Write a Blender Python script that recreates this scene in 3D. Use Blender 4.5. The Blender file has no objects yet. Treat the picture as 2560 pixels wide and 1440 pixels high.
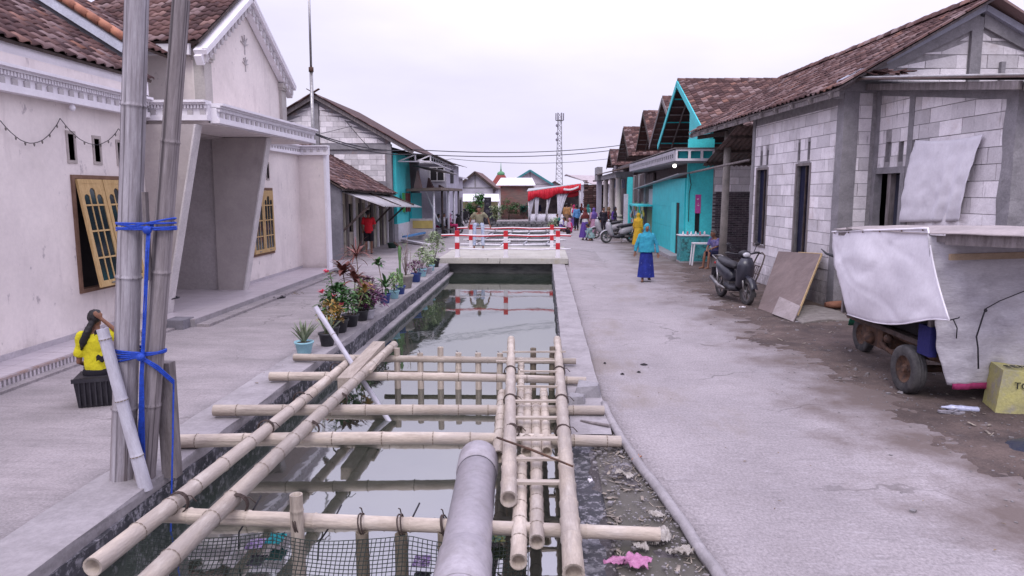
import bpy, math, random
from mathutils import Vector as V, Matrix, noise as mnoise
R = random.Random(7)
PI = math.pi
rad = math.radians
SC = bpy.context.scene
COL = SC.collection

# ---------------------------------------------------------------- camera, sky, sun, exposure
H, FPX, PITCH, YAW = 2.45, 1770.0, rad(7.72), rad(2.6)
cd = bpy.data.cameras.new('camera'); cam = bpy.data.objects.new('camera', cd); COL.objects.link(cam)
cam.location = (0, 0, H); cam.rotation_euler = (PI/2 - PITCH, 0, YAW)
cd.sensor_width = 36; cd.lens = 36*FPX/2560; cd.clip_start = .05; cd.clip_end = 3000
SC.camera = cam
vs = SC.view_settings
vs.view_transform = 'Standard'; vs.look = 'None'; vs.exposure = 0.04; vs.gamma = 1; vs.use_curve_mapping = False

SUN_EL, SUN_AZ = rad(50), rad(188)          # azimuth clockwise from +Y (the street's direction)
sd = V((math.sin(SUN_AZ)*math.cos(SUN_EL), math.cos(SUN_AZ)*math.cos(SUN_EL), math.sin(SUN_EL)))
w = bpy.data.worlds.new('World'); SC.world = w; w.use_nodes = True
nt = w.node_tree; nt.nodes.clear(); N = nt.nodes.new; L = nt.links.new
sky = N('ShaderNodeTexSky'); sky.sky_type = 'NISHITA'; sky.sun_disc = False
sky.sun_elevation = SUN_EL; sky.sun_rotation = SUN_AZ
b1 = N('ShaderNodeBackground'); b1.inputs[1].default_value = .10; L(sky.outputs[0], b1.inputs[0])
tc = N('ShaderNodeTexCoord')
mp = N('ShaderNodeMapping'); mp.inputs['Scale'].default_value = (1, 1, 3.2); L(tc.outputs['Generated'], mp.inputs[0])
nz = N('ShaderNodeTexNoise'); nz.inputs['Scale'].default_value = 2.3; nz.inputs['Detail'].default_value = 7
nz.inputs['Roughness'].default_value = .5; L(mp.outputs[0], nz.inputs[0])
cr = N('ShaderNodeValToRGB'); L(nz.outputs[0], cr.inputs[0])
cr.color_ramp.elements[0].position = .36; cr.color_ramp.elements[0].color = (.74, .70, .92, 1)
cr.color_ramp.elements[1].position = .66; cr.color_ramp.elements[1].color = (.87, .83, 1.0, 1)
dt = N('ShaderNodeVectorMath'); dt.operation = 'DOT_PRODUCT'; L(tc.outputs['Generated'], dt.inputs[0]); dt.inputs[1].default_value = V((.62, .70, .35)).normalized()
mr = N('ShaderNodeMapRange'); mr.inputs[1].default_value = .35; mr.inputs[2].default_value = 1; mr.inputs[3].default_value = 1.0; mr.inputs[4].default_value = 1.2
L(dt.outputs['Value'], mr.inputs[0])
b2 = N('ShaderNodeBackground'); L(cr.outputs[0], b2.inputs[0])
sx_ = N('ShaderNodeSeparateXYZ'); L(tc.outputs['Generated'], sx_.inputs[0])      # an overcast sky is brighter overhead than at the horizon
mz = N('ShaderNodeMapRange'); mz.inputs[1].default_value = .15; mz.inputs[2].default_value = 1; mz.inputs[3].default_value = 1.0; mz.inputs[4].default_value = 2.5; L(sx_.outputs[2], mz.inputs[0])
mm = N('ShaderNodeMath'); mm.operation = 'MULTIPLY'; L(mr.outputs[0], mm.inputs[0]); L(mz.outputs[0], mm.inputs[1]); L(mm.outputs[0], b2.inputs[1])
mx = N('ShaderNodeMixShader'); mx.inputs[0].default_value = .95; L(b1.outputs[0], mx.inputs[1]); L(b2.outputs[0], mx.inputs[2])
wo = N('ShaderNodeOutputWorld'); L(mx.outputs[0], wo.inputs[0])
sl = bpy.data.lights.new('sun', 'SUN'); sl.energy = 1.3; sl.angle = rad(24); sl.color = (1, .955, .92)
so = bpy.data.objects.new('sun', sl); COL.objects.link(so); so.rotation_euler = (-sd).to_track_quat('-Z', 'Y').to_euler()

# ---------------------------------------------------------------- measuring: where a line of sight meets a plane of the place
def _ray(px, py):
    x = (px-1280)/FPX; y = (720-py)/FPX
    f = math.cos(PITCH)+y*math.sin(PITCH); u = -math.sin(PITCH)+y*math.cos(PITCH)
    return V((x*math.cos(YAW)-f*math.sin(YAW), x*math.sin(YAW)+f*math.cos(YAW), u))
def G(px, py, z=0.):
    r = _ray(px, py); t = (z-H)/r.z; return V((r.x*t, r.y*t, z))
def AX(px, py, X):
    r = _ray(px, py); t = X/r.x; return V((X, r.y*t, H+r.z*t))
def AY(px, py, Y):
    r = _ray(px, py); t = Y/r.y; return V((r.x*t, Y, H+r.z*t))

# ---------------------------------------------------------------- materials
MATS = {}
def M(name, c1, c2=None, sc=3., rough=.85, bump=.25, bsc=30., stain=None, metal=0., spec=.3, var=.0, st=(1, 1, 1), coord='pos', ramp=(.35, .65), detail=6, emit=None, fine=.16, fsc=None):
    if name in MATS: return MATS[name]
    m = bpy.data.materials.new(name); m.use_nodes = True; t = m.node_tree; n = t.nodes; l = t.links.new
    p = n['Principled BSDF']; p.inputs['Roughness'].default_value = rough; p.inputs['Metallic'].default_value = metal
    p.inputs['Specular IOR Level'].default_value = spec
    if coord == 'pos': co = n.new('ShaderNodeNewGeometry').outputs['Position']
    else: co = n.new('ShaderNodeTexCoord').outputs['Object']
    mp = n.new('ShaderNodeMapping'); mp.inputs['Scale'].default_value = st; l(co, mp.inputs[0]); co = mp.outputs[0]
    c2 = c2 or tuple(x*.8 for x in c1)
    nz = n.new('ShaderNodeTexNoise'); nz.inputs['Scale'].default_value = sc; nz.inputs['Detail'].default_value = detail; nz.inputs['Roughness'].default_value = .62; l(co, nz.inputs[0])
    mr = n.new('ShaderNodeMapRange'); mr.inputs[1].default_value = ramp[0]; mr.inputs[2].default_value = ramp[1]; l(nz.outputs[0], mr.inputs[0])
    mx = n.new('ShaderNodeMix'); mx.data_type = 'RGBA'; mx.inputs[6].default_value = (*c1, 1); mx.inputs[7].default_value = (*c2, 1); l(mr.outputs[0], mx.inputs[0])
    out = mx.outputs[2]
    if fine:
        zf = n.new('ShaderNodeTexNoise'); zf.inputs['Scale'].default_value = fsc or sc*9; zf.inputs['Detail'].default_value = 8; zf.inputs['Roughness'].default_value = .75; l(co, zf.inputs[0])
        rf = n.new('ShaderNodeMapRange'); rf.inputs[1].default_value = .3; rf.inputs[2].default_value = .7; rf.inputs[3].default_value = 1-fine; rf.inputs[4].default_value = 1+fine; l(zf.outputs[0], rf.inputs[0])
        vf = n.new('ShaderNodeVectorMath'); vf.operation = 'SCALE'; l(out, vf.inputs[0]); l(rf.outputs[0], vf.inputs['Scale']); out = vf.outputs[0]
    for s in (stain or []):
        col, ssc, lo, hi, k = s[:5]; sst = s[5] if len(s) > 5 else (1, 1, 1)
        m2 = n.new('ShaderNodeMapping'); m2.inputs['Scale'].default_value = sst; m2.inputs['Location'].default_value = (3.1*ssc, 1.7, .4); l(co, m2.inputs[0])
        z2 = n.new('ShaderNodeTexNoise'); z2.inputs['Scale'].default_value = ssc; z2.inputs['Detail'].default_value = 8; z2.inputs['Roughness'].default_value = .68; l(m2.outputs[0], z2.inputs[0])
        r2 = n.new('ShaderNodeMapRange'); r2.inputs[1].default_value = lo; r2.inputs[2].default_value = hi; r2.inputs[4].default_value = k; l(z2.outputs[0], r2.inputs[0])
        x2 = n.new('ShaderNodeMix'); x2.data_type = 'RGBA'; l(r2.outputs[0], x2.inputs[0]); l(out, x2.inputs[6]); x2.inputs[7].default_value = (*col, 1); out = x2.outputs[2]
    if var:
        at = n.new('ShaderNodeAttribute'); at.attribute_name = 'var'
        r3 = n.new('ShaderNodeMapRange'); r3.inputs[3].default_value = 1-var; r3.inputs[4].default_value = 1+var; l(at.outputs['Fac'], r3.inputs[0])
        oi = n.new('ShaderNodeObjectInfo'); r4 = n.new('ShaderNodeMapRange'); r4.inputs[3].default_value = 1-var*.5; r4.inputs[4].default_value = 1+var*.5; l(oi.outputs['Random'], r4.inputs[0])
        mu = n.new('ShaderNodeMath'); mu.operation = 'MULTIPLY'; l(r3.outputs[0], mu.inputs[0]); l(r4.outputs[0], mu.inputs[1])
        vm = n.new('ShaderNodeVectorMath'); vm.operation = 'SCALE'; l(out, vm.inputs[0]); l(mu.outputs[0], vm.inputs['Scale']); out = vm.outputs[0]
    l(out, p.inputs['Base Color'])
    if bump:
        z3 = n.new('ShaderNodeTexNoise'); z3.inputs['Scale'].default_value = bsc; z3.inputs['Detail'].default_value = 5; l(co, z3.inputs[0])
        bp = n.new('ShaderNodeBump'); bp.inputs['Strength'].default_value = bump; bp.inputs['Distance'].default_value = .02; l(z3.outputs[0], bp.inputs['Height']); l(bp.outputs[0], p.inputs['Normal'])
    if emit: p.inputs['Emission Color'].default_value = (*emit[:3], 1); p.inputs['Emission Strength'].default_value = emit[3]
    MATS[name] = m
    return m
def tilemat():
    m = M('roof tile', (.14, .07, .06), (.06, .036, .036), sc=9, rough=.8, bump=.4, bsc=25, spec=.2, coord='pos')
    n = m.node_tree.nodes; l = m.node_tree.links.new; p = n['Principled BSDF']
    at = n.new('ShaderNodeAttribute'); at.attribute_name = 'var'; oi = n.new('ShaderNodeObjectInfo')
    ad = n.new('ShaderNodeMath'); ad.operation = 'ADD'; l(at.outputs['Fac'], ad.inputs[0]); l(oi.outputs['Random'], ad.inputs[1])
    fr = n.new('ShaderNodeMath'); fr.operation = 'FRACT'; l(ad.outputs[0], fr.inputs[0])
    r = n.new('ShaderNodeValToRGB'); l(fr.outputs[0], r.inputs[0]); e = r.color_ramp.elements
    e[0].position = 0; e[0].color = (.055, .034, .036, 1); e[1].position = 1; e[1].color = (.33, .15, .10, 1)
    for pos, c in ((.25, (.075, .045, .05, 1)), (.5, (.135, .075, .072, 1)), (.7, (.20, .115, .105, 1)), (.82, (.29, .21, .215, 1)), (.92, (.36, .27, .27, 1))):
        q = e.new(pos); q.color = c
    src = p.inputs['Base Color'].links[0].from_socket
    mx = n.new('ShaderNodeMix'); mx.data_type = 'RGBA'; mx.inputs[0].default_value = .6; l(src, mx.inputs[6]); l(r.outputs[0], mx.inputs[7]); l(mx.outputs[2], p.inputs['Base Color'])
    return m
TILE = tilemat()
def basedirt(m, z0, z1, col, k=.75):      # splashed mud and damp at the foot of a wall
    n = m.node_tree.nodes; l = m.node_tree.links.new; p = n['Principled BSDF']; src = p.inputs['Base Color'].links[0].from_socket
    ge = n.new('ShaderNodeNewGeometry'); sx = n.new('ShaderNodeSeparateXYZ'); l(ge.outputs['Position'], sx.inputs[0])
    mr = n.new('ShaderNodeMapRange'); mr.inputs[1].default_value = z0; mr.inputs[2].default_value = z1; mr.inputs[3].default_value = .30; mr.inputs[4].default_value = -.30; l(sx.outputs[2], mr.inputs[0])
    nz = n.new('ShaderNodeTexNoise'); nz.inputs['Scale'].default_value = 2.6; nz.inputs['Detail'].default_value = 9; nz.inputs['Roughness'].default_value = .7; l(ge.outputs['Position'], nz.inputs[0])
    ad = n.new('ShaderNodeMath'); l(mr.outputs[0], ad.inputs[0]); l(nz.outputs[0], ad.inputs[1])
    m2 = n.new('ShaderNodeMapRange'); m2.inputs[1].default_value = .5; m2.inputs[2].default_value = .75; m2.inputs[4].default_value = k; l(ad.outputs[0], m2.inputs[0])
    mx = n.new('ShaderNodeMix'); mx.data_type = 'RGBA'; l(m2.outputs[0], mx.inputs[0]); l(src, mx.inputs[6]); mx.inputs[7].default_value = (*col, 1); l(mx.outputs[2], p.inputs['Base Color'])
PLW = M('white plaster', (.76, .69, .665), (.67, .605, .59), sc=1.2, fine=.06, stain=[((.30, .26, .28), 5, .62, .69, .7, (1, 1, .6)), ((.46, .40, .40), 1.3, .55, .75, .6, (2, 2, .3)), ((.5, .45, .42), .5, .5, .7, .5)], bump=.12, bsc=14)
basedirt(PLW, .0, .6, (.40, .34, .32), .6)
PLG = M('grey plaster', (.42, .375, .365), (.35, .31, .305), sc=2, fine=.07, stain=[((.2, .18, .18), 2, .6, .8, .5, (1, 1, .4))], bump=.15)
TRIM = M('white trim paint', (.78, .75, .79), (.70, .67, .71), sc=2, fine=.05, stain=[((.42, .39, .41), 6, .6, .8, .4, (1, 1, .5))], bump=.08)
DENT = M('greige dentil paint', (.50, .47, .48), (.42, .39, .4), sc=4, bump=.1)
BLOCK = M('aerated block', (.78, .74, .77), (.66, .62, .65), sc=4, var=.2, fine=.12, stain=[((.26, .24, .26), 11, .60, .68, .7, (1, 1, .16)), ((.48, .40, .38), 1.6, .56, .72, .55), ((.35, .33, .35), 2.5, .6, .7, .5, (1, 1, .5))], bump=.4, bsc=22)
basedirt(BLOCK, -.1, 1.3, (.24, .21, .22), .8)
MORT = M('mortar', (.36, .34, .355), (.24, .225, .235), sc=9, bump=.5, bsc=30)
CONC = M('rough concrete', (.29, .275, .295), (.21, .2, .215), sc=4, stain=[((.12, .115, .12), 3, .6, .78, .6, (1, 1, .4)), ((.42, .4, .43), 9, .62, .75, .4)], bump=.5, bsc=18)
CONCD = M('old dark plaster', (.20, .19, .215), (.13, .125, .14), sc=1.5, stain=[((.08, .075, .08), 3, .55, .8, .6, (1, 1, .4)), ((.33, .31, .33), 4, .6, .75, .5)], bump=.5, bsc=14)
TEAL = M('teal paint', (.07, .64, .66), (.06, .54, .57), sc=1.8, rough=.6, stain=[((.22, .48, .47), 5, .62, .76, .5), ((.04, .22, .24), 2.5, .62, .8, .45, (1, 1, .4))], bump=.1)
TEALD = M('teal panel', (.035, .54, .58), (.03, .45, .49), sc=3, rough=.55, bump=.1)
WOODG = M('weathered wood', (.25, .22, .225), (.14, .12, .12), sc=5, st=(3, 3, .6), bump=.5, bsc=30, var=.15)
WOODD = M('dark wood', (.085, .06, .055), (.04, .03, .028), sc=6, bump=.4, bsc=30)
WOODY = M('varnished yellow wood', (.52, .36, .17), (.40, .26, .11), sc=7, st=(3, 3, .8), rough=.5, bump=.15)
GLASSD = M('dark window glass', (.012, .02, .026), (.02, .03, .03), sc=2, rough=.08, spec=.6, bump=0)
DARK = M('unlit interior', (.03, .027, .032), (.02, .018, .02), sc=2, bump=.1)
TIN = M('corrugated tin', (.42, .41, .43), (.30, .28, .28), sc=2.5, rough=.55, metal=.3, stain=[((.17, .10, .075), 4, .55, .72, .7)], bump=.2)
TINB = M('rusty tin', (.16, .11, .10), (.09, .065, .06), sc=4, rough=.7, stain=[((.3, .27, .27), 6, .6, .7, .5)], bump=.3)
BAM = M('pale bamboo', (.49, .42, .355), (.32, .265, .22), sc=4, st=(2, 2, .5), rough=.55, coord='obj', stain=[((.17, .14, .12), 6, .56, .68, .75, (1, 1, .25)), ((.32, .28, .26), 1.3, .5, .6, .6, (1, 1, 1)), ((.62, .58, .53), 3, .55, .7, .5)], bump=.3, bsc=40, var=.36)
BAMB = M('brown weathered bamboo', (.30, .265, .275), (.17, .145, .15), sc=4, st=(6, 6, .5), rough=.8, coord='obj', stain=[((.06, .05, .055), 2.2, .5, .58, .9, (1.6, 1.6, .10)), ((.45, .43, .46), 1.2, .6, .68, .6, (1, 1, .6))], bump=.5, bsc=18)
BAMG = M('weathered bamboo', (.40, .375, .41), (.24, .215, .235), sc=4, st=(6, 6, .5), rough=.75, coord='obj', stain=[((.075, .065, .075), 2.2, .52, .60, .9, (1.6, 1.6, .10)), ((.17, .13, .115), .5, .5, .65, .6, (1, 1, 1.5)), ((.52, .5, .54), 5, .6, .7, .5)], bump=.35, bsc=20, var=.1)
BAMD = M('wet dark bamboo', (.22, .18, .14), (.13, .11, .08), sc=6, st=(3, 3, .5), coord='obj', bump=.3, var=.15)
BAMW = M('whitish bamboo', (.50, .49, .55), (.40, .38, .43), sc=7, st=(4, 4, .6), coord='obj', stain=[((.25, .23, .26), 9, .6, .7, .6)], bump=.25)
KNOT = M('bamboo node', (.24, .19, .15), (.15, .12, .1), sc=12, bump=.3, coord='obj')
ROPEB = M('blue plastic rope', (.02, .075, .50), (.015, .05, .34), sc=30, rough=.45, bump=.5, bsc=80)
BLK = M('black plastic', (.022, .02, .027), (.035, .033, .04), sc=6, rough=.5, bump=.1)
RUB = M('tyre rubber', (.04, .038, .042), (.09, .085, .085), sc=8, rough=.8, bump=.3, bsc=50)
STEEL = M('scratched steel', (.35, .34, .35), (.22, .21, .21), sc=12, rough=.35, metal=.8, bump=.1)
RUST = M('rusty iron', (.13, .07, .045), (.06, .04, .035), sc=14, rough=.8, stain=[((.25, .22, .2), 9, .6, .7, .5)], bump=.5)
REDP = M('red paint', (.55, .018, .03), (.42, .02, .03), sc=9, rough=.5, bump=.15, stain=[((.6, .5, .5), 14, .66, .72, .5)])
WHTP = M('white paint', (.76, .73, .78), (.64, .61, .65), sc=6, rough=.55, bump=.15, stain=[((.35, .32, .33), 10, .64, .74, .5)])
TARP = M('white tarpaulin', (.80, .77, .83), (.70, .67, .73), sc=2, fine=.07, rough=.55, stain=[((.40, .38, .42), 4, .6, .78, .4)], bump=.2, bsc=9)
TARPG = M('woven grey sheet', (.52, .50, .54), (.41, .39, .43), sc=3, rough=.7, stain=[((.27, .25, .28), 5, .56, .75, .5)], bump=.35, bsc=14, st=(1, 1, 3))
TARPB = M('beige tarpaulin', (.38, .33, .33), (.28, .245, .245), sc=2, rough=.7, bump=.2)
SKIN = M('brown skin', (.23, .115, .075), (.19, .09, .06), sc=9, rough=.5, bump=.05, coord='obj')
HAIR = M('black hair', (.012, .010, .012), (.02, .017, .02), sc=30, rough=.5, bump=.5, bsc=60, coord='obj')
def cloth(name, c, c2=None, sc=8): return M(name, c, c2 or tuple(x*.75 for x in c), sc=sc, rough=.85, bump=.3, bsc=25, coord='obj')

# ---------------------------------------------------------------- mesh building
class MB:
    def __init__(s): s.v = []; s.f = []; s.a = []; s.m = None; s.var = .5; s.sm = []; s.smooth = False
    def pt(s, p):
        p = V(p); s.v.append(s.m @ p if s.m else p); return len(s.v)-1
    def face(s, ids): s.f.append(tuple(ids)); s.a.append(s.var); s.sm.append(s.smooth)
    def hexa(s, p):   # 4 bottom, 4 top
        b = len(s.v)
        for q in p: s.pt(q)
        for f in ((3, 2, 1, 0), (4, 5, 6, 7), (0, 1, 5, 4), (1, 2, 6, 5), (2, 3, 7, 6), (3, 0, 4, 7)): s.face([b+i for i in f])
    def box(s, x0, x1, y0, y1, z0, z1):
        s.hexa([(x0, y0, z0), (x1, y0, z0), (x1, y1, z0), (x0, y1, z0), (x0, y0, z1), (x1, y0, z1), (x1, y1, z1), (x0, y1, z1)])
    def beam(s, a, b, w, h, up=(0, 0, 1)):
        a = V(a); b = V(b); d = (b-a).normalized(); u = V(up); r = d.cross(u)
        if r.length < 1e-3: r = d.cross(V((1, 0, 0)))
        r.normalize(); u = r.cross(d); r *= w/2; u *= h/2
        s.hexa([a-r-u, a+r-u, a+r+u, a-r+u, b-r-u, b+r-u, b+r+u, b-r+u])
    def prism(s, poly, off):
        n = len(poly); off = V(off); i0 = [s.pt(p) for p in poly]; i1 = [s.pt(V(p)+off) for p in poly]
        s.face(i0[::-1]); s.face(i1)
        for k in range(n): s.face((i0[k], i0[(k+1) % n], i1[(k+1) % n], i1[k]))
    def tube(s, pts, r, seg=8, cap=True, flat=None, side=None, closed=False):
        # flat: factor for the radius along `side`
        pts = [V(p) for p in pts]; n = len(pts)
        if not hasattr(r, '__len__'): r = [r]*n
        sm = s.smooth; s.smooth = True
        prev = None; rings = []
        for i, p in enumerate(pts):
            if closed: d = pts[(i+1) % n]-pts[i-1]
            else: d = (pts[min(i+1, n-1)]-pts[max(i-1, 0)])
            d = d.normalized() if d.length > 1e-9 else V((0, 0, 1))
            if side is not None:
                a = V(side)-d*V(side).dot(d)
                a = a.normalized() if a.length > 1e-4 else d.orthogonal().normalized()
            elif prev is None: a = d.orthogonal().normalized()
            else:
                a = prev-d*prev.dot(d); a = a.normalized() if a.length > 1e-6 else d.orthogonal().normalized()
            prev = a; b = d.cross(a)
            f = 1 if flat is None else (flat[i] if hasattr(flat, '__len__') else flat)
            rings.append([s.pt(p+(a*math.cos(2*PI*k/seg)*f+b*math.sin(2*PI*k/seg))*r[i]) for k in range(seg)])
        for i in range(n if closed else n-1):
            q = rings[(i+1) % n]
            for k in range(seg): s.face((rings[i][k], rings[i][(k+1) % seg], q[(k+1) % seg], q[k]))
        if cap and not closed: s.smooth = False; s.face(rings[0][::-1]); s.face(rings[-1])
        s.smooth = sm
    def ball(s, c, r, seg=12, rings=8):
        if not hasattr(r, '__len__'): r = (r, r, r)
        c = V(c); sm = s.smooth; s.smooth = True; top = s.pt(c+V((0, 0, r[2]))); rr = []
        for i in range(1, rings):
            t = PI*i/rings; rr.append([s.pt(c+V((r[0]*math.sin(t)*math.cos(2*PI*k/seg), r[1]*math.sin(t)*math.sin(2*PI*k/seg), r[2]*math.cos(t)))) for k in range(seg)])
        bot = s.pt(c-V((0, 0, r[2])))
        for k in range(seg):
            s.face((top, rr[0][k], rr[0][(k+1) % seg])); s.face((bot, rr[-1][(k+1) % seg], rr[-1][k]))
            for i in range(len(rr)-1): s.face((rr[i][k], rr[i+1][k], rr[i+1][(k+1) % seg], rr[i][(k+1) % seg]))
        s.smooth = sm
    def lathe(s, c, prof, seg=16, axis=None, caps=True):
        c = V(c); q = V((0, 0, 1)).rotation_difference(V(axis)) if axis else None; sm = s.smooth; s.smooth = True; rr = []
        for r, z in prof:
            ring = []
            for k in range(seg):
                p = V((r*math.cos(2*PI*k/seg), r*math.sin(2*PI*k/seg), z))
                if q: p = q @ p
                ring.append(s.pt(c+p))
            rr.append(ring)
        for i in range(len(rr)-1):
            for k in range(seg): s.face((rr[i][k], rr[i][(k+1) % seg], rr[i+1][(k+1) % seg], rr[i+1][k]))
        s.smooth = False
        if caps: s.face(rr[0][::-1]); s.face(rr[-1])
        s.smooth = sm
    def grid(s, fn, nu, nv, th=None, smooth=True):
        sm = s.smooth; s.smooth = smooth
        P = [[V(fn(i/nu, j/nv)) for j in range(nv+1)] for i in range(nu+1)]
        I = [[s.pt(p) for p in row] for row in P]
        for i in range(nu):
            for j in range(nv): s.face((I[i][j], I[i+1][j], I[i+1][j+1], I[i][j+1]))
        if th:
            off = V(th) if hasattr(th, '__len__') else None
            if off is None:
                nn = (P[nu][0]-P[0][0]).cross(P[0][nv]-P[0][0]).normalized(); off = nn*-th
            J = [[s.pt(p+off) for p in row] for row in P]
            for i in range(nu):
                for j in range(nv): s.face((J[i][j+1], J[i+1][j+1], J[i+1][j], J[i][j]))
            s.smooth = False
            for i in range(nu): s.face((I[i+1][0], I[i][0], J[i][0], J[i+1][0])); s.face((I[i][nv], I[i+1][nv], J[i+1][nv], J[i][nv]))
            for j in range(nv): s.face((I[0][j], I[0][j+1], J[0][j+1], J[0][j])); s.face((I[nu][j+1], I[nu][j], J[nu][j], J[nu][j+1]))
        s.smooth = sm
    def wall(s, u0, u1, z0, z1, v0, v1, holes=(), top=None):
        # slab in local (u=x, v=y, z) with rectangular holes (u0,u1,z0,z1)
        us = sorted(set([u0, u1]+[max(u0, min(u1, h[i])) for h in holes for i in (0, 1)]))
        zs = sorted(set([z0, z1]+[max(z0, min(z1, h[i])) for h in holes for i in (2, 3)]))
        def solid(i, j):
            if not (0 <= i < len(us)-1 and 0 <= j < len(zs)-1): return False
            cu = (us[i]+us[i+1])/2; cz = (zs[j]+zs[j+1])/2
            return not any(h[0] < cu < h[1] and h[2] < cz < h[3] for h in holes)
        def q(*p): s.face([s.pt(x) for x in p])
        for i in range(len(us)-1):
            for j in range(len(zs)-1):
                if not solid(i, j): continue
                a, b, c, d = us[i], us[i+1], zs[j], zs[j+1]
                q((a, v0, c), (b, v0, c), (b, v0, d), (a, v0, d)); q((b, v1, c), (a, v1, c), (a, v1, d), (b, v1, d))
                if not solid(i-1, j): q((a, v1, c), (a, v0, c), (a, v0, d), (a, v1, d))
                if not solid(i+1, j): q((b, v0, c), (b, v1, c), (b, v1, d), (b, v0, d))
                if not solid(i, j-1): q((a, v0, c), (a, v1, c), (b, v1, c), (b, v0, c))
                if not solid(i, j+1): q((a, v1, d), (a, v0, d), (b, v0, d), (b, v1, d))
    def mesh(s, name, mat, inv=None):
        me = bpy.data.meshes.new(name)
        vv = [inv @ p for p in s.v] if inv else s.v
        me.from_pydata([tuple(p) for p in vv], [], s.f)
        at = me.attributes.new('var', 'FLOAT', 'FACE'); at.data.foreach_set('value', s.a)
        me.polygons.foreach_set('use_smooth', s.sm)
        if mat: me.materials.append(mat)
        me.update(); return me

WM = {}
def tag(o, label, cat, group=None):
    o['label'] = label; o['category'] = cat
    if group: o['group'] = group
    return o
def thing(name, label, cat, loc=(0, 0, 0), rz=0., group=None):
    o = bpy.data.objects.new(name, None); COL.objects.link(o); o.empty_display_size = .2
    o.location = loc; o.rotation_euler = (0, 0, rz); WM[o.name] = Matrix.Translation(V(loc)) @ Matrix.Rotation(rz, 4, 'Z')
    return tag(o, label, cat, group)
def obj(name, mb, mat, parent=None, local=False, label=None, kind=None):
    inv = None if (local or parent is None) else WM[parent.name].inverted()
    o = bpy.data.objects.new(name, mb.mesh(name, mat, inv)); COL.objects.link(o)
    if parent: o.parent = parent; WM[o.name] = WM[parent.name]
    else: WM[o.name] = Matrix()
    if label: o['label'] = label
    if kind: o['kind'] = kind
    return o
def single(name, mb, mat, label, cat, loc=None, group=None):
    if loc is None:
        n = len(mb.v); loc = V((sum(p.x for p in mb.v)/n, sum(p.y for p in mb.v)/n, min(p.z for p in mb.v)))
    loc = V(loc); o = bpy.data.objects.new(name, mb.mesh(name, mat, Matrix.Translation(-loc))); COL.objects.link(o); o.location = loc
    WM[o.name] = Matrix.Translation(loc)
    return tag(o, label, cat, group)
def struct(name, mb, mat):
    o = obj(name, mb, mat); o['kind'] = 'structure'; return o
def stuff(name, mb, mat, parent=None, label=None): return obj(name, mb, mat, parent, kind='stuff', label=label)
def kids(o): return [c for c in bpy.data.objects if c.parent == o]
def copy_tree(o, loc, rz, label=None, group=None, names=True):
    tree = {}
    allo = list(bpy.data.objects)
    def cp(a, par):
        c = a.copy(); COL.objects.link(c)
        if par: c.parent = par; WM[c.name] = WM[par.name]
        else: c.location = loc; c.rotation_euler = (0, 0, rz); WM[c.name] = Matrix.Translation(V(loc)) @ Matrix.Rotation(rz, 4, 'Z')
        for ch in allo:
            if ch.parent == a: cp(ch, c)
        return c
    r = cp(o, None)
    if label: r['label'] = label
    if group: r['group'] = group
    return r
def FR(origin, ang):   # frame: local x runs along ang (from +X, ccw), local y is its left normal
    return Matrix.Translation(V(origin)) @ Matrix.Rotation(ang, 4, 'Z')

def pieces(parent, name, items, mat, rest, limit=290):
    """items: (key, mesh maker, matrix world); the nearest ones are objects, the rest one joined part"""
    cache = {}
    items = sorted(items, key=lambda t: (t[2].translation-V((0, 0, H))).length)
    pinv = WM[parent.name].inverted()
    big = MB(); 
    for i, (key, mk, mw) in enumerate(items):
        if i < limit:
            if key not in cache:
                b = MB(); b.var = R.random(); mk(b); cache[key] = b.mesh(name, mat)
            o = bpy.data.objects.new(name, cache[key]); COL.objects.link(o); o.parent = parent; o.matrix_local = pinv @ mw; WM[o.name] = mw
        else:
            big.m = mw; big.var = R.random(); mk(big)
    if big.f:
        big.m = None; stuff(rest, big, mat, parent)

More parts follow.
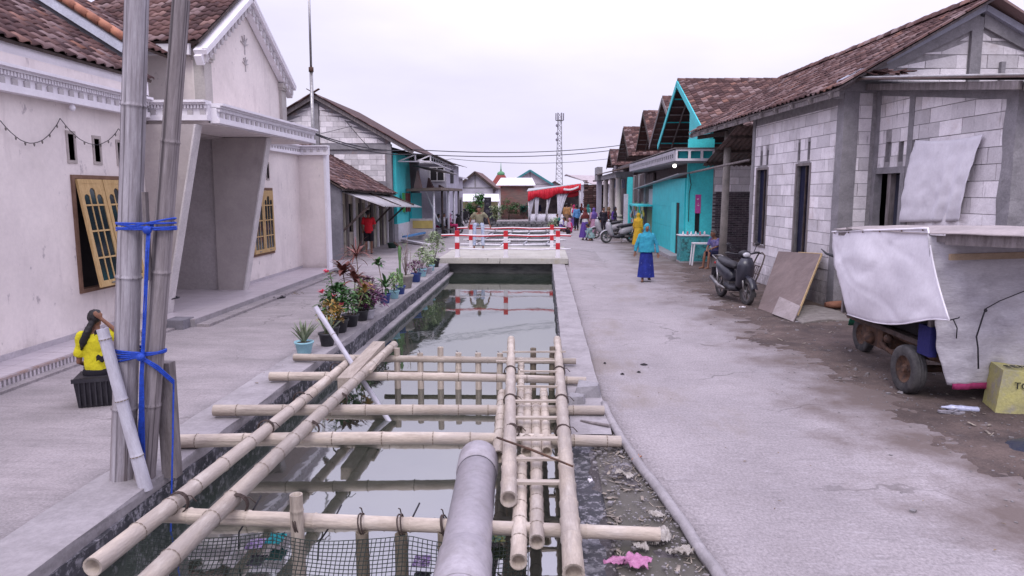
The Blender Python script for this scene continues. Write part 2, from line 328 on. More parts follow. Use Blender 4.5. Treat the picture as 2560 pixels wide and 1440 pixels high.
# ---------------------------------------------------------------- roofs of clay tiles
TW, TL = .245, .27
def tile_shape(b):   # one curved clay tile: x across, y up the slope
    w, l = TW*1.04, TL*1.16; prof = [(-.5, .012), (-.36, .0), (-.14, .004), (.06, .030), (.26, .045), (.42, .030), (.5, .006)]
    sm = b.smooth; b.smooth = True
    lo = [b.pt((x*w, 0, z+.034)) for x, z in prof]; hi = [b.pt((x*w, l, z+.010)) for x, z in prof]; un = [b.pt((x*w, .004, z+.012)) for x, z in prof]
    for k in range(len(prof)-1): b.face((lo[k], lo[k+1], hi[k+1], hi[k])); b.face((un[k], un[k+1], lo[k+1], lo[k]))
    b.smooth = sm
def roof_plane(par, eave0, eave1, up, length, limit, trim=None, slab=.05, slabmat=None, name='roof_slope', jit=1.):
    """tiled slope: eave0->eave1 is the eave line, `up` a direction up the slope"""
    eave0 = V(eave0); eave1 = V(eave1); x = (eave1-eave0).normalized(); y = V(up)-x*V(up).dot(x); y.normalize(); n = x.cross(y)
    if n.z < 0: eave0, eave1 = eave1, eave0; x = -x; n = x.cross(y)
    W = (eave1-eave0).length
    b = MB(); b.prism([eave0, eave1, eave1+y*length, eave0+y*length], n*-slab)
    base = obj(name, b, slabmat or WOODD, par)
    its = []; nx = int(W/TW); ny = int(length/TL)
    for j in range(ny+1):
        for i in range(nx):
            px = (i+.5)*W/nx+R.uniform(-.008, .008)*jit; py = min(j*TL, length-TL*.9)-.03+R.uniform(-.012, .012)*jit
            if trim and not trim(px, py): continue
            o = eave0+x*px+y*py+n*(.002+R.uniform(0, .008)*jit)
            a = R.uniform(-.02, .02)*jit; xx = x*math.cos(a)+y*math.sin(a); yy = y*math.cos(a)-x*math.sin(a)
            mw = Matrix(((xx.x, yy.x, n.x, o.x), (xx.y, yy.y, n.y, o.y), (xx.z, yy.z, n.z, o.z), (0, 0, 0, 1)))
            its.append((R.randrange(5), tile_shape, mw))
    pieces(base, 'tile', its, TILE, 'tile_field', limit)
    return base
def ridge_caps(par, a, b, mat=None, r=.11, step=.32, name='ridge_tile', limit=40):
    a = V(a); b = V(b); d = (b-a); n = max(1, int(d.length/step)); d.normalize(); its = []
    def cap(bb):
        sm = bb.smooth; bb.smooth = True
        for (z0, z1, r0, r1) in ((0, step*1.08, r*1.08, r*.95),):
            A = [bb.pt((z0, math.cos(t)*r0, math.sin(t)*r0)) for t in [PI*k/6 for k in range(7)]]
            B = [bb.pt((z1, math.cos(t)*r1, math.sin(t)*r1)) for t in [PI*k/6 for k in range(7)]]
            for k in range(6): bb.face((A[k], A[k+1], B[k+1], B[k]))
            C = [bb.pt((z0, math.cos(t)*r0*.8, math.sin(t)*r0*.8)) for t in [PI*k/6 for k in range(7)]]
            for k in range(6): bb.face((C[k], C[k+1], A[k+1], A[k]))
        bb.smooth = sm
    up = V((0, 0, 1)); s = up.cross(d).normalized(); u = d.cross(s)
    for i in range(n):
        o = a+d*(i*step)+V((0, 0, R.uniform(-.01, .01))); mw = Matrix(((d.x, s.x, u.x, o.x), (d.y, s.y, u.y, o.y), (d.z, s.z, u.z, o.z), (0, 0, 0, 1)))
        its.append((R.randrange(3), cap, mw))
    pieces(par, name, its, mat or TILE, 'ridge_field', limit)

# ---------------------------------------------------------------- masonry of single blocks
def block_items(fr, u0, u1, z0, z1, v, holes=(), top=None, bh=.257, bl=.6, th=.05, joint=.013, off0=0.):
    """blocks proud of the backing at local y=v (outward = -y)"""
    its = []; row = 0; z = z0
    while z < z1-.03:
        zt = min(z+bh, z1); cuts = []
        for h in holes:
            if h[2] < zt-.02 and h[3] > z+.02: cuts.append((h[0], h[1]))
        segs = [(u0, u1)]
        for c in cuts:
            ns = []
            for s in segs:
                if c[1] <= s[0] or c[0] >= s[1]: ns.append(s); continue
                if c[0]-s[0] > .04: ns.append((s[0], c[0]))
                if s[1]-c[1] > .04: ns.append((c[1], s[1]))
            segs = ns
        off = (row % 2)*bl*.5+R.uniform(-.05, .05)+off0
        for s in segs:
            k = math.floor((s[0]-off)/bl)
            while off+k*bl < s[1]-.01:
                a = max(s[0], off+k*bl); b = min(s[1], off+(k+1)*bl); k += 1
                if b-a < .05: continue
                ta = tb = zt
                if top:
                    ta = min(zt, top(a)); tb = min(zt, top(b))
                    if ta <= z+.03 and tb <= z+.03: continue
                    ta = max(ta, z+.015); tb = max(tb, z+.015)
                j = joint/2; w = b-a-joint; h1 = ta-z-joint; h2 = tb-z-joint
                if min(h1, h2) < .002: h1 = max(h1, .004); h2 = max(h2, .004)
                pr = R.uniform(-.004, .008)
                key = ('f', R.randrange(4)) if abs(w-(bl-joint)) < 1e-4 and ta == tb == zt and zt-z > bh-1e-4 else ('u', len(its), a)
                def mk(bb, w=w, h1=h1, h2=h2):
                    e = .006
                    bb.hexa([(0, 0, 0), (w, 0, 0), (w, th, 0), (0, th, 0), (0, 0, h1), (w, 0, h2), (w, th, h2), (0, th, h1)])
                mw = fr @ Matrix.Translation((a+j, v-.012-pr, z+j)) @ Matrix.Rotation(R.uniform(-.004, .004), 4, 'Y')
                its.append((key, mk, mw))
        z = zt; row += 1
    return its
# ================================================================= GROUND, LANES, CANAL
DIRT = M('dirt', (.135, .10, .09), (.07, .052, .048), sc=1.6, rough=.95, fine=.35, fsc=45, stain=[((.05, .042, .045), 3.5, .52, .72, .75), ((.24, .22, .23), 6, .6, .72, .55), ((.2, .18, .19), 40, .62, .7, .5)], bump=.8, bsc=25)
GR = M('earth beyond', (.13, .115, .11), (.09, .085, .07), sc=.3, bump=.3)
g = MB()
for a in ((-1500, -3.5, -30, 2500), (.5, 1500, -30, 2500), (-3.5, .5, 52, 2500), (-3.5, .5, -30, -5)):
    g.face([g.pt((a[0], a[2], -.03)), g.pt((a[1], a[2], -.03)), g.pt((a[1], a[3], -.03)), g.pt((a[0], a[3], -.03))])
struct('ground', g, GR)
ROAD = M('road concrete', (.32, .288, .30), (.245, .22, .23), sc=.7, rough=.85, st=(1, .8, 1), fine=.38, fsc=42, stain=[((.17, .155, .16), 9, .54, .66, .4, (.5, 3.2, 1)), ((.42, .39, .42), 11, .58, .68, .4, (.5, 3, 1)), ((.20, .165, .14), .55, .56, .66, .55, (1, .55, 1)), ((.17, .15, .15), 30, .62, .70, .5), ((.19, .165, .165), 1.1, .60, .78, .55), ((.42, .39, .42), 2.6, .55, .8, .35), ((.16, .145, .15), 14, .66, .74, .4), ((.22, .20, .21), 7, .55, .8, .3, (4, .35, 1))], bump=.35, bsc=35, detail=9)
LANE = M('brushed lane concrete', (.325, .29, .30), (.235, .212, .218), sc=1.1, rough=.85, st=(.9, 1.6, 1), fine=.36, fsc=40, stain=[((.16, .145, .15), 9, .54, .66, .35, (3, .6, 1)), ((.17, .15, .155), 3.2, .52, .70, .5, (.35, 2.4, 1)), ((.38, .36, .39), 5, .58, .75, .35, (.4, 2.2, 1))], bump=.5, bsc=12)
def lerp_tab(tab, y):
    if y <= tab[0][0]: return tab[0][1]
    for (a, b), (c, d) in zip(tab, tab[1:]):
        if y <= c: return b+(d-b)*(y-a)/(c-a)
    return tab[-1][1]
RL = [(-4, 1.75), (2, 1.45), (4.34, 1.13), (5.47, 1.0), (6.86, .79), (8.1, .7), (12, .68), (60, .74)]
RR = [(-4, 4.6), (3, 4.35), (6.1, 4.2), (8.6, 4.12), (11.8, 3.75), (15, 3.75), (19, 3.95), (21, 4.1), (24, 4.75), (33, 4.95), (60, 5.3)]
RE = [(a, b+(.9 if a < 22 else 0)) for a, b in RR]
def nf(x, y, s, z=0): return mnoise.noise(V((x*s, y*s, z)))
b = MB(); NY = 300
def rd(u, v):
    y = -4+64*v**1.5
    l = lerp_tab(RL, y)+.03*nf(y, 1, 1.9)+.015*nf(y, 5, 7); r = lerp_tab(RE, y)+.14*nf(y, 9, .8)+.05*nf(y, 4, 3)
    x = l+(r-l)*u
    return (x, y, .004*nf(x, y, 1.3)+(0 if 0 < u < 1 else -.006))
b.grid(rd, 14, NY, th=(0, 0, -.08)); struct('road', b, ROAD)
def cracks(m, sc, k=.55, wdt=.004):
    n = m.node_tree.nodes; l = m.node_tree.links.new; p = n['Principled BSDF']; src = p.inputs['Base Color'].links[0].from_socket
    ge = n.new('ShaderNodeNewGeometry'); nz = n.new('ShaderNodeTexNoise'); nz.inputs['Scale'].default_value = 2.2; nz.inputs['Detail'].default_value = 6; l(ge.outputs['Position'], nz.inputs[0])
    vm = n.new('ShaderNodeVectorMath'); vm.operation = 'SCALE'; vm.inputs['Scale'].default_value = .7; l(nz.outputs['Color'], vm.inputs[0]); va = n.new('ShaderNodeVectorMath'); l(ge.outputs['Position'], va.inputs[0]); l(vm.outputs[0], va.inputs[1])
    vo = n.new('ShaderNodeTexVoronoi'); vo.feature = 'DISTANCE_TO_EDGE'; vo.inputs['Scale'].default_value = sc; l(va.outputs[0], vo.inputs[0])
    mr = n.new('ShaderNodeMapRange'); mr.inputs[1].default_value = wdt; mr.inputs[2].default_value = wdt*2.6; mr.inputs[3].default_value = k; mr.inputs[4].default_value = 0; l(vo.outputs['Distance'], mr.inputs[0])
    z2 = n.new('ShaderNodeTexNoise'); z2.inputs['Scale'].default_value = .45; l(ge.outputs['Position'], z2.inputs[0]); m2 = n.new('ShaderNodeMapRange'); m2.inputs[1].default_value = .48; m2.inputs[2].default_value = .58; l(z2.outputs[0], m2.inputs[0])
    mu = n.new('ShaderNodeMath'); mu.operation = 'MULTIPLY'; l(mr.outputs[0], mu.inputs[0]); l(m2.outputs[0], mu.inputs[1])
    mx = n.new('ShaderNodeMix'); mx.data_type = 'RGBA'; l(mu.outputs[0], mx.inputs[0]); l(src, mx.inputs[6]); mx.inputs[7].default_value = (.08, .07, .07, 1); l(mx.outputs[2], p.inputs['Base Color'])
cracks(ROAD, .45); cracks(LANE, .5, .45)
def dusty(m, x0, x1, col):      # trodden earth carried onto the concrete beside the verge
    n = m.node_tree.nodes; l = m.node_tree.links.new; p = n['Principled BSDF']; src = p.inputs['Base Color'].links[0].from_socket
    ge = n.new('ShaderNodeNewGeometry'); sx = n.new('ShaderNodeSeparateXYZ'); l(ge.outputs['Position'], sx.inputs[0])
    mr = n.new('ShaderNodeMapRange'); mr.inputs[1].default_value = x0; mr.inputs[2].default_value = x1; mr.inputs[3].default_value = -.22; mr.inputs[4].default_value = .16; l(sx.outputs[0], mr.inputs[0])
    nz = n.new('ShaderNodeTexNoise'); nz.inputs['Scale'].default_value = .9; nz.inputs['Detail'].default_value = 9; nz.inputs['Roughness'].default_value = .66; l(ge.outputs['Position'], nz.inputs[0])
    ad = n.new('ShaderNodeMath'); l(mr.outputs[0], ad.inputs[0]); l(nz.outputs[0], ad.inputs[1])
    m2 = n.new('ShaderNodeMapRange'); m2.inputs[1].default_value = .44; m2.inputs[2].default_value = .70; m2.inputs[4].default_value = .92; l(ad.outputs[0], m2.inputs[0])
    mx = n.new('ShaderNodeMix'); mx.data_type = 'RGBA'; l(m2.outputs[0], mx.inputs[0]); l(src, mx.inputs[6]); mx.inputs[7].default_value = (*col, 1); l(mx.outputs[2], p.inputs['Base Color'])
dusty(ROAD, 2.1, 3.8, (.125, .095, .086))
b = MB(); b.grid(lambda u, v: (-8.0+4.28*u, -4+64*v, .004*nf(u*5, v*60, .9)), 10, 200, th=(0, 0, -.05)); struct('lane', b, LANE)
b = MB()
def vg(u, v):
    x = 3.2+9*u**1.3; y = 1+24.5*v
    d = x-lerp_tab(RR, y)-.35*nf(x*.6, y, .55)-.18*nf(x, y, 1.9)-.10*nf(x, y, 5)
    return (x, y, max(-.04, -.001+min(d, .5)*.03+max(0, d-.5)*.03+.010*nf(x, y, 1.1)+.010*nf(x, y, 4)+.006*nf(x, y, 13)))
b.grid(vg, 110, 420); struct('verge', b, DIRT)
b = MB(); b.face([b.pt(p) for p in ((-8.1, 60, .0), (5.6, 60, .0), (8, 110, .0), (-9, 110, .0))]); struct('square', b, LANE)
# pebbles, crumbs and grit along the verge and the bank
b = MB()
for k in range(2600):
    if R.random() < .75:
        y = 2+20*R.random()**1.3; x = lerp_tab(RR, y)+R.gauss(.35, .6)
    else: y = 3.6+3.4*R.random(); x = .45+R.random()*(lerp_tab(RL, y)-.5)
    if x < .3 or x > 9: continue
    s = R.uniform(.003, .011)*(1+1.2*(R.random() < .06)); z = .0+max(0, x-4)*.028
    b.m = Matrix.Translation((x, y, z+s*.2)) @ Matrix.Rotation(R.random()*6, 4, 'Z'); b.box(-s, s, -s*.7, s*.8, -s*.4, s*.5)
for k in range(170):   # brick and mortar crumbs thrown along the houses
    y = 5+17*R.random(); x = lerp_tab(RR, y)+R.uniform(.2, 2.4); s = R.uniform(.012, .04); b.m = Matrix.Translation((x, y, .005+max(0, x-lerp_tab(RR, y)-.5)*.03)) @ Matrix.Rotation(R.random()*6, 4, 'Z') @ Matrix.Rotation(R.uniform(-.5, .5), 4, 'X'); b.hexa([(-s, -s*.6, 0), (s, -s*.7, 0), (s*.8, s*.7, 0), (-s*.9, s*.6, 0), (-s*.6, -s*.4, s*.8), (s*.7, -s*.3, s*.6), (s*.5, s*.5, s*.9), (-s*.5, s*.4, s*.7)])
b.m = None
stuff('pebbles', b, M('pebble', (.25, .235, .25), (.14, .125, .12), sc=6, bump=.3))

MOSS = M('mossy canal stone', (.075, .072, .085), (.03, .032, .036), sc=3, stain=[((.33, .315, .35), 13, .52, .62, .75, (1, 1, 1)), ((.30, .29, .31), 4, .56, .66, .6), ((.05, .06, .03), 3, .6, .7, .5)], bump=1., bsc=10, detail=9)
KERB = M('kerb concrete', (.33, .305, .32), (.25, .23, .24), sc=2, stain=[((.15, .14, .15), 3, .58, .72, .6), ((.45, .42, .44), 7, .6, .72, .4)], bump=.5, bsc=16)
def rough_box(x0, x1, y0, y1, z0, z1, st=.35, amp=.012):
    b = MB(); n = int((y1-y0)/st)
    def f(u, v):   # u around section, v along
        y = y0+(y1-y0)*v; k = u*8
        pts = [(x0, z0), (x0, (z0+z1)/2), (x0, z1), ((x0+x1)/2, z1), (x1, z1), (x1, z1-(z1-z0)*.3), (x1, z1-(z1-z0)*.65), (x1, z0), (x0, z0)]
        x, z = pts[min(8, int(round(k)))]
        if 0 < round(k) < 8: x += amp*nf(y, k, 2.2); z += amp*nf(y, k+7, 1.7)
        return (x, y, z)
    b.grid(f, 8, n, smooth=False); return b
struct('kerb_left', rough_box(-3.79, -3.27, -4, 24.2, -.08, .035), KERB)
struct('canal_wall_left', rough_box(-3.7, -3.25, -4, 52, -1.2, -.07, amp=.04), MOSS)
b = MB(); b.m = None
b = rough_box(-3.3, -3.12, 8.8, 24.3, -.6, -.30, amp=.015); struct('canal_ledge', b, KERB)
struct('kerb_right', rough_box(.29, .70, 6.9, 24.2, -.08, .03, amp=.02), KERB)
struct('kerb_left_far', rough_box(-3.79, -3.27, 29.6, 52, -.08, .04), KERB)
struct('kerb_right_far', rough_box(.29, .70, 29.6, 52, -.08, .04), KERB)
struct('canal_wall_right', rough_box(.27, .66, -4, 52, -1.2, -.07, amp=.04), MOSS)
b = MB(); b.box(-3.4, .4, 51.6, 52.2, -1.2, .02); struct('canal_end_wall', b, MOSS)
b = MB()
def bank(u, v):
    y = -3+10.3*v; x = .12+(lerp_tab(RL, y)+.04-.12)*u
    z = -.05+.05*nf(x, y, 2.3)+.03*nf(x, y, 7) - max(0, .5-x)**1.5*1.6+ (-.02 if y > 6.8 else 0)
    return (x, y, z)
b.grid(bank, 24, 130); struct('bank', b, M('muddy bank', (.13, .115, .12), (.06, .052, .055), sc=2.2, stain=[((.33, .31, .34), 2.6, .54, .64, .75), ((.3, .28, .3), 12, .6, .68, .5), ((.03, .028, .03), 4, .6, .7, .6)], bump=1., bsc=22))
# water: dark green, still, mirror-like
wm = M('canal water', (.028, .036, .026), (.018, .026, .02), sc=1.2, rough=.03, spec=.5, bump=0)
p = wm.node_tree.nodes['Principled BSDF']; p.inputs['IOR'].default_value = 4.4
n = wm.node_tree.nodes; l = wm.node_tree.links.new
ge = n.new('ShaderNodeNewGeometry'); mpp = n.new('ShaderNodeMapping'); mpp.inputs['Scale'].default_value = (1, .6, 1); l(ge.outputs['Position'], mpp.inputs[0])
z = n.new('ShaderNodeTexNoise'); z.inputs['Scale'].default_value = 4; z.inputs['Detail'].default_value = 3; l(mpp.outputs[0], z.inputs[0])
z5 = n.new('ShaderNodeTexNoise'); z5.inputs['Scale'].default_value = .7; l(ge.outputs['Position'], z5.inputs[0])
ml = n.new('ShaderNodeMath'); ml.operation = 'MULTIPLY'; l(z.outputs[0], ml.inputs[0]); l(z5.outputs[0], ml.inputs[1])
bp = n.new('ShaderNodeBump'); bp.inputs['Strength'].default_value = .05; bp.inputs['Distance'].default_value = .05; l(ml.outputs[0], bp.inputs['Height']); l(bp.outputs[0], p.inputs['Normal'])
b = MB(); b.face([b.pt(q) for q in ((-3.5, -5, -.33), (.5, -5, -.33), (.5, 52, -.33), (-3.5, 52, -.33))]); struct('canal_water', b, wm)
b = MB(); b.face([b.pt(q) for q in ((-3.5, -5, -1.15), (.5, -5, -1.15), (.5, 52, -1.15), (-3.5, 52, -1.15))]); struct('canal_bed', b, DIRT)

# ================================================================= BRIDGE
br = thing('footbridge', 'low concrete footbridge with red and white railings over the canal', 'bridge', (-1.4, 26.7, 0))
DECKC = M('stained deck concrete', (.44, .42, .38), (.36, .34, .31), sc=2, stain=[((.34, .29, .15), 2.5, .56, .75, .6), ((.06, .055, .05), 3, .62, .70, .8, (3, 1, .6))], bump=.3)
b = MB(); b.box(-3.6, .82, 24.0, 29.4, .03, .21); obj('deck', b, DECKC, br)
b = MB(); b.box(-3.45, .5, 24.25, 29.2, -1.1, .028); obj('abutment', b, M('wet abutment', (.085, .085, .085), (.035, .036, .038), sc=1.8, st=(1, 1, 2.5), stain=[((.2, .2, .2), 3, .6, .75, .6, (.4, 1, 2))], bump=.6, bsc=9), br)
for (xa, xb) in ((-4.9, -3.605), (2.1, .825)):
    b = MB(); b.hexa([(xa, 23.1, -.01), (xb, 23.1, -.01), (xb, 30.3, -.01), (xa, 30.3, -.01), (xa, 24.0, .004), (xb, 24.02, .206), (xb, 29.4, .206), (xa, 29.4, .004)]); obj('ramp', b, LANE, br)
def rail_post(x, y):
    b = MB(); b.box(x-.07, x+.07, y-.07, y+.07, .2, 1.12); b.box(x-.09, x+.09, y-.09, y+.09, .2, .24)
    po = obj('railing_post', b, WHTP, br)
    for z0, z1 in ((.93, 1.13), (.50, .72)):
        b = MB(); b.box(x-.074, x+.074, y-.074, y+.074, z0, z1); obj('red_band', b, REDP, po)
def rail(x0, x1, y, z, red):
    pts = [(x0+(x1-x0)*k/12, y, z+.015*math.sin(k*1.3)) for k in range(13)]
    b = MB(); b.tube(pts, .027, 8); ro = obj('rail', b, WHTP, br)
    if red:
        b = MB(); b.tube([(q[0], q[1]-.010, q[2]-.022) for q in pts], .024, 8); obj('red_stripe', b, REDP, ro)
for x in (-3.0, -1.32, .47): rail_post(x, 24.35)
for x in (-3.0, .31): rail_post(x, 28.9)
rail(-3.55, .92, 24.35, .98, 1); rail(-3.3, .92, 24.35, .50, 0); rail(-3.55, .9, 28.9, 1.0, 1); rail(-3.3, .9, 28.9, .52, 0)

# ================================================================= WHITE HOUSE ON THE LEFT
hs = thing('white_house', 'cream plastered house with dentil cornice, street gable and slanted porch fins', 'house', (-8.5, 13, 0))
LF = FR((-7.4, 0, 0), PI/2)     # x: along the street, y: into the house
def bx(par, name, mat, *a, m=None, label=None):
    b = MB(); b.m = m; b.box(*a); return obj(name, b, mat, par, label=label)
vents = []
for px, pt, pb in ((175, 335, 400), (240, 347, 404), (298, 357, 408)):
    t = AX(px, pt, -7.4); q = AX(px, pb, -7.4); vents.append((t.y-.07, t.y+.07, q.z, t.z))
W1 = (10.86, 12.28, .84, 2.72); W2 = (17.55, 19.07, .8, 2.56)
t = AX(668, 410, -7.4); q = AX(668, 446, -7.4); v4 = (t.y-.07, t.y+.07, q.z, t.z)
b = MB(); b.m = LF; b.wall(2, 13.1, 0, 4.35, 0, .2, [W1]+vents); wl = obj('wall', b, PLW, hs)
b = MB(); b.m = LF; b.wall(16.4, 21.4, 0, 3.9, 0, .2, [W2, v4]); wr = obj('wall', b, PLW, hs)
for v, par in [(x, wl) for x in vents]+[(v4, wr)]:
    b = MB(); b.m = LF; b.wall(v[0]-.045, v[1]+.045, v[2]-.05, v[3]+.05, -.012, .1, [v]); obj('vent_frame', b, M('vent surround', (.42, .37, .35), sc=5), par)
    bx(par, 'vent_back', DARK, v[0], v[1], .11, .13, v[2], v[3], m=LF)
def window(par, u0, u1, z0, z1, tilt):
    b = MB(); b.m = LF; b.wall(u0, u1, z0, z1, -.035, .12, [(u0+.06, u1-.06, z0+.06, z1-.06)]); wf = obj('window', b, M('brown frame', (.20, .12, .085), (.14, .08, .055), sc=6, bump=.2), par)
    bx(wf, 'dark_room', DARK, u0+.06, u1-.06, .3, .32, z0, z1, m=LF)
    mid = (u0+u1)/2
    for a, c in ((u0+.07, mid-.01), (mid+.01, u1-.07)):
        w_, h_ = c-a, z1-z0-.14; m = LF @ Matrix.Translation((a, -.035, z1-.07)) @ Matrix.Rotation(tilt, 4, 'X') @ Matrix.Translation((0, 0, -h_))
        b = MB(); b.m = m; t_ = .045
        b.box(0, .075, -.03, .012, 0, h_); b.box(w_-.075, w_, -.03, .012, 0, h_); b.box(.075, w_-.075, -.029, .011, 0, .10); b.box(.075, w_-.075, -.029, .011, h_-.07, h_)
        iw = w_-.15; cw = iw/3
        for k in (1, 2): b.box(.075+cw*k-.012, .075+cw*k+.012, -.024, .006, .10, h_-.07)
        for k, f in enumerate((.27, .52, .76)): b.box(.075, w_-.075, -.027, .009, h_*f-.014, h_*f+.014)
        for k in range(3):   # arched heads: a wooden spandrel over each light
            x0 = .075+cw*k; x1 = x0+cw; top = h_-.071; hh = .17 if k != 1 else .07; r_ = .085
            n_ = 7
            for i in range(n_):
                xa = x0+(x1-x0)*i/n_; xb = x0+(x1-x0)*(i+1)/n_
                def arc(x):
                    tt = (x-(x0+x1)/2)/(cw/2)
                    return top-hh-.085*(1-math.sqrt(max(0, 1-tt*tt*.98)))
                b.prism([(xa, -.026, arc(xa)), (xb, -.026, arc(xb)), (xb, -.026, top), (xa, -.026, top)], (0, .034, 0))
        obj('sash', b, WOODY, wf)
        b = MB(); b.m = m; b.box(.05, w_-.05, -.014, -.008, .06, h_-.05); obj('pane', b, GLASSD, wf)
        b = MB(); b.m = m; b.box(w_*.5-.05, w_*.5+.05, -.045, -.03, .04, .06); obj('handle', b, STEEL, wf)
window(wl, *W1, rad(-9)); window(wr, *W2, rad(-.5))
# recessed porch: back wall, side wall facing the street's mouth, ceiling
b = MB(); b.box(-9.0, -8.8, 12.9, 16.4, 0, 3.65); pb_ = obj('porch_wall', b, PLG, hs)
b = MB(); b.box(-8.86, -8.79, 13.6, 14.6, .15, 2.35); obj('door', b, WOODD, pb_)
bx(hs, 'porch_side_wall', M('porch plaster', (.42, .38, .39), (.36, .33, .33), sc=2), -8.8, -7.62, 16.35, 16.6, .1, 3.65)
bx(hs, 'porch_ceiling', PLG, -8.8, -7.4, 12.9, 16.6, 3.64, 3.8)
for y0, xb, xt, th in ((12.95, -7.19, -6.4, .22), (16.28, -7.1, -6.38, .22)):
    b = MB(); b.prism([(-7.7 if y0 > 14 else -7.42, y0, .14), (xb, y0, .14), (xt, y0, 3.68), (-7.66 if y0 > 14 else -7.42, y0, 3.68)], (0, th, 0)); f_ = obj('fin', b, PLG, hs)
    b = MB(); b.prism([(xb, y0-.02, .14), (xb+.035, y0-.02, .14), (xt+.035, y0-.02, 3.68), (xt, y0-.02, 3.68)], (0, th+.03, 0)); obj('fin_edge', b, M('pale edge', (.6, .56, .56)), f_)
b = MB(); b.box(-7.4, -6.62, 21.3, 21.6, 0, 3.7); f_ = obj('end_fin', b, PLW, hs)
b = MB(); b.box(-6.63, -6.56, 21.27, 21.63, 0, 3.68); obj('fin_edge', b, TRIM, f_)
# canopy slab and cornices
bx(hs, 'canopy', PLW, -7.4, -6.22, 13.2, 18.75, 3.70, 4.02)
def cornice(fr, u0, u1, z0, h=.36, depth=.16, sp=.235, par=hs, lim=60):
    b = MB(); b.m = fr
    b.box(u0, u1, -depth, .05, z0, z0+h*.27); b.box(u0, u1, -depth*.7, .05, z0+h*.27, z0+h*.8)
    b.box(u0, u1, -depth*1.15, .05, z0+h*.78, z0+h*.88); b.box(u0, u1, -depth*1.5, .05, z0+h*.88, z0+h)
    c = obj('cornice', b, TRIM, par)
    its = []
    u = u0+sp*.5; 
    def mk(bb, w=sp*.42, hh=h*.25, d=depth*.16):
        bb.box(0, w, -d, 0, 0, hh)
    while u < u1-sp*.4:
        its.append((0, mk, fr @ Matrix.Translation((u, -depth*.7-.001, z0+h*.28)))); u += sp
    pieces(c, 'dentil', its, DENT, 'dentil_row', lim)
    b = MB(); b.m = fr; u = u0+.03; 
    while u < u1-.03:
        b.box(u, u+.035, -depth*1.0, -depth*.68, z0+h*.60, z0+h*.77); u += .062
    stuff('small_dentils', b, TRIM, c)
    return c
cornice(LF, 2, 13.0, 3.80)
cornice(FR((0, 13.2, 0), 0), -7.4, -6.2+.0, 3.76)
cornice(FR((-6.2, 0, 0), PI/2), 13.2, 18.8, 3.72)
cornice(LF, 16.5, 21.3, 3.55, h=.28, depth=.12, sp=.2)
cornice(FR((0, 21.3, 0), 0), -7.3, -6.45, 3.55, h=.28, depth=.12, sp=.2)
# lower tiled roof over the near block
c30 = math.atan(.634); up = V((-math.cos(c30), 0, math.sin(c30)))
bx(hs, 'fascia', TRIM, -7.52, -7.44, 2, 13.35, 4.24, 4.53)
bx(hs, 'parapet_gap_shade', DARK, -7.6, -7.42, 2, 13.3, 4.16, 4.24)  # solid dark strip stands in for the shade below the fascia
roof_plane(hs, (-7.36, 2.5, 4.55), (-7.36, 13.35, 4.52), up, 3.2, 300)
# taller block behind it: raking white barge board and orange edge tiles
rk0 = V((-7.85, 13.38, 5.14)); 
roof_plane(hs, rk0+V((0, -.05, .12)), rk0+V((0, 1.7, .12)), up, 3.4, 60)
b = MB(); b.beam(rk0, rk0+up*3.6, .05, .24, up=(0, 0, 1)); obj('barge_board', b, M('blue white board', (.60, .62, .72)), hs)
b = MB(); b.prism([(-7.9, 13.46, 4.1), (-7.9, 13.46, 5.05), (-10.9, 13.46, 5.05+3*.634), (-10.9, 13.46, 4.1)], (0, .15, 0)); obj('gable_wall', b, CONCD, hs)
its = []
def edge_tile(bb): bb.tube([(0, 0, 0), (0, .3, .012)], [.085, .075], 8)
for k in range(13):
    o = rk0+up*(k*.26)+V((0, .0, .16)); y = up; n_ = V((0, 1, 0)).cross(up); n_ = n_ if n_.z > 0 else -n_; x = y.cross(n_)
    its.append((0, edge_tile, Matrix(((x.x, y.x, n_.x, o.x), (x.y, y.y, n_.y, o.y), (x.z, y.z, n_.z, o.z), (0, 0, 0, 1)))))
pieces(hs, 'edge_tile', its, M('orange clay', (.36, .16, .10), (.25, .11, .08), sc=8, var=.25), 'edge_tiles')
# cross gable on the street
GY0, GY1, GYM, GZ, GA = 15.2, 20.0, 17.5, 5.45, 6.98
b = MB(); b.prism([(-7.3, GY0, 4.0), (-7.3, GY1, 4.0), (-7.3, GY1, GZ), (-7.3, GYM, GA-.1), (-7.3, GY0, GZ)], (-.2, 0, 0)); gw = obj('street_gable', b, PLW, hs)
bx(hs, 'gable_side_wall', PLW, -9.8, -7.5, 15.25, 15.4, 4.0, 5.4)
bx(hs, 'eave_fascia', TRIM, -9.8, -7.42, 14.98, 15.06, 5.3, 5.56)
sl_ = math.atan2(GA-GZ, GYM-GY0); upn = V((0, math.cos(sl_), math.sin(sl_)))
roof_plane(hs, (-10.6, 14.95, 5.56), (-7.2, 14.95, 5.56), upn, (GYM-14.9)/math.cos(sl_), 200)
upf = V((0, -math.cos(sl_), math.sin(sl_)))
b = MB(); b.prism([(-7.2, 20.3, 5.42), (-10.6, 20.3, 5.42), (-10.6, GYM, GA+.12), (-7.2, GYM, GA+.12)], (0, 0, -.06)); obj('roof_slope', b, TILE, hs)
ridge_caps(hs, (-10.6, GYM, GA+.16), (-7.2, GYM, GA+.16), M('grey ridge', (.22, .2, .22), (.15, .13, .14), var=.2))
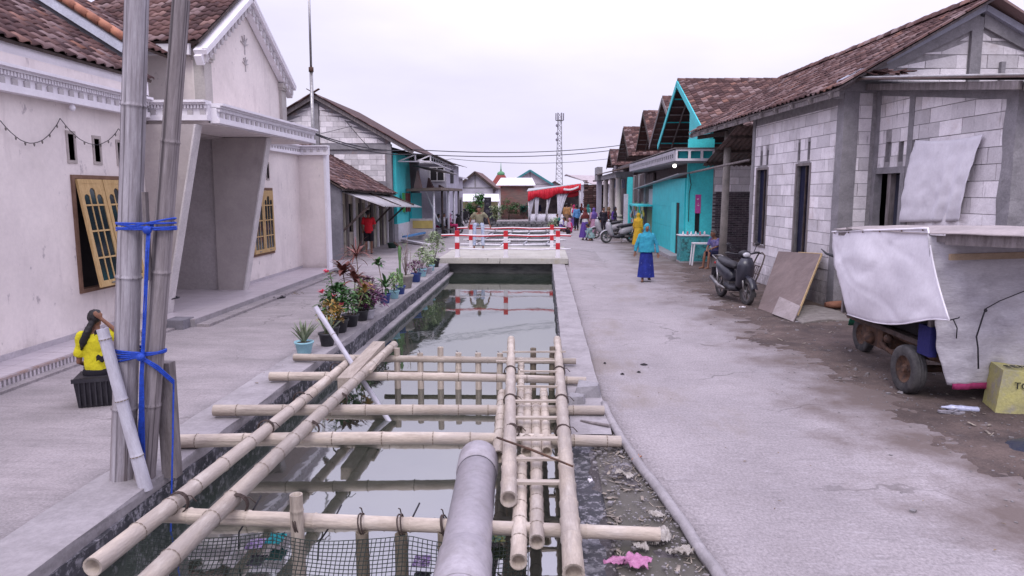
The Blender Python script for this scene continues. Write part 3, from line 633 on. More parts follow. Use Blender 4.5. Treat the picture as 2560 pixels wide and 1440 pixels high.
for (ya, yb) in ((GY0-.28, GYM), (GY1+.28, GYM)):
    za = GZ-.12; zb = GA+.07
    b = MB(); b.beam((-7.16, ya, za), (-7.16, yb, zb), .28, .10); b.beam((-7.2, ya, za-.17), (-7.2, yb, zb-.17), .16, .20); b.beam((-7.06, ya, za+.05), (-7.06, yb, zb+.05), .10, .06)
    rk = obj('rake_cornice', b, TRIM, hs); d = V((0, yb-ya, zb-za)); nn = 13; its = []
    def rd_(bb): bb.box(-.02, .02, -.05, .05, -.16, 0)
    for k in range(nn):
        o = V((-7.10, ya, za-.11))+d*((k+.7)/(nn+.4)); its.append((0, rd_, Matrix.Translation(o)))
    pieces(rk, 'dentil', its, DENT, 'dentil_row')
for y in (15.2, 19.68):
    b = MB(); b.box(-7.45, -7.22, y-.02, y+.32, 4.05, 5.28); b.box(-7.5, -7.15, y-.07, y+.37, 5.28, 5.40); b.box(-7.48, -7.18, y-.04, y+.34, 5.22, 5.28); obj('pilaster', b, M('sand pilaster', (.45, .42, .40), (.38, .35, .34)), hs)
for (yy, zz, s) in ((17.5, 5.98, 1.), (17.5, 5.52, .75)):
    b = MB()
    for k in range(5):
        a = rad(90+(k-2)*38); 
        b.prism([(-7.3, yy+math.cos(a+.25)*.07*s, zz+math.sin(a+.25)*.07*s), (-7.3, yy+math.cos(a)*.24*s, zz+math.sin(a)*.24*s), (-7.3, yy+math.cos(a-.25)*.07*s, zz+math.sin(a-.25)*.07*s), (-7.3, yy, zz-.02)], (.03, 0, 0))
    b.box(-7.3, -7.28, yy-.015, yy+.015, zz-.22*s, zz); obj('leaf_ornament', b, DENT, gw)
# far block roof beyond the gable
roof_plane(hs, (-7.25, 18.9, 4.12), (-7.25, 21.7, 4.05), up, 3.0, 60)
# veranda, porch floor, edging
VT = M('pale floor tile', (.50, .455, .485), (.43, .385, .41), sc=1.5, rough=.3, st=(1, 7, 1), var=.08, spec=.5, bump=.03)
bx(hs, 'veranda', KERB, -7.42, -6.76, 2, 12.45, -.05, .14); bx(hs, 'porch_floor', KERB, -8.8, -6.36, 12.45, 21.6, -.05, .14)
bx(hs, 'step_ledge', LANE, -6.76, -6.60, 2, 12.4, -.05, .035); bx(hs, 'step_ledge', LANE, -6.36, -6.12, 12.5, 21.8, -.05, .05)
bx(hs, 'kerb_block', CONCD, -6.8, -6.45, 12.2, 12.6, -.02, .17)
its = []
for (xa, xb, ya, yb) in ((-8.8, -6.36, 12.46, 21.58), (-7.4, -6.78, 3, 12.44)):
    nx = max(1, round((xb-xa)/.4)); ny = round((yb-ya)/.4); sx = (xb-xa)/nx; sy = (yb-ya)/ny
    for i in range(nx):
        for j in range(ny):
            if xa+(i+1)*sx < -7.36 and not 12.9 < ya+j*sy < 16.3: continue
            def mk(bb, sx=sx, sy=sy): bb.box(.003, sx-.003, .003, sy-.003, 0, .012)
            its.append(((R.randrange(3), round(sx, 3)), mk, Matrix.Translation((xa+i*sx, ya+j*sy, .141))))
pieces(hs, 'floor_tile', its, VT, 'floor_tiles', 200)
b = MB(); y = 3
while y < 12.1: b.box(-6.765, -6.745, y, y+.035, .01, .115); y += .075
stuff('edging_bars', b, M('edging bar', (.55, .50, .53)), hs)
bx(hs, 'edging_strip', M('brown tile strip', (.32, .21, .17), (.4, .36, .38), sc=8), -6.775, -6.742, 2, 12.2, .116, .15)
bx(hs, 'edging_strip', M('brown tile strip', (.3, .2, .17)), -6.772, -6.748, 2, 12.2, -.02, .01)
bx(hs, 'skirting', M('grey skirting', (.46, .42, .45)), -7.41, -7.385, 2, 12.9, .14, .24); bx(hs, 'skirting', M('grey skirting', (.46, .42, .45)), -7.41, -7.385, 16.6, 21.3, .14, .22)
b = MB(); b.lathe((-7.3, 10.9, 3.72), [(.02, .1), (.03, .06), (.05, .02), (.035, -.02), (.01, -.035)], 10); obj('porch_bulb', b, WHTP, hs)
# string of little lamps hung along the near wall
sl3 = thing('string_lights', 'swagged string of tiny unlit bulbs pinned under the cream cornice', 'string lights', (-7.33, 11, 3.4))
pins = [AX(-120, 240, -7.34), AX(0, 303, -7.34), AX(150, 297, -7.34), AX(296, 322, -7.34), AX(372, 345, -7.34)]
b = MB(); bb = []
for a, c, sag in zip(pins, pins[1:], (.15, .33, .33, .2)):
    pts = [a.lerp(c, k/14)-V((0, 0, sag*4*(k/14)*(1-k/14)))+V((0, .01*R.random(), .01*R.random())) for k in range(15)]
    b.tube(pts, .006, 5)
    for q in pts[1::2]: bb.append(q)
cb = obj('cable', b, BLK, sl3)
for q in bb:
    b = MB(); b.tube([q, q-V((0, 0, .025)), q-V((0, 0, .05))], [.008, .014, .004], 6); obj('bulb', b, M('grey bulb', (.2, .18, .17)), cb)
# ================================================================= BLOCK HOUSE ON THE RIGHT
def HIT(px, py, fr):      # where the sight line meets the plane y=0 of a frame -> (u, z)
    inv = fr.inverted(); o = inv @ V((0, 0, H)); d = inv.to_3x3() @ _ray(px, py); t = -o.y/d.y
    return o.x+d.x*t, o.z+d.z*t
rh = thing('block_house', 'unfinished grey white house of bare blocks with tiled roof behind the cargo tricycle', 'house', (8, 16, 0))
A = rad(3.6); SF = FR((5.675, 19.9, 0), A-PI/2); BF = FR((6.0, 14.75, 0), A); WF = FR((6.65, 14.79, 0), A-PI/2); FF = FR((6.9, 10.9, 0), A)
def rect(fr, xl, yt, xr, yb):
    a = HIT(xl, (yt+yb)/2, fr)[0]; c = HIT(xr, (yt+yb)/2, fr)[0]; m = (xl+xr)/2; return (min(a, c), max(a, c), HIT(m, yb, fr)[1], HIT(m, yt, fr)[1])
# street side wall
w1 = rect(SF, 1891, 425, 1916, 612); w2 = rect(SF, 1989, 415, 2020, 640); w2 = (w2[0], w2[1], .75, w2[3])
vs_ = [rect(SF, 1902, 378, 1908, 414), rect(SF, 1917, 376, 1923, 412), rect(SF, 1996, 356, 2002, 400), rect(SF, 2020, 354, 2027, 398)]
SL = 5.16
b = MB(); b.m = SF; b.wall(0, SL, 0, 4.42, 0, .12, [w1, w2]+vs_); sw = obj('side_wall', b, MORT, rh)
its = block_items(SF, .2, SL-.26, .05, 4.2, 0, [w1, w2]+vs_)
# bay wall facing the camera
b = MB(); b.m = BF; b.wall(0, .66, 0, 4.5, 0, .12); bw = obj('bay_wall', b, MORT, rh)
itb = block_items(BF, .0, .52, .05, 4.4, 0, [])
# wing wall with door and tarpaulin
d1 = rect(WF, 2180, 434, 2250, 560); d1 = (d1[0], d1[1], .05, d1[3])
wv = [rect(WF, 2182, 358, 2195, 405), rect(WF, 2214, 355, 2228, 405), rect(WF, 2247, 352, 2260, 404), rect(WF, 2283, 348, 2296, 385)]
ztop = lambda u: 4.36-.145*u
b = MB(); b.m = WF; b.wall(0, 3.9, 0, 3.78, 0, .12, [d1]+wv); b.prism([(0, 0, 3.78), (3.9, 0, 3.78), (3.9, 0, ztop(3.9)+.2), (0, 0, ztop(0)+.2)], (0, .12, 0)); ww = obj('wing_wall', b, MORT, rh)
pil = rect(WF, 2266, 250, 2279, 560)
itw = block_items(WF, .1, 3.8, .05, 4.5, 0, [d1, (pil[0], pil[1], 0, 5)]+wv, top=ztop)
# front wall of the wing, right edge of the picture
b = MB(); b.m = FF; b.wall(0, 4.5, 0, 4.0, 0, .12); fw = obj('front_wall', b, MORT, rh)
itf = block_items(FF, .25, 4.5, .05, 3.9, 0)
# gable
gz = lambda u: 4.42+.577*min(u+.05, 5.15-u)
b = MB(); b.m = BF; b.prism([(-.2, .02, 4.3), (5.3, .02, 4.3), (5.3, .02, 4.45), (2.55, .02, 5.9), (-.2, .02, 4.45)], (0, .1, 0)); gb = obj('gable_wall', b, MORT, rh)
itg = block_items(BF, .3, 4.9, 4.62, 6.2, 0.02, [(2.36, 2.60, 4, 6.4)], top=lambda u: gz(u)-.30, bh=.262, bl=.62)
allb = [(k, m, w_, p_) for L_, p_ in ((its, sw), (itb, bw), (itw, ww), (itf, fw), (itg, gb)) for k, m, w_ in L_]
allb.sort(key=lambda t: (t[2].translation-V((0, 0, H))).length); keep = set(id(t[2]) for t in allb[:296])
for L_, p_ in ((its, sw), (itb, bw), (itw, ww), (itf, fw), (itg, gb)):
    k_ = sum(1 for t in L_ if id(t[2]) in keep); pieces(p_, 'block', L_, BLOCK, 'block_courses', k_)
def cpost(par, m, u0, u1, v0, v1, z0, z1, name='pilaster', mat=None, amp=.012):
    b = MB(); b.m = m; n = max(3, int((z1-z0)/.22))
    def f(u, v):
        k = int(round(u*4)) % 4; q = [(u0, v0), (u1, v0), (u1, v1), (u0, v1)][k]; z = z0+(z1-z0)*v
        return (q[0]+amp*nf(z, k, 2.3, u0), q[1]+amp*nf(z, k+5, 2.9, v0), z)
    b.grid(f, 4, n, smooth=False); q = [b.pt((u0, v0, z1)), b.pt((u1, v0, z1)), b.pt((u1, v1, z1)), b.pt((u0, v1, z1))]; b.face(q)
    return obj(name, b, mat or CONC, par)
cpost(rh, SF, SL-.27, SL+.03, -.05, .25, 0, 4.42); cpost(rh, SF, -.02, .19, -.03, .15, 0, 4.42)
cpost(rh, WF, -.03, .12, -.05, .1, 0, 4.5); cpost(rh, WF, pil[0], pil[1], -.02, .1, 0, 4.2); cpost(rh, FF, -.06, .28, -.06, .2, 0, 3.95, amp=.03)
for h in (w1, w2):
    b = MB(); b.m = SF; b.wall(h[0]-.07, h[1]+.07, h[2]-.07, h[3]+.06, -.03, .1, [h]); fr_ = obj('window_frame', b, WOODG, sw)
    bx(fr_, 'pane', M('blue dark pane', (.015, .018, .05), rough=.15, bump=0), h[0], h[1], .07, .085, h[2], h[3], m=SF)
    b = MB(); b.m = SF; b.box((h[0]+h[1])/2+.02, (h[0]+h[1])/2+.06, .03, .06, h[2], h[3]); obj('mullion', b, WOODD, sw)
for h in vs_: bx(sw, 'vent_back', CONCD, h[0], h[1], .09, .11, h[2], h[3], m=SF)
for h in wv: bx(ww, 'vent_back', CONC, h[0], h[1], .07, .1, h[2], h[3], m=WF)
b = MB(); b.m = WF; b.wall(d1[0]-.12, d1[1]+.14, 0, d1[3]+.12, -.035, .1, [(d1[0], d1[1], -.1, d1[3])]); fr_ = obj('door_frame', b, CONC, ww)
bx(fr_, 'door_leaf', M('blue grey door', (.10, .105, .15), (.06, .06, .09), sc=5, st=(6, 6, .5), bump=.3), d1[0]+.02, d1[0]+.95, .35, .40, .05, d1[3]-.02, m=WF)
bx(ww, 'inner_dark_panel', DARK, -2.5, 3.8, 1.3, 1.35, 0, 4.2, m=WF); bx(ww, 'inner_dark_panel', DARK, -2.5, -2.45, .15, 1.3, 0, 4.2, m=WF); b = MB(); b.m = WF; b.box(d1[1]-.52, d1[1]-.4, .02, .12, .05, d1[3]); obj('door_post', b, WOODG, fr_)  # near-black panels added inside so the door and vents look unlit
# ring beams following the shed roof, rake beams, gable pilaster
b = MB(); b.m = WF; b.prism([(0, -.03, ztop(0)-.01), (3.9, -.03, ztop(3.9)-.01), (3.9, -.03, ztop(3.9)+.22), (0, -.03, ztop(0)+.22)], (0, .08, 0)); obj('ring_beam', b, CONC, ww)
b = MB(); b.m = BF
for s in (0, 1):
    u0, u1 = (-.25, 2.5) if not s else (5.35, 2.6)
    b.prism([(u0, -.06, 4.30), (u1, -.06, 5.66), (u1, -.06, 5.93), (u0, -.06, 4.52)], (0, .16, 0))
obj('rake_beam', b, CONC, gb)
b = MB(); b.m = BF
b.prism([(-.2, -.16, 4.46), (2.55, -.16, 5.94), (2.55, -.16, 6.06), (-.2, -.16, 4.64)], (0, .22, 0)); b.prism([(2.56, -.16, 5.94), (5.3, -.16, 4.46), (5.3, -.16, 4.64), (2.56, -.16, 6.06)], (0, .22, 0))
obj('barge_plaster', b, M('blue grey plaster band', (.40, .41, .49), (.33, .33, .40), sc=4, bump=.3), gb)
cpost(gb, BF, 2.38, 2.6, -.05, .1, 4.45, 5.85); cpost(gb, BF, 3.0, 3.08, -.08, 0, 4.5, 5.0, name='stub')
b = MB(); b.m = BF; b.box(-.2, 5.3, -.08, .1, 4.42, 4.60); obj('gable_sill', b, CONC, gb)
# lean-to tin over the wing
b = MB(); b.m = BF; b.prism([(-.05, -.25, 4.62), (5.3, -.25, 4.62), (5.3, -4.4, 4.02), (.32, -4.4, 4.02)], (0, 0, .025)); tr_ = obj('tin_roof', b, TINB, rh)
b = MB(); b.m = BF
k = .0
while k < 5.3: b.tube([(max(k, .0+.0)+.0, -.25, 4.655), (max(k, .36), -4.42, 4.055)], .022, 6); k += .12
stuff('tin_ribs', b, TIN, tr_)
for u in (.25, 1.7, 3.2):
    b = MB(); b.m = BF; b.beam((u+.1, -.1, 4.50), (u+.1, -4.3, 3.93), .07, .12); obj('rafter', b, WOODG, tr_)
b = MB(); b.m = BF; b.beam((.38, -4.36, 3.92), (5.2, -4.36, 3.92), .06, .14); obj('fascia', b, WOODG, tr_)
b = MB(); b.m = BF
for k in range(26):
    a = R.random()*3; x = .25+R.random()*.75; b.var = R.random(); b.beam((x, -.4+R.uniform(-.1, .1), 4.68+R.random()*.1), (x+.22*math.cos(a), -.4+.2*math.sin(a), 4.72+R.random()*.1), .1, .02)
stuff('fallen_tiles', b, TILE, tr_)
# the tiled roof
dirY = V((-.0628, .998, 0)); dirX = V((.998, .0628, 0)); c_ = rad(30)
e0 = V((6.0, 14.75, 0))-dirX*.42-dirY*.42; e0.z = 4.42
upR = V((dirX.x*math.cos(c_), dirX.y*math.cos(c_), math.sin(c_))); LR = 2.98/math.cos(c_)
roof_plane(rh, e0, e0+dirY*10.6, upR, LR, 300, slabmat=WOODG, slab=.04, jit=1.6)
ap = e0+upR*LR; e2 = ap+V((dirX.x, dirX.y, 0))*2.98; e2.z = e0.z
b = MB(); b.prism([ap, ap+dirY*10.6, e2+dirY*10.6, e2], (0, 0, .05)); obj('roof_slope', b, TILE, rh)
ridge_caps(rh, ap+V((0, 0, .05)), ap+dirY*10.6+V((0, 0, .05)), r=.12)
its = []
def vt(bb): bb.box(-.09, .13, 0, .30, -.035, .0)
for k in range(13):
    o = e0-dirY*.05+upR*(k*.262)+V((0, 0, .085)); y = upR; n_ = V((0, 1, 0)).cross(upR); n_ = n_ if n_.z > 0 else -n_; x = y.cross(n_)
    its.append((R.randrange(3), vt, Matrix(((x.x, y.x, n_.x, o.x), (x.y, y.y, n_.y, o.y), (x.z, y.z, n_.z, o.z), (0, 0, 0, 1)))))
pieces(rh, 'verge_tile', its, TILE, 'verge_tiles')
for k in range(12):
    p_ = e0+dirY*(.2+k*.93); b = MB(); b.beam(p_-V((upR.x, upR.y, upR.z))*.06-V((0, 0, .08)), p_+upR*1.2-V((0, 0, .08)), .05, .09); obj('rafter', b, WOODG, rh)
b = MB(); b.beam(e0+dirX*.05-V((0, 0, .09)), e0+dirX*.05+dirY*10.6-V((0, 0, .09)), .03, .1); obj('eave_board', b, WOODG, rh)
# alley under the roof's far end: post, tin awning, slanting pole
b = MB(); b.tube([(5.6, 22.5, 0), (5.62, 22.5, 1.6), (5.64, 22.5, 4.3)], [.13, .115, .11], 10); obj('porch_post', b, M('pole concrete', (.30, .27, .25), (.2, .18, .17), sc=4, stain=[((.12, .1, .1), 4, .6, .75, .6, (1, 1, .3))], bump=.4), rh)
b = MB(); b.grid(lambda u, v: (5.35+3*u, 24.6-4.2*v, 3.32+.95*v+.02*math.sin(u*120)), 120, 2, th=(0, 0, .015)); aw = obj('alley_awning', b, TINB, rh)
for v in (.1, .45, .8): b = MB(); b.beam((5.3, 24.6-4.2*v, 3.28+.95*v), (8.4, 24.6-4.2*v, 3.28+.95*v), .05, .08); obj('purlin', b, WOODD, aw)
b = MB(); b.beam((5.45, 20.3, 4.32), (5.64, 22.5, 4.25), .08, .12); b.beam((5.64, 22.5, 4.25), (5.2, 24.7, 4.28), .08, .12); obj('wall_plate', b, WOODD, rh)
b = MB(); b.tube([(4.95, 24.6, 3.1), (5.6, 20.0, 3.32)], .035, 8); obj('slanting_pole', b, WOODG, rh)
# white tarpaulin over the opening (hung on the wing wall)
cs = [HIT(x, y, WF) for x, y in ((2297, 350), (2468, 336), (2415, 552), (2256, 556))]
def tp(u, v):
    fd = .035*math.sin(u*31+2*v)*(.2+v)*(u > .45)*min(1, (u-.45)*5)
    a = V(cs[0]).lerp(V(cs[1]), u); c = V(cs[3]).lerp(V(cs[2]), u); p = a.lerp(c, v)
    return WF @ V((p.x, -.06-.05*math.sin(PI*v)-fd-.02*math.sin(u*7)-.02*nf(u*4, v*4, 2), p.y-.05*math.sin(PI*u)*(1-v)))
b = MB(); b.grid(tp, 46, 24, th=.004); single('hanging_tarpaulin', b, TARP, 'big white tarpaulin hung over the opening in the block wall', 'tarpaulin')

# ================================================================= CARGO TRICYCLE
ct = thing('cargo_tricycle', 'three wheeled motor cargo cart under white tarpaulins parked on the dirt', 'tricycle', (4.95, 9.6, 0))
def wheel(par, c, r, wid, ax, rimr=.55, mat=RUB, rimmat=RUST, spokes=0, name='wheel'):
    c = V(c); ax = V(ax).normalized(); t_ = wid/2
    b = MB(); prof = [(r*rimr, -t_*.75), (r*.86, -t_), (r*.965, -t_*.82), (r, -t_*.45), (r*.985, -t_*.36), (r, -t_*.3), (r, -t_*.02), (r*.985, t_*.02), (r, t_*.08), (r, t_*.4), (r*.985, t_*.44), (r, t_*.48), (r*.965, t_*.82), (r*.86, t_), (r*rimr, t_*.75)]
    b.lathe(c, prof, 36, axis=ax, caps=False); w_ = obj('tyre', b, mat, par)
    b = MB()
    if spokes:
        b.lathe(c, [(r*rimr*.9, -t_*.6), (r*rimr*1.03, -t_*.6), (r*rimr*1.03, t_*.6), (r*rimr*.9, t_*.6), (r*rimr*.9, -t_*.6)], 28, axis=ax, caps=False)
        b.lathe(c, [(r*.1, -t_), (r*.12, 0), (r*.1, t_)], 10, axis=ax)
        a0 = ax.orthogonal().normalized(); a1 = ax.cross(a0)
        for k in range(spokes):
            a = 2*PI*k/spokes; d = a0*math.cos(a)+a1*math.sin(a); b.beam(c+d*r*.08, c+d*r*rimr*.95, r*.07, r*.05, up=ax)
    else:
        b.lathe(c, [(.02, -t_*.3), (r*.2, -t_*.35), (r*.3, -t_*.1), (r*.42, -t_*.2), (r*rimr*.97, -t_*.55), (r*rimr*1.04, -t_*.8), (r*rimr*1.04, t_*.8), (.02, t_*.6)], 24, axis=ax)
        a0 = ax.orthogonal().normalized(); a1 = ax.cross(a0)
        for k in range(5):
            a = 2*PI*k/5; d = a0*math.cos(a)+a1*math.sin(a); b.lathe(c+d*r*.2-ax*t_*.45, [(.012, 0), (.012, .02)], 6, axis=ax)
    obj('rim', b, rimmat, w_)
    return w_
wheel(ct, (4.47, 8.68, .30), .30, .17, (1, .03, 0)); wheel(ct, (5.55, 8.68, .30), .30, .17, (1, .03, 0)); wheel(ct, (4.93, 10.95, .28), .28, .12, (1, .03, 0))
b = MB(); b.tube([(4.4, 8.68, .31), (5.6, 8.68, .31)], .045, 8); b.ball((5.0, 8.68, .31), .13, 10, 6)
for x in (4.7, 5.35): b.beam((x, 8.25, .56), (x, 11.0, .58), .05, .09)
b.beam((4.7, 9.9, .56), (5.35, 9.9, .56), .05, .07); b.beam((4.5, 8.3, .56), (5.5, 8.3, .56), .06, .08); b.beam((4.66, 8.2, .5), (4.66, 9.2, .42), .06, .05); b.beam((5.38, 8.2, .5), (5.38, 9.2, .42), .06, .05)
b.beam((4.93, 10.95, .28), (4.9, 10.75, 1.2), .05, .05)
obj('chassis', b, RUST, ct)
b = MB(); b.box(4.62, 5.0, 9.7, 10.3, .32, .58); b.tube([(4.68, 9.9, .45), (4.62, 9.6, .36), (4.6, 9.2, .34)], .035, 8); b.ball((4.6, 10.0, .42), .09); b.ball((4.58, 9.45, .52), .06); obj('engine', b, RUST, ct)
b = MB(); b.box(4.5, 5.6, 8.32, 10.6, .62, .68); obj('cargo_bed', b, WOODD, ct)
b = MB(); b.grid(lambda u, v: (4.93+.11*math.sin((v-.5)*PI), 10.95+.33*math.cos(.2+u*2.3), .28+.33*math.sin(.2+u*2.3)+.02), 10, 6, th=(0, 0, -.01)); obj('front_fender', b, M('green fender', (.05, .32, .19), (.04, .24, .15), rough=.4), ct)
b = MB(); b.tube([(4.42, 10.75, 1.38), (4.55, 10.8, 1.36), (4.9, 10.85, 1.3), (5.3, 10.8, 1.36)], .018, 8); obj('handlebar', b, STEEL, ct)
p0 = AX(2053, 622, 4.3); b = MB(); b.tube([p0, AX(2066, 634, 4.36), AX(2085, 640, 4.45), AX(2110, 640, 4.55)], [.012, .035, .05, .03], 8, flat=.5, side=(0, 0, 1)); obj('mudguard_lever', b, BLK, ct)
# tarpaulins
Xs = 4.4
q = [AX(2079, 578, Xs+.02), AX(2321, 569, Xs), AX(2374, 800, Xs-.06), AX(2123, 786, Xs+.03)]
def sd_(u, v):
    a = q[0].lerp(q[1], u); c = q[3].lerp(q[2], u); p = a.lerp(c, v)
    p.z -= .10*math.sin(PI*min(1, u*1.15))*v**2*1.0; p.y += .11*(1-u)**2*math.sin(PI*min(1, v*1.4))*1.0
    p.y -= .06*u*math.sin(PI*v)*-1
    p.x += (1-u**4)*(-.05*math.sin(PI*v)+.018*math.sin(9*u+4*v)+.02*math.sin(5*(u+v)+1)*v)+(1-u**6)*(.022*nf(u*1.6, v*1.6, 3)+.02*(1-abs(math.sin(2.6*u+4.1*v+.5+nf(u, v, 3))))**6+.018*(1-abs(math.sin(5.3*u-3.2*v+nf(u, v, 2, 4)*1.5)))**7)+.014*math.sin((u*1.5+v)*11)*max(0, v-.35)*(1-u)
    return p
b = MB(); b.grid(sd_, 40, 26, th=(.006, 0, 0)); ts = obj('side_tarpaulin', b, TARP, ct)
b = MB(); b.tube([sd_(k/20, 0)+V((-.008, 0, -.01)) for k in range(21)], .014, 6); b.tube([sd_(1, k/14)+V((-.006, 0, 0)) for k in range(15)], .010, 6); b.tube([sd_(k/20, 1)+V((-.006, 0, 0)) for k in range(21)], .008, 6); obj('hem', b, TARP, ts)
for k in range(6):
    p_ = sd_(.04+k*.185, .02); b = MB(); b.ball(p_+V((-.016, 0, -.006)), .011, 8, 5); obj('nail', b, RUST, ts)
Yr = 8.16
q2 = [AY(2330, 592, Yr), AY(2760, 575, Yr), AY(2760, 965, Yr), AY(2343, 962, Yr)]
def rr_(u, v):
    a = q2[0].lerp(q2[1], u); c = q2[3].lerp(q2[2], u); p = a.lerp(c, v)
    p.y += .09*max(0, 1-u*7)*(1-v)
    if u < .36: p.z += (.09 if v > .9 else 0)*(1-u/.36)*0
    if v > .75: p.x += (v-.75)*.45*max(0, 1-u*7)
    p.y += -.03*math.sin(u*14)*v-.05*math.sin(PI*v)+.03*nf(u*5, v*5, 2)+.016*nf(u*14, v*20, 1.5)+(.06*math.exp(-((u-.36)/.03)**2)*v)
    return p
b = MB(); b.grid(rr_, 60, 34, th=(0, .006, 0)); rs = obj('rear_sheet', b, TARPG, ct)
b = MB(); b.grid(lambda u, v: rr_(.04+u*.32, .985+v*.02)+V((0, -.012, -.035*v)), 20, 2, th=(0, .008, 0)); obj('magenta_hem', b, M('magenta binding', (.36, .04, .14), (.25, .03, .1), sc=20), rs)
def cordpts(L_): return [AY(x, y, Yr-.12) for x, y in L_]
b = MB(); b.tube(cordpts([(2464, 772), (2456, 795), (2441, 842), (2445, 870), (2446, 922)]), .009, 6); b.tube(cordpts([(2464, 772), (2500, 752), (2560, 728), (2640, 700)]), .006, 5); b.tube(cordpts([(2375, 800), (2396, 795), (2399, 792)]), .007, 5); b.tube(cordpts([(2384, 800), (2393, 820), (2391, 846)]), .007, 5); b.ball(cordpts([(2464, 776)])[0], .02, 8, 5); obj('black_cord', b, BLK, rs)
# roof sheet and its wooden frame
zt = lambda: 0
r0 = sd_(1, 0)+V((0, 0, .02)); r1 = sd_(0, 0)+V((0, 0, .02))
def rf_(u, v):
    y = 10.95-3.95*v; x = 4.38+1.5*u; z = 1.90+.13*v+.10*math.sin(PI*min(1, u*1.1))*(.5+.5*v)+.015*nf(x*2, y*2, 1)
    if v > .74: x += (v-.74)*1.0
    return (x, y, z)
b = MB(); b.grid(rf_, 24, 40, th=(0, 0, -.008)); obj('roof_sheet', b, TARPB, ct)
b = MB(); b.beam((4.46, 8.05, 1.93), (4.72, 6.98, 1.97), .05, .12); b.beam((4.45, 10.9, 1.84), (4.46, 8.05, 1.93), .04, .07); obj('roof_beam', b, WOODG, ct)
b = MB(); b.beam((4.74, 6.99, 1.98), (6.0, 7.0, 2.02), .05, .12); obj('roof_beam', b, WOODD, ct)
b = MB(); b.beam((4.46, 7.98, 1.74), (5.8, 8.0, 1.78), .04, .07); obj('rail', b, M('light timber', (.36, .27, .2), (.27, .2, .14), sc=6), ct)
for (x, y) in ((4.5, 8.3), (5.0, 8.3), (5.6, 8.3), (4.5, 10.7), (5.5, 10.7)): b = MB(); b.box(x-.03, x+.03, y-.03, y+.03, .66, 1.93); obj('upright', b, WOODG, ct)
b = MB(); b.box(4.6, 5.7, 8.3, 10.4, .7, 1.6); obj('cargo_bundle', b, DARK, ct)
b = MB(); b.box(4.46, 4.55, 8.24, 8.5, .55, .9); obj('mud_flap', b, M('blue rubber', (.02, .02, .12)), ct)
# yellow painted concrete stump with hand lettering, dark plastic sheet, bottle, sandals
yb = thing('painted_block', 'yellow painted concrete block with black hand lettering beside the rear sheet', 'block', (5.0, 6.95, 0))
YEL = M('faded yellow paint', (.47, .44, .17), (.36, .34, .17), sc=5, stain=[((.32, .30, .28), 4, .50, .62, .75), ((.12, .11, .1), 12, .62, .7, .5)], bump=.4)
y0 = G(2486, 1038, 0); y1 = AY(2500, 926, y0.y+.02)
x0 = y0.x; yy = y0.y
b = MB(); b.hexa([(x0, yy, -.02), (x0+.55, yy-.12, -.02), (x0+.7, yy+.35, -.02), (x0+.1, yy+.4, -.02), (x0+.07, yy+.03, y1.z), (x0+.52, yy-.1, y1.z-.03), (x0+.62, yy+.3, y1.z-.02), (x0+.13, yy+.36, y1.z+.02)]); yo = obj('block_body', b, YEL, yb)
def lettering(par, txt, m, size, mat, name='lettering'):
    cu = bpy.data.curves.new(name, 'FONT'); cu.body = txt; cu.size = size; cu.extrude = .002; cu.resolution_u = 2; cu.align_x = 'LEFT'
    tmp = bpy.data.objects.new('tmp', cu); COL.objects.link(tmp); dg = bpy.context.evaluated_depsgraph_get()
    me = bpy.data.meshes.new_from_object(tmp.evaluated_get(dg)); bpy.data.objects.remove(tmp); bpy.data.curves.remove(cu)
    me.transform(WM[par.name].inverted() @ m); me.materials.clear(); me.materials.append(mat)
    o = bpy.data.objects.new(name, me); COL.objects.link(o); o.parent = par; WM[o.name] = WM[par.name]; return o
INK = M('black ink', (.02, .02, .022), bump=0)
fm = Matrix.Translation((x0+.16, yy-.036, y1.z*.62)) @ Matrix.Rotation(rad(-12), 4, 'Z') @ Matrix.Rotation(rad(86), 4, 'X')
lettering(yb, 'TOKE', fm, .105, INK)
lettering(yb, 'E', Matrix.Translation((.20, -.05, -.13)) @ fm, .12, INK)
lettering(yb, 'SEMO', Matrix.Translation((x0+.13, yy+.08, y1.z+.022)) @ Matrix.Rotation(rad(-6), 4, 'Z'), .15, INK)
def heap(x, y, rx, ry, h, seed, n=30):
    def f(u, v):
        a = u*2*PI; r = v; px = math.cos(a)*r*rx*(1+.2*nf(math.cos(a), math.sin(a), 1.6, seed)); py = math.sin(a)*r*ry*(1+.2*nf(math.cos(a), math.sin(a), 1.7, seed+3))
        z = h*(1-r**1.6)*(1+.5*nf(px, py, 5, seed))+.02*nf(px, py, 14, seed)
        return (x+px, y+py, max(-.01, z)+.005)
    b = MB(); b.grid(f, n, 12); return b
single('plastic_sheet', heap(5.2, 6.75, .75, .35, .16, 3), M('black blue sheet', (.02, .025, .05), (.03, .035, .055), sc=8, rough=.35, bump=.8, bsc=14, spec=.6), 'crumpled black blue plastic sheet in front of the yellow block', 'plastic sheet')
bo = G(2400, 1020, .04); b = MB(); b.lathe(bo-V((.19, -.03, 0)), [(.012, 0), (.014, .03), (.02, .06), (.036, .10), (.033, .17), (.037, .2), (.033, .28), (.035, .37), (.02, .385)], 12, axis=(1, -.18, -.02))
single('bottle', b, M('clear bottle', (.52, .54, .70), (.36, .38, .52), sc=25, rough=.15, spec=.8), 'empty clear plastic bottle lying on the dirt behind the tricycle', 'bottle')
sa = G(2378, 1033, .01)
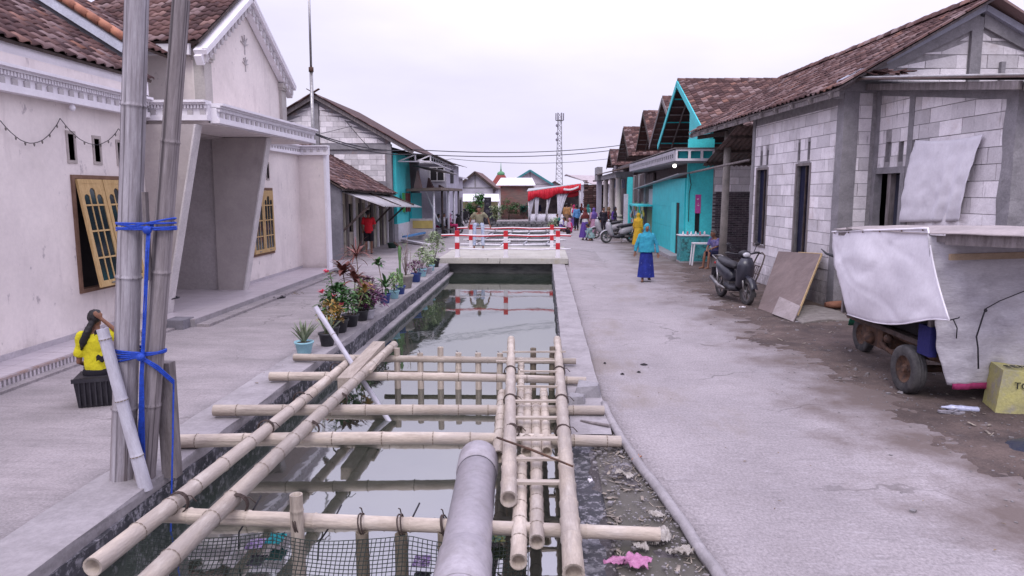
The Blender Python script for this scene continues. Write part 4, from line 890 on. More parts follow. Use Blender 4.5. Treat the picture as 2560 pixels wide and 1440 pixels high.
def sandal(c, ang, mat, lab, grp=None, s=1.):
    t_ = thing('sandal', lab, 'sandal', c, ang, grp); b = MB()
    b.prism([(-.13*s, -.03*s, 0), (-.05*s, -.028*s, 0), (.06*s, -.045*s, 0), (.13*s, -.02*s, 0), (.135*s, .02*s, 0), (.06*s, .045*s, 0), (-.05*s, .03*s, 0), (-.13*s, .03*s, 0)], (0, 0, .022)); obj('sole', b, mat, t_, local=True)
    b = MB(); b.tube([(.085*s, 0, .02), (.05*s, .02, .05), (-.01, .042*s, .015)], .007, 6); b.tube([(.085*s, 0, .02), (.05*s, -.02, .05), (-.01, -.042*s, .015)], .007, 6); obj('strap', b, mat, t_, local=True); return t_
sandal(sa, rad(-12), M('grey foam', (.32, .30, .34), (.15, .14, .16), sc=20), 'worn grey sandal lying beside the plastic bottle')
# ================================================================= PLYWOOD, HAND TRUCK, MOTORBIKE
P = [G(1895, 772, .01), G(1985, 806, .01), AX(2054, 634, 5.85), AX(1946, 628, 5.65)]
pw = thing('plywood_sheet', 'large brown plywood sheet leaning on the corner of the block house', 'plywood', tuple(P[0]))
n_ = (P[1]-P[0]).cross(P[3]-P[0]).normalized()
if n_.x > 0: n_ = -n_
b = MB(); b.prism(P, -n_*.018); obj('panel', b, M('old plywood', (.215, .165, .16), (.155, .118, .115), sc=2, stain=[((.30, .26, .26), 5, .6, .75, .4, (1, 1, .4)), ((.09, .07, .07), 9, .64, .7, .5)], bump=.15), pw)
e1, e2_ = P[1], P[2]; b = MB(); b.beam(e1.lerp(e2_, .1)-n_*.012, e2_-n_*.012, .02, .035, up=n_); b.beam(P[3].lerp(P[2], .5)-n_*.01, P[2]-n_*.01, .02, .03, up=n_); obj('bare_edge', b, M('raw wood edge', (.50, .36, .2), sc=6), pw)
Q = [G(1932, 787, .03)+n_*.03, G(1985, 808, .01)+n_*.04, AY(2004, 770, 13.75)+n_*.05, AY(1952, 746, 14.5)+n_*.05]
b = MB(); b.prism(Q, -n_*.02); single('board_offcut', b, M('pale board', (.33, .285, .29), (.26, .22, .22), sc=3, stain=[((.16, .13, .13), 7, .6, .7, .5)], bump=.2), 'small pale board leaning on the foot of the plywood sheet', 'board')
# hand truck frame against the wall
ht = thing('hand_truck', 'rusty tubular hand truck leaning on the block wall behind the plywood', 'hand truck', (5.0, 16.3, 0))
def hp(u, v): return V((4.75+.35*v+.0*u, 17.1-.62*u-.0*v, 1.02*v))
b = MB(); 
b.tube([hp(0, 0), hp(0, .8), hp(.12, .98), hp(.5, 1.02), hp(.88, .98), hp(1, .8), hp(1, 0)], .018, 8)
for v in (.25, .55, .72): b.tube([hp(0, v), hp(1, v)], .014, 6)
for u in (.3, .5, .7): b.tube([hp(u, .05), hp(u, .72)], .009, 5)
b.tube([hp(0, .05), hp(0, .05)-V((.3, 0, 0))], .014, 6); b.tube([hp(1, .05), hp(1, .05)-V((.3, 0, 0))], .014, 6); b.tube([hp(0, .05)-V((.3, 0, 0)), hp(1, .05)-V((.3, 0, 0))], .014, 6)
obj('frame', b, M('dark iron tube', (.06, .05, .05), (.11, .08, .07), sc=9), ht)
for u in (-.06, 1.06): wheel(ht, hp(u, .09)+V((.04, 0, 0)), .09, .04, (0, 1, 0))
# scooter: local x forward, length 1.85 m
def scooter(loc, rz, label, group=None, body=None, detail=True):
    t_ = thing('motorbike', label, 'motorbike', loc, rz, group)
    BODY = body or M('grey blue scooter panel', (.03, .03, .045), (.02, .02, .03), sc=5, rough=.3, spec=.6, bump=.03, coord='obj')
    
    t_.scale = (1.1, 1.1, 1.1)
    def X(name, b, mat): b.m = None; return obj(name, b, mat, t_, local=True)
    def whl(x):
        b = MB(); r = .275; b.lathe((x, 0, r), [(r*.72, -.03), (r*.88, -.045), (r*.97, -.035), (r, 0), (r*.97, .035), (r*.88, .045), (r*.72, .03)], 28, axis=(0, 1, 0), caps=False); w_ = X('wheel', b, RUB)
        b = MB(); b.lathe((x, 0, r), [(r*.64, -.025), (r*.74, -.03), (r*.74, .03), (r*.64, .025), (r*.64, -.025)], 28, axis=(0, 1, 0), caps=False)
        b.lathe((x, 0, r), [(.03, -.06), (.03, .06)], 10, axis=(0, 1, 0)); b.lathe((x, 0, r), [(.075, -.045), (.075, -.04)], 16, axis=(0, 1, 0))
        for k in range(6):
            a = 2*PI*k/6; b.beam((x+.03*math.cos(a), 0, r+.03*math.sin(a)), (x+r*.68*math.cos(a+.25), 0, r+r*.68*math.sin(a+.25)), .03, .022, up=(0, 1, 0))
        o = obj('rim', b, STEEL, w_, local=True)
    whl(.63); whl(-.60)
    b = MB(); b.tube([(.44, 0, .92), (.56, 0, .55), (.60, 0, .42)], [.03, .035, .03], 8)
    for s in (-.07, .07): b.tube([(.52, s, .62), (.63, s, .275)], .022, 8)
    X('fork', b, STEEL)
    b = MB(); b.grid(lambda u, v: (.63+.33*math.cos(.35+u*2.0), (v-.5)*.13, .275+.32*math.sin(.35+u*2.0)-.03*abs(v-.5)*2), 12, 4, th=(0, 0, -.012)); X('front_mudguard', b, BODY)
    # front shield and floor
    b = MB(); b.tube([(.55, 0, .93), (.53, 0, .78), (.50, 0, .60), (.43, 0, .42), (.30, 0, .30)], [.07, .13, .14, .12, .07], 12, flat=[1.6, 1.35, 1.3, 1.3, 1.6], side=(0, 1, 0)); X('front_shield', b, BODY)
    b = MB(); b.tube([(.36, 0, .30), (.1, 0, .27), (-.18, 0, .32)], [.06, .07, .10], 10, flat=[2.2, 2.3, 1.4], side=(0, 1, 0)); X('footboard', b, BLK)
    b = MB(); b.tube([(.0, 0, .42), (-.15, 0, .50), (-.4, 0, .58), (-.65, 0, .66), (-.86, 0, .74)], [.08, .17, .17, .13, .04], 12, flat=[1.0, .85, .85, .9, 1], side=(0, 1, 0)); X('tail_body', b, BODY)
    b = MB(); b.tube([(.12, 0, .70), (-.05, 0, .74), (-.3, 0, .755), (-.55, 0, .80), (-.72, 0, .83)], [.04, .075, .075, .07, .035], 12, flat=[1.6, 1.7, 1.8, 1.8, 1.6], side=(0, 1, 0)); X('seat', b, BLK)
    b = MB(); b.tube([(.46, 0, .88), (.40, 0, 1.0)], .035, 8); b.tube([(.36, -.34, 1.02), (.42, -.15, 1.0), (.42, .15, 1.0), (.36, .34, 1.02)], .017, 8); b.ball((.44, 0, 1.0), (.09, .13, .075)); X('handlebar', b, BLK)
    b = MB(); b.ball((.535, 0, .99), (.03, .08, .05)); X('headlight', b, M('lamp glass', (.55, .55, .6), rough=.1, spec=.8))
    for s in (-1, 1):
        b = MB(); b.tube([(.38, s*.22, 1.02), (.36, s*.28, 1.16)], .008, 6); b.ball((.36, s*.3, 1.19), (.012, .055, .035), 10, 6); X('mirror', b, BLK)
        b = MB(); b.tube([(.33, s*.27, 1.02), (.33, s*.36, 1.015)], .022, 8); X('grip', b, RUB)
    b = MB(); b.tube([(-.1, -.13, .24), (-.4, -.15, .27), (-.8, -.15, .40)], [.02, .045, .05], 10); X('exhaust', b, M('dull chrome', (.3, .29, .29), (.12, .1, .1), sc=9, rough=.3, metal=.7))
    b = MB(); b.box(-.3, .0, -.1, .1, .2, .40); b.tube([(-.2, .12, .28), (-.6, .12, .275)], .05, 8); b.beam((-.05, .09, .30), (-.6, .10, .275), .04, .06); X('engine', b, M('engine alloy', (.13, .125, .13), (.07, .06, .06), sc=20, rough=.5, metal=.4))
    b = MB(); b.tube([(-.5, .12, .30), (-.62, .1, .62)], .028, 8); b.tube([(-.5, -.12, .30), (-.62, -.1, .62)], .028, 8); X('shock_absorber', b, STEEL)
    b = MB(); b.grid(lambda u, v: (-.60+.33*math.cos(1.2+u*1.7), (v-.5)*.13, .275+.33*math.sin(1.2+u*1.7)), 8, 3, th=(0, 0, -.012)); b.box(-1.0, -.98, -.07, .07, .42, .6); X('rear_mudguard', b, BLK)
    b = MB(); b.tube([(-.62, -.12, .80), (-.9, -.1, .86), (-.92, 0, .86), (-.9, .1, .86), (-.62, .12, .80)], .012, 6); X('grab_rail', b, STEEL)
    b = MB(); b.tube([(.02, .1, .3), (-.03, .18, .02)], .012, 6); X('side_stand', b, STEEL)
    if detail:
        b = MB(); b.ball((-.9, 0, .7), (.03, .06, .03)); X('tail_light', b, REDP)
    return t_
fwp = G(1856, 765, 0); rwp = G(1800, 741, 0)
d_ = (fwp-rwp); ang = math.atan2(d_.y, d_.x); mid = (fwp+rwp)/2
bike = scooter(tuple(mid+V((.05, 0, .01))), ang+rad(4), 'dark grey blue scooter parked at the edge of the dirt by the block wall', body=None)

o = G(2062, 806, 0); b = MB()
b.grid(lambda u, v: (o.x-.55+1.35*u, o.y-.35+1.1*v+.25*math.sin(u*3), .02+.15*math.sin(PI*min(1, .15+u*.85))*(.35+.65*v)+.012*nf(u*6, v*6, 2)+.006*math.sin(v*40)), 26, 26, th=(0, 0, -.15)); single('concrete_ramp', b, M('ribbed mortar ramp', (.27, .245, .23), (.18, .16, .15), sc=5, st=(1, 4, 1), stain=[((.11, .09, .085), 5, .55, .68, .7)], bump=.7), 'low curved ribbed mortar ramp between the plywood and the tricycle', 'ramp')
c = G(2085, 762, .16); b = MB(); b.tube([c-V((.18, .0, 0)), c-V((.05, 0, 0)), c+V((.3, .02, .01))], [.05, .075, .085], 12); single('clay_pipe', b, M('terracotta', (.30, .14, .09), (.2, .09, .06), sc=9), 'broken terracotta pipe lying behind the tricycle tarpaulin', 'pipe')
# ================================================================= HOUSES FURTHER UP, LEFT SIDE
def poly(par, name, mat, pts, off, **k):
    b = MB(); b.prism(pts, off); return obj(name, b, mat, par, **k)
def beamo(par, name, mat, a, c, w, h, **k):
    b = MB(); b.beam(a, c, w, h, **k); return obj(name, b, mat, par)
def tin(par, name, mat, a, bb, cc, n, amp=.02, label=None):   # a->bb across the waves, a->cc along them
    a = V(a); bb = V(bb); cc = V(cc); nn = (bb-a).cross(cc-a).normalized()
    b = MB(); b.grid(lambda u, v: a.lerp(bb, u)+(cc-a)*v+nn*amp*math.sin(u*n*2*PI), n*6, 2, th=-.008); return obj(name, b, mat, par, label=label)
s1 = thing('shed_house', 'low grey shed house with sagging tile roof and a slanting tin awning', 'house', (-9, 29.5, 0))
poly(s1, 'end_wall', CONCD, [(-7.3, 25.3, 0), (-7.3, 25.3, 2.55), (-12, 25.3, 2.55+4.7*.58), (-12, 25.3, 0)], (0, .2, 0))
b = MB(); b.m = FR((-7.55, 25.5, 0), PI/2); hol = [(.5, 1.1, 0, 2.0), (1.6, 2.5, .9, 2.0), (3.1, 4.0, 0, 2.0), (5.0, 6.0, .8, 1.9), (6.8, 7.6, 0, 2.0)]
b.wall(0, 8.4, 0, 2.45, 0, .15, hol); fw_ = obj('front_wall', b, M('cream worn wall', (.50, .46, .38), (.36, .32, .27), sc=2, stain=[((.18, .15, .12), 3, .55, .75, .6)]), s1)
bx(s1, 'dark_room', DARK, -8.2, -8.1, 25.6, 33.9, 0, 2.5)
for k in range(9): bx(fw_, 'post', WOODG if k % 2 else WHTP, -7.53, -7.45, 25.75+k*.98, 25.87+k*.98, 0, 2.4)
b = MB(); b.beam((-7.4, 25.7, 1.0), (-6.5, 26.3, 1.95), .05, .07); b.beam((-7.2, 29.8, 1.1), (-6.4, 30.0, 1.95), .05, .07); b.beam((-7.2, 32.6, 1.1), (-6.4, 33, 1.9), .05, .07); obj('brace', b, WOODD, s1)
c3 = math.atan(.58); upL = V((-math.cos(c3), 0, math.sin(c3)))
roof_plane(s1, (-7.1, 25.1, 2.55), (-7.1, 34.0, 2.35), upL, 5.0, 220, jit=1.8)
tin(s1, 'tin_awning', TIN, (-7.45, 25.6, 2.5), (-7.45, 33.8, 2.3), (-5.95, 26.2, 1.92), 22)
for y in (26.6, 29.6, 32.6): beamo(s1, 'awning_rafter', WOODD, (-7.35, y, 2.42), (-6.0, y, 1.86), .05, .07)
for y in (26.3, 33.2): beamo(s1, 'awning_beam', WOODD, (-6.15, y, 1.88), (-6.15, y+.01, 1.90), .06, .06)
# tall block gable house
s2 = thing('block_gable_house', 'tall grey white gabled block house with half plastered end wall behind the shed', 'house', (-10.8, 38, 0))
zg = lambda X: 6.80-.562*abs(X+10.84)
poly(s2, 'end_wall', M('half plastered wall', (.27, .255, .285), (.19, .18, .20), sc=1.1, stain=[((.33, .20, .16), 1.5, .55, .7, .7), ((.12, .11, .12), 3, .6, .75, .6)], bump=.6, bsc=12), [(-14.6, 34, 0), (-7.36, 34, 0), (-7.36, 34, zg(-7.36)), (-10.84, 34, zg(-10.84)), (-14.6, 34, zg(-14.6))], (0, .2, 0))
F2 = FR((-14.6, 34, 0), 0); stairs = [(0, 3.7, 0, 4.45)]+[(3.7+.42*k, 4.12+.42*k, 0, 4.42-.27*k) for k in range(7)]+[(6.6, 7.4, 0, 2.75)]
itm = block_items(F2, .1, 7.0, 2.7, 7, 0, stairs+[(0, 7.3, 4.45, 4.68), (3.62, 3.88, 4.6, 7)], top=lambda u: zg(-14.6+u)-.22, th=.06)
pieces(s2, 'block', itm, BLOCK, 'block_courses', 200)
bx(s2, 'corner_post', CONC, -7.5, -7.28, 33.88, 34.1, 0, 4.7); bx(s2, 'ring_beam', CONC, -14.6, -7.3, 33.93, 34.05, 4.46, 4.68); bx(s2, 'king_post', CONC, -10.97, -10.73, 33.9, 34.05, 4.6, 6.6)
for s in (1, -1):
    xe = -10.84+s*4.65
    poly(s2, 'roof_slope', TILE, [(xe, 33.7, 6.98-.562*4.65), (-10.84, 33.7, 6.98), (-10.84, 42, 6.98), (xe, 42, 6.98-.562*4.65)], (0, 0, .08))
    beamo(s2, 'barge_board', WOODG, (xe, 33.68, 6.90-.562*4.65), (-10.84, 33.68, 6.90), .05, .16)
    its = []
    for k in range(19):
        o = V((-10.84+s*(4.65-.26*k), 33.6, 7.08-.562*(4.65-.26*k))); y = V((-s*.87, 0, .49)); n_ = V((s*.49, 0, .87)); x = y.cross(n_)
        its.append((0, vt, Matrix(((x.x, y.x, n_.x, o.x), (x.y, y.y, n_.y, o.y), (x.z, y.z, n_.z, o.z), (0, 0, 0, 1)))))
    pieces(s2, 'verge_tile', its, TILE, 'verge_tiles')
poly(s2, 'side_wall', CONCD, [(-7.36, 34.2, 0), (-7.36, 42, 0), (-7.36, 42, 4.6), (-7.36, 34.2, 4.6)], (-.15, 0, 0))
b = MB(); b.tube([AY(862, 300, 33.8), AY(900, 345, 33.75), AY(925, 372, 33.8)], .015, 5); b.tube([AY(800, 335, 33.8), AY(880, 315, 33.8), AY(862, 300, 33.8)], .012, 5); obj('slack_cable', b, BLK, s2)
# teal fronted house with white truss canopy
s3 = thing('teal_truss_house', 'turquoise fronted house with a white truss canopy and yellow banded counter', 'house', (-7.5, 38, 0))
poly(s3, 'front_wall', TEAL, [(-7.15, 34.3, .9), (-7.15, 38.4, .9), (-7.15, 37.6, 4.3), (-7.15, 34.3, 4.3)], (-.15, 0, 0)); bx(s3, 'base_wall', WHTP, -7.3, -7.1, 34.3, 42, 0, .9)
bx(s3, 'gate', TEALD, -7.12, -7.02, 37.5, 40.6, .1, 2.4)
poly(s3, 'canopy_roof', WOODD, [(-7.2, 34.8, 4.33), (-5.3, 34.9, 4.18), (-5.2, 42, 4.0), (-7.2, 42, 4.3)], (0, 0, .06))
for a, c in (((-7.2, 34.8, 3.93), (-5.55, 34.8, 3.93)), ((-7.1, 34.8, 3.95), (-6.3, 34.8, 4.25)), ((-6.3, 34.8, 3.95), (-6.3, 34.8, 4.25)), ((-6.2, 34.8, 3.95), (-5.6, 34.8, 4.2)), ((-5.55, 34.8, 3.9), (-5.55, 34.8, 4.22)), ((-5.55, 34.8, 3.93), (-5.5, 42, 3.75)), ((-5.55, 34.8, 4.18), (-5.5, 42, 4.0))): beamo(s3, 'truss_bar', WHTP, a, c, .06, .06)
for k in range(8): beamo(s3, 'truss_bar', WHTP, (-5.54, 35.6+k*.8, 3.92-.02*k), (-5.54, 35.6+k*.8, 4.15-.02*k), .05, .05)
tin(s3, 'upper_sheet', TIN, (-6.9, 37, 3.85), (-6.9, 42, 3.75), (-5.1, 37, 3.55), 12)
for k in range(3): poly(s3, 'tile_stack', TILE, [(-6.75+.5*k, 36.6+k, 2.62), (-6.35+.5*k, 36.6+k, 2.62), (-6.55+.4*k, 36.6+k, 3.55-.35*k)], (0, .5, 0))
poly(s3, 'porch_slab', M('brown slab', (.22, .17, .14), (.14, .11, .1)), [(-7.1, 36.5, 2.48), (-5.3, 36.5, 2.55), (-4.95, 43, 2.5), (-7.1, 43, 2.5)], (0, 0, .14))
for x, y, m_ in ((-5.75, 36.9, WHTP), (-5.5, 38.2, WOODD), (-5.35, 39.6, WHTP), (-5.25, 41.2, WHTP), (-5.15, 42.6, WOODG)): b = MB(); b.tube([(x, y, 0), (x, y, 2.5)], .06, 8); obj('porch_post', b, m_, s3)
beamo(s3, 'propped_pole', WHTP, (-6.5, 39, 2.45), (-5.9, 39.4, .8), .07, .07)
bx(s3, 'counter', M('pink white wall', (.58, .52, .53)), -7.1, -5.85, 37.3, 37.5, 0, 1.05); bx(s3, 'counter_panel', M('yellow panel', (.55, .42, .14), (.45, .33, .12)), -6.95, -5.88, 37.26, 37.3, .55, .95)
bx(s3, 'stair', KERB, -7.1, -5.9, 36.6, 37.2, 0, .18)
# white two storey house, grey block house
s4 = thing('pale_upper_house', 'pale lilac two storey house with a tin roof and one dark window', 'house', (-7, 46, 0))
bx(s4, 'body', M('lilac wall', (.50, .48, .56), (.40, .38, .45), sc=1.5, stain=[((.25, .24, .27), 3, .58, .75, .5, (1, 1, .4))]), -8.6, -5.95, 43.2, 49.5, 0, 4.2)
bx(s4, 'window', DARK, -6.9, -6.1, 43.15, 43.19, 3.15, 3.9); b = MB(); b.m = FR((0, 43.2, 0), 0); b.wall(-6.96, -6.04, 3.09, 3.96, -.08, -.05, [(-6.9, -6.1, 3.15, 3.9)]); b.box(-6.52, -6.48, -.08, -.055, 3.15, 3.9); obj('window_frame', b, WHTP, s4)
tin(s4, 'tin_roof', TIN, (-8.8, 42.8, 4.9), (-5.4, 42.8, 4.15), (-8.8, 50, 4.9), 14); beamo(s4, 'tie_beam', WHTP, (-8.2, 43.0, 4.32), (-5.7, 43.0, 4.1), .06, .08)
bx(s4, 'side_window', DARK, -5.94, -5.92, 45, 46.5, 3.0, 3.8)
s5 = thing('grey_block_house', 'grey block shop with lilac upper wall behind the porch posts', 'house', (-6.5, 54, 0))
bx(s5, 'lower_wall', M('grey blockwork', (.30, .29, .30), (.2, .195, .2), sc=4, st=(1, 1, 4)), -8, -6.15, 51, 53.6, 0, 2.05); bx(s5, 'upper_wall', M('lilac wall', (.5, .48, .56)), -8, -6.14, 50.98, 53.6, 2.052, 3.5)
poly(s5, 'flat_roof', WHTP, [(-8.3, 50.4, 3.75), (-5.8, 50.4, 3.4), (-5.8, 54, 3.4), (-8.3, 54, 3.75)], (0, 0, .1)); b = MB(); b.m = FR((0, 51, 0), 0)
for r_ in range(7):
    for c_2 in range(3): b.box(-7.9+c_2*.54, -7.9+c_2*.54+.5, -.02, -.001, .1+r_*.27, .1+r_*.27+.24)
stuff('wall_blocks', b, M('grey block face', (.34, .33, .34), (.24, .23, .24), var=.2), s5)
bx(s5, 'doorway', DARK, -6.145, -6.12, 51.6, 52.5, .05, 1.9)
# ---- far end of the street
def gable(name, label, x0, x1, y, ze, za, wall, roofm, trim, dy=8, cat='house', ov=.3, post=True):
    t_ = thing(name, label, cat, ((x0+x1)/2, y+dy/2, 0)); xm = (x0+x1)/2
    poly(t_, 'end_wall', wall, [(x0, y, 0), (x1, y, 0), (x1, y, ze), (xm, y, za), (x0, y, ze)], (0, dy, 0)); k = (za-ze)/(xm-x0)
    for s in (-1, 1):
        xe = x0-ov if s < 0 else x1+ov; zz = ze-ov*k
        poly(t_, 'roof_slope', roofm, [(xe, y-.4, zz+.05), (xm, y-.4, za+.05), (xm, y+dy+.3, za+.05), (xe, y+dy+.3, zz+.05)], (0, 0, .12)); beamo(t_, 'barge_board', trim, (xe, y-.44, zz+.04), (xm, y-.44, za+.04), .05, .22)
    if post: bx(t_, 'king_post', CONC, xm-.06, xm+.06, y-.04, y-.002, ze, za-.15); bx(t_, 'tie_beam', CONC, x0, x1, y-.035, y-.001, ze-.1, ze)
    return t_
LIL = M('lilac wall', (.5, .48, .56)); ROOFD = M('distant roof', (.16, .09, .085), (.1, .06, .06), sc=6, st=(1, 1, 3))
gable('lilac_gable_house', 'lilac gabled house with brown roof above the long white awning', -8.3, -4.9, 68, 2.9, 4.25, LIL, ROOFD, WOODD)
aw2 = thing('long_awning', 'long white sheet awning on posts over a cream wall', 'awning', (-5.8, 64, 0))
poly(aw2, 'sheet', WHTP, [(-8.2, 62, 1.62), (-3.9, 62, 1.62), (-4.1, 64, 2.25), (-8.2, 64, 2.25)], (0, 0, .04)); bx(aw2, 'cream_wall', M('cream yellow wall', (.5, .45, .25)), -8.2, -4.2, 64.1, 64.3, 0, 1.6)
for x in (-8, -6.6, -5.2, -4.0): b = MB(); b.tube([(x, 62.2, 0), (x, 62.2, 1.62)], .06, 6); obj('post', b, WHTP, aw2)
ms = thing('mosque', 'small mosque with a red pyramid roof and a thin green spire', 'mosque', (-5.2, 92, 0))
bx(ms, 'hall', WHTP, -7.5, -3.6, 90, 94, 0, 2.9); b = MB(); b.prism([(-8.2, 89.3, 2.9), (-3.0, 89.3, 2.9), (-3.0, 94.7, 2.9), (-8.2, 94.7, 2.9)], (0, 0, .15)); obj('eaves', b, M('moss green', (.08, .14, .08)), ms)
b = MB(); b.hexa([(-7.0, 90.4, 3.05), (-4.2, 90.4, 3.05), (-4.2, 93.6, 3.05), (-7.0, 93.6, 3.05), (-6.1, 91.5, 4.6), (-5.1, 91.5, 4.6), (-5.1, 92.5, 4.6), (-6.1, 92.5, 4.6)]); obj('pyramid_roof', b, M('red roof', (.24, .055, .05)), ms)
b = MB(); b.ball((-5.6, 92, 4.75), (.5, .5, .35)); b.lathe((-5.6, 92, 5.0), [(.12, 0), (.06, .5), (.02, 1.2)], 8); obj('spire', b, M('green spire', (.12, .3, .16)), ms)
bk = thing('brick_building', 'windowless brown brick building with a bright white tin roof at the end of the street', 'building', (-2.6, 68, 0))
bx(bk, 'wall', M('far bricks', (.24, .15, .13), (.16, .115, .11), sc=2, st=(1, 1, 5), stain=[((.26, .09, .08), .5, .45, .6, .7, (1, 1, .3)), ((.1, .085, .09), 1.2, .5, .7, .6), ((.3, .26, .25), 9, .58, .7, .5, (1, 1, 4))], bump=.6), -4.0, -1.0, 65, 72, 0, 3.0)
poly(bk, 'tin_roof', WHTP, [(-4.4, 64.6, 3.02), (-.8, 64.6, 3.02), (-1.2, 69, 3.75), (-4.2, 69, 3.75)], (0, 0, .06))
gable('teal_trimmed_house', 'pink white gable house with teal barge boards behind the brick building', -4.0, .7, 82, 3.4, 4.85, M('pink white far wall', (.52, .47, .52)), WHTP, M('faded teal board', (.06, .24, .26), (.05, .2, .22)))
gable('red_roof_house', 'tiny pale house with a dark red roof beside the telecom tower', .1, 2.6, 96, 3.0, 3.75, LIL, M('red roof', (.24, .055, .05)), WOODD, post=False)
t_ = thing('grey_hall', 'low grey hall with a slanted pink tin roof right of the telecom tower', 'hall', (4.5, 76, 0))
bx(t_, 'wall', LIL, 2.5, 7.5, 74, 80, 0, 3.2); poly(t_, 'tin_roof', M('pinkish tin', (.46, .40, .42)), [(2.2, 73.4, 4.2), (4.9, 73.4, 3.2), (7.8, 73.4, 3.2), (7.8, 80, 4.2), (2.2, 80, 4.2)], (0, 0, .08))
bs = thing('tile_stack_wall', 'ragged wall of stacked brown roof tiles beside the red swag', 'wall', (3.6, 55, 0))
its = []
def tsb(bb): bb.box(0, .34, 0, .2, 0, .10)
for r_ in range(24):
    for c_2 in range(5):
        if r_ > 18 and R.random() < .3: continue
        its.append((R.randrange(4), tsb, Matrix.Translation((3.0+c_2*.38+R.uniform(-.05, .05), 55+R.uniform(-.06, .06), r_*.14+.02))))
bx(bs, 'core', WOODD, 3.05, 4.8, 55.1, 55.4, 0, 3.0); pieces(bs, 'tile', its, TILE, 'tile_rows', 120)
# telecom tower
tt = thing('telecom_tower', 'slim lattice telecom tower with antennas standing far beyond the roofs', 'tower', (5, 260, 0))
TS = M('tower steel', (.34, .33, .36), (.26, .25, .28), bump=0); b = MB(); TX, TY = 5.3, 260.; HT = 30.2
cr4 = [(-1, -1), (1, -1), (1, 1), (-1, 1)]
hw = lambda z: 1.35-.55*min(1, z/20)-.15*max(0, z-20)/10
for s in cr4: b.tube([(TX+s[0]*hw(z), TY+s[1]*hw(z), z) for z in range(0, 31, 5)], .13, 5)
z = 0
while z < 29:
    w0, w1_ = hw(z), hw(z+1.8)
    for i in range(4):
        a, c = cr4[i], cr4[(i+1) % 4]
        b.beam((TX+a[0]*w0, TY+a[1]*w0, z), (TX+c[0]*w1_, TY+c[1]*w1_, z+1.8), .10, .10); b.beam((TX+c[0]*w0, TY+c[1]*w0, z), (TX+a[0]*w1_, TY+a[1]*w1_, z+1.8), .10, .10); b.beam((TX+a[0]*w0, TY+a[1]*w0, z), (TX+c[0]*w0, TY+c[1]*w0, z), .09, .09)
    z += 1.8
obj('lattice', b, TS, tt)
for k in range(6):
    a = k*PI/3; b = MB(); b.box(TX+1.35*math.cos(a)-.2, TX+1.35*math.cos(a)+.2, TY+1.35*math.sin(a)-.2, TY+1.35*math.sin(a)+.2, 28.0, 30.4); obj('antenna', b, M('antenna grey', (.24, .22, .27), bump=0), tt)
for zz in (21, 23.2, 26): b = MB(); b.lathe((TX-.9, TY-1, zz), [(.5, 0), (.55, .2), (.3, .35)], 12, axis=(0, -1, 0)); obj('dish', b, M('antenna grey', (.24, .22, .27)), tt)
b = MB(); b.lathe((TX, TY, 27.8), [(1.5, 0), (1.5, .15)], 10); obj('platform', b, TS, tt)
# mast behind the cream house, overhead cables
an = thing('antenna_mast', 'thin stepped steel mast rising behind the far end of the cream house', 'mast', (-8.0, 24.2, 0))
mb_ = AY(783, 356, 24.2); mt = AY(771, -60, 24.2); mk_ = mb_.lerp(mt, .45)
b = MB(); b.tube([V((mb_.x, 24.2, 0)), mb_, mk_], .06, 8); obj('lower_pipe', b, STEEL, an); b = MB(); b.tube([mk_, mt], .04, 8); obj('upper_pipe', b, STEEL, an)
b = MB(); b.tube([mk_-V((0, 0, .1)), mk_+V((0, 0, .05))], .085, 8); b.tube([mb_-V((0, 0, .0)), mb_+V((0, 0, .1))], .09, 8); obj('coupling', b, RUST, an)
cbn = [('upper', (780, 331), (1035, 374), (1560, 362), 'highest of the overhead cables crossing the street'), ('mid', (782, 334), (1035, 385), (1560, 372), 'middle overhead cable crossing the street below the highest one'), ('low', (980, 372), (1130, 397), (1530, 396), 'lowest and faintest overhead cable crossing the street')]
for nm, a, c, d, lab in cbn:
    A_ = AY(*a, 24.5 if nm != 'low' else 34); B_ = AY(*c, 34) if nm != 'low' else AY(*c, 42); D_ = AY(*d, 46)
    pts = [A_.lerp(B_, k/8)-V((0, 0, .25*4*(k/8)*(1-k/8))) for k in range(8)]+[B_.lerp(D_, k/14)-V((0, 0, .28*4*(k/14)*(1-k/14))) for k in range(15)]
    b = MB(); b.tube(pts, .022 if nm != 'low' else .014, 5); single('overhead_cable', b, BLK, lab, 'cable', group='overhead cables')

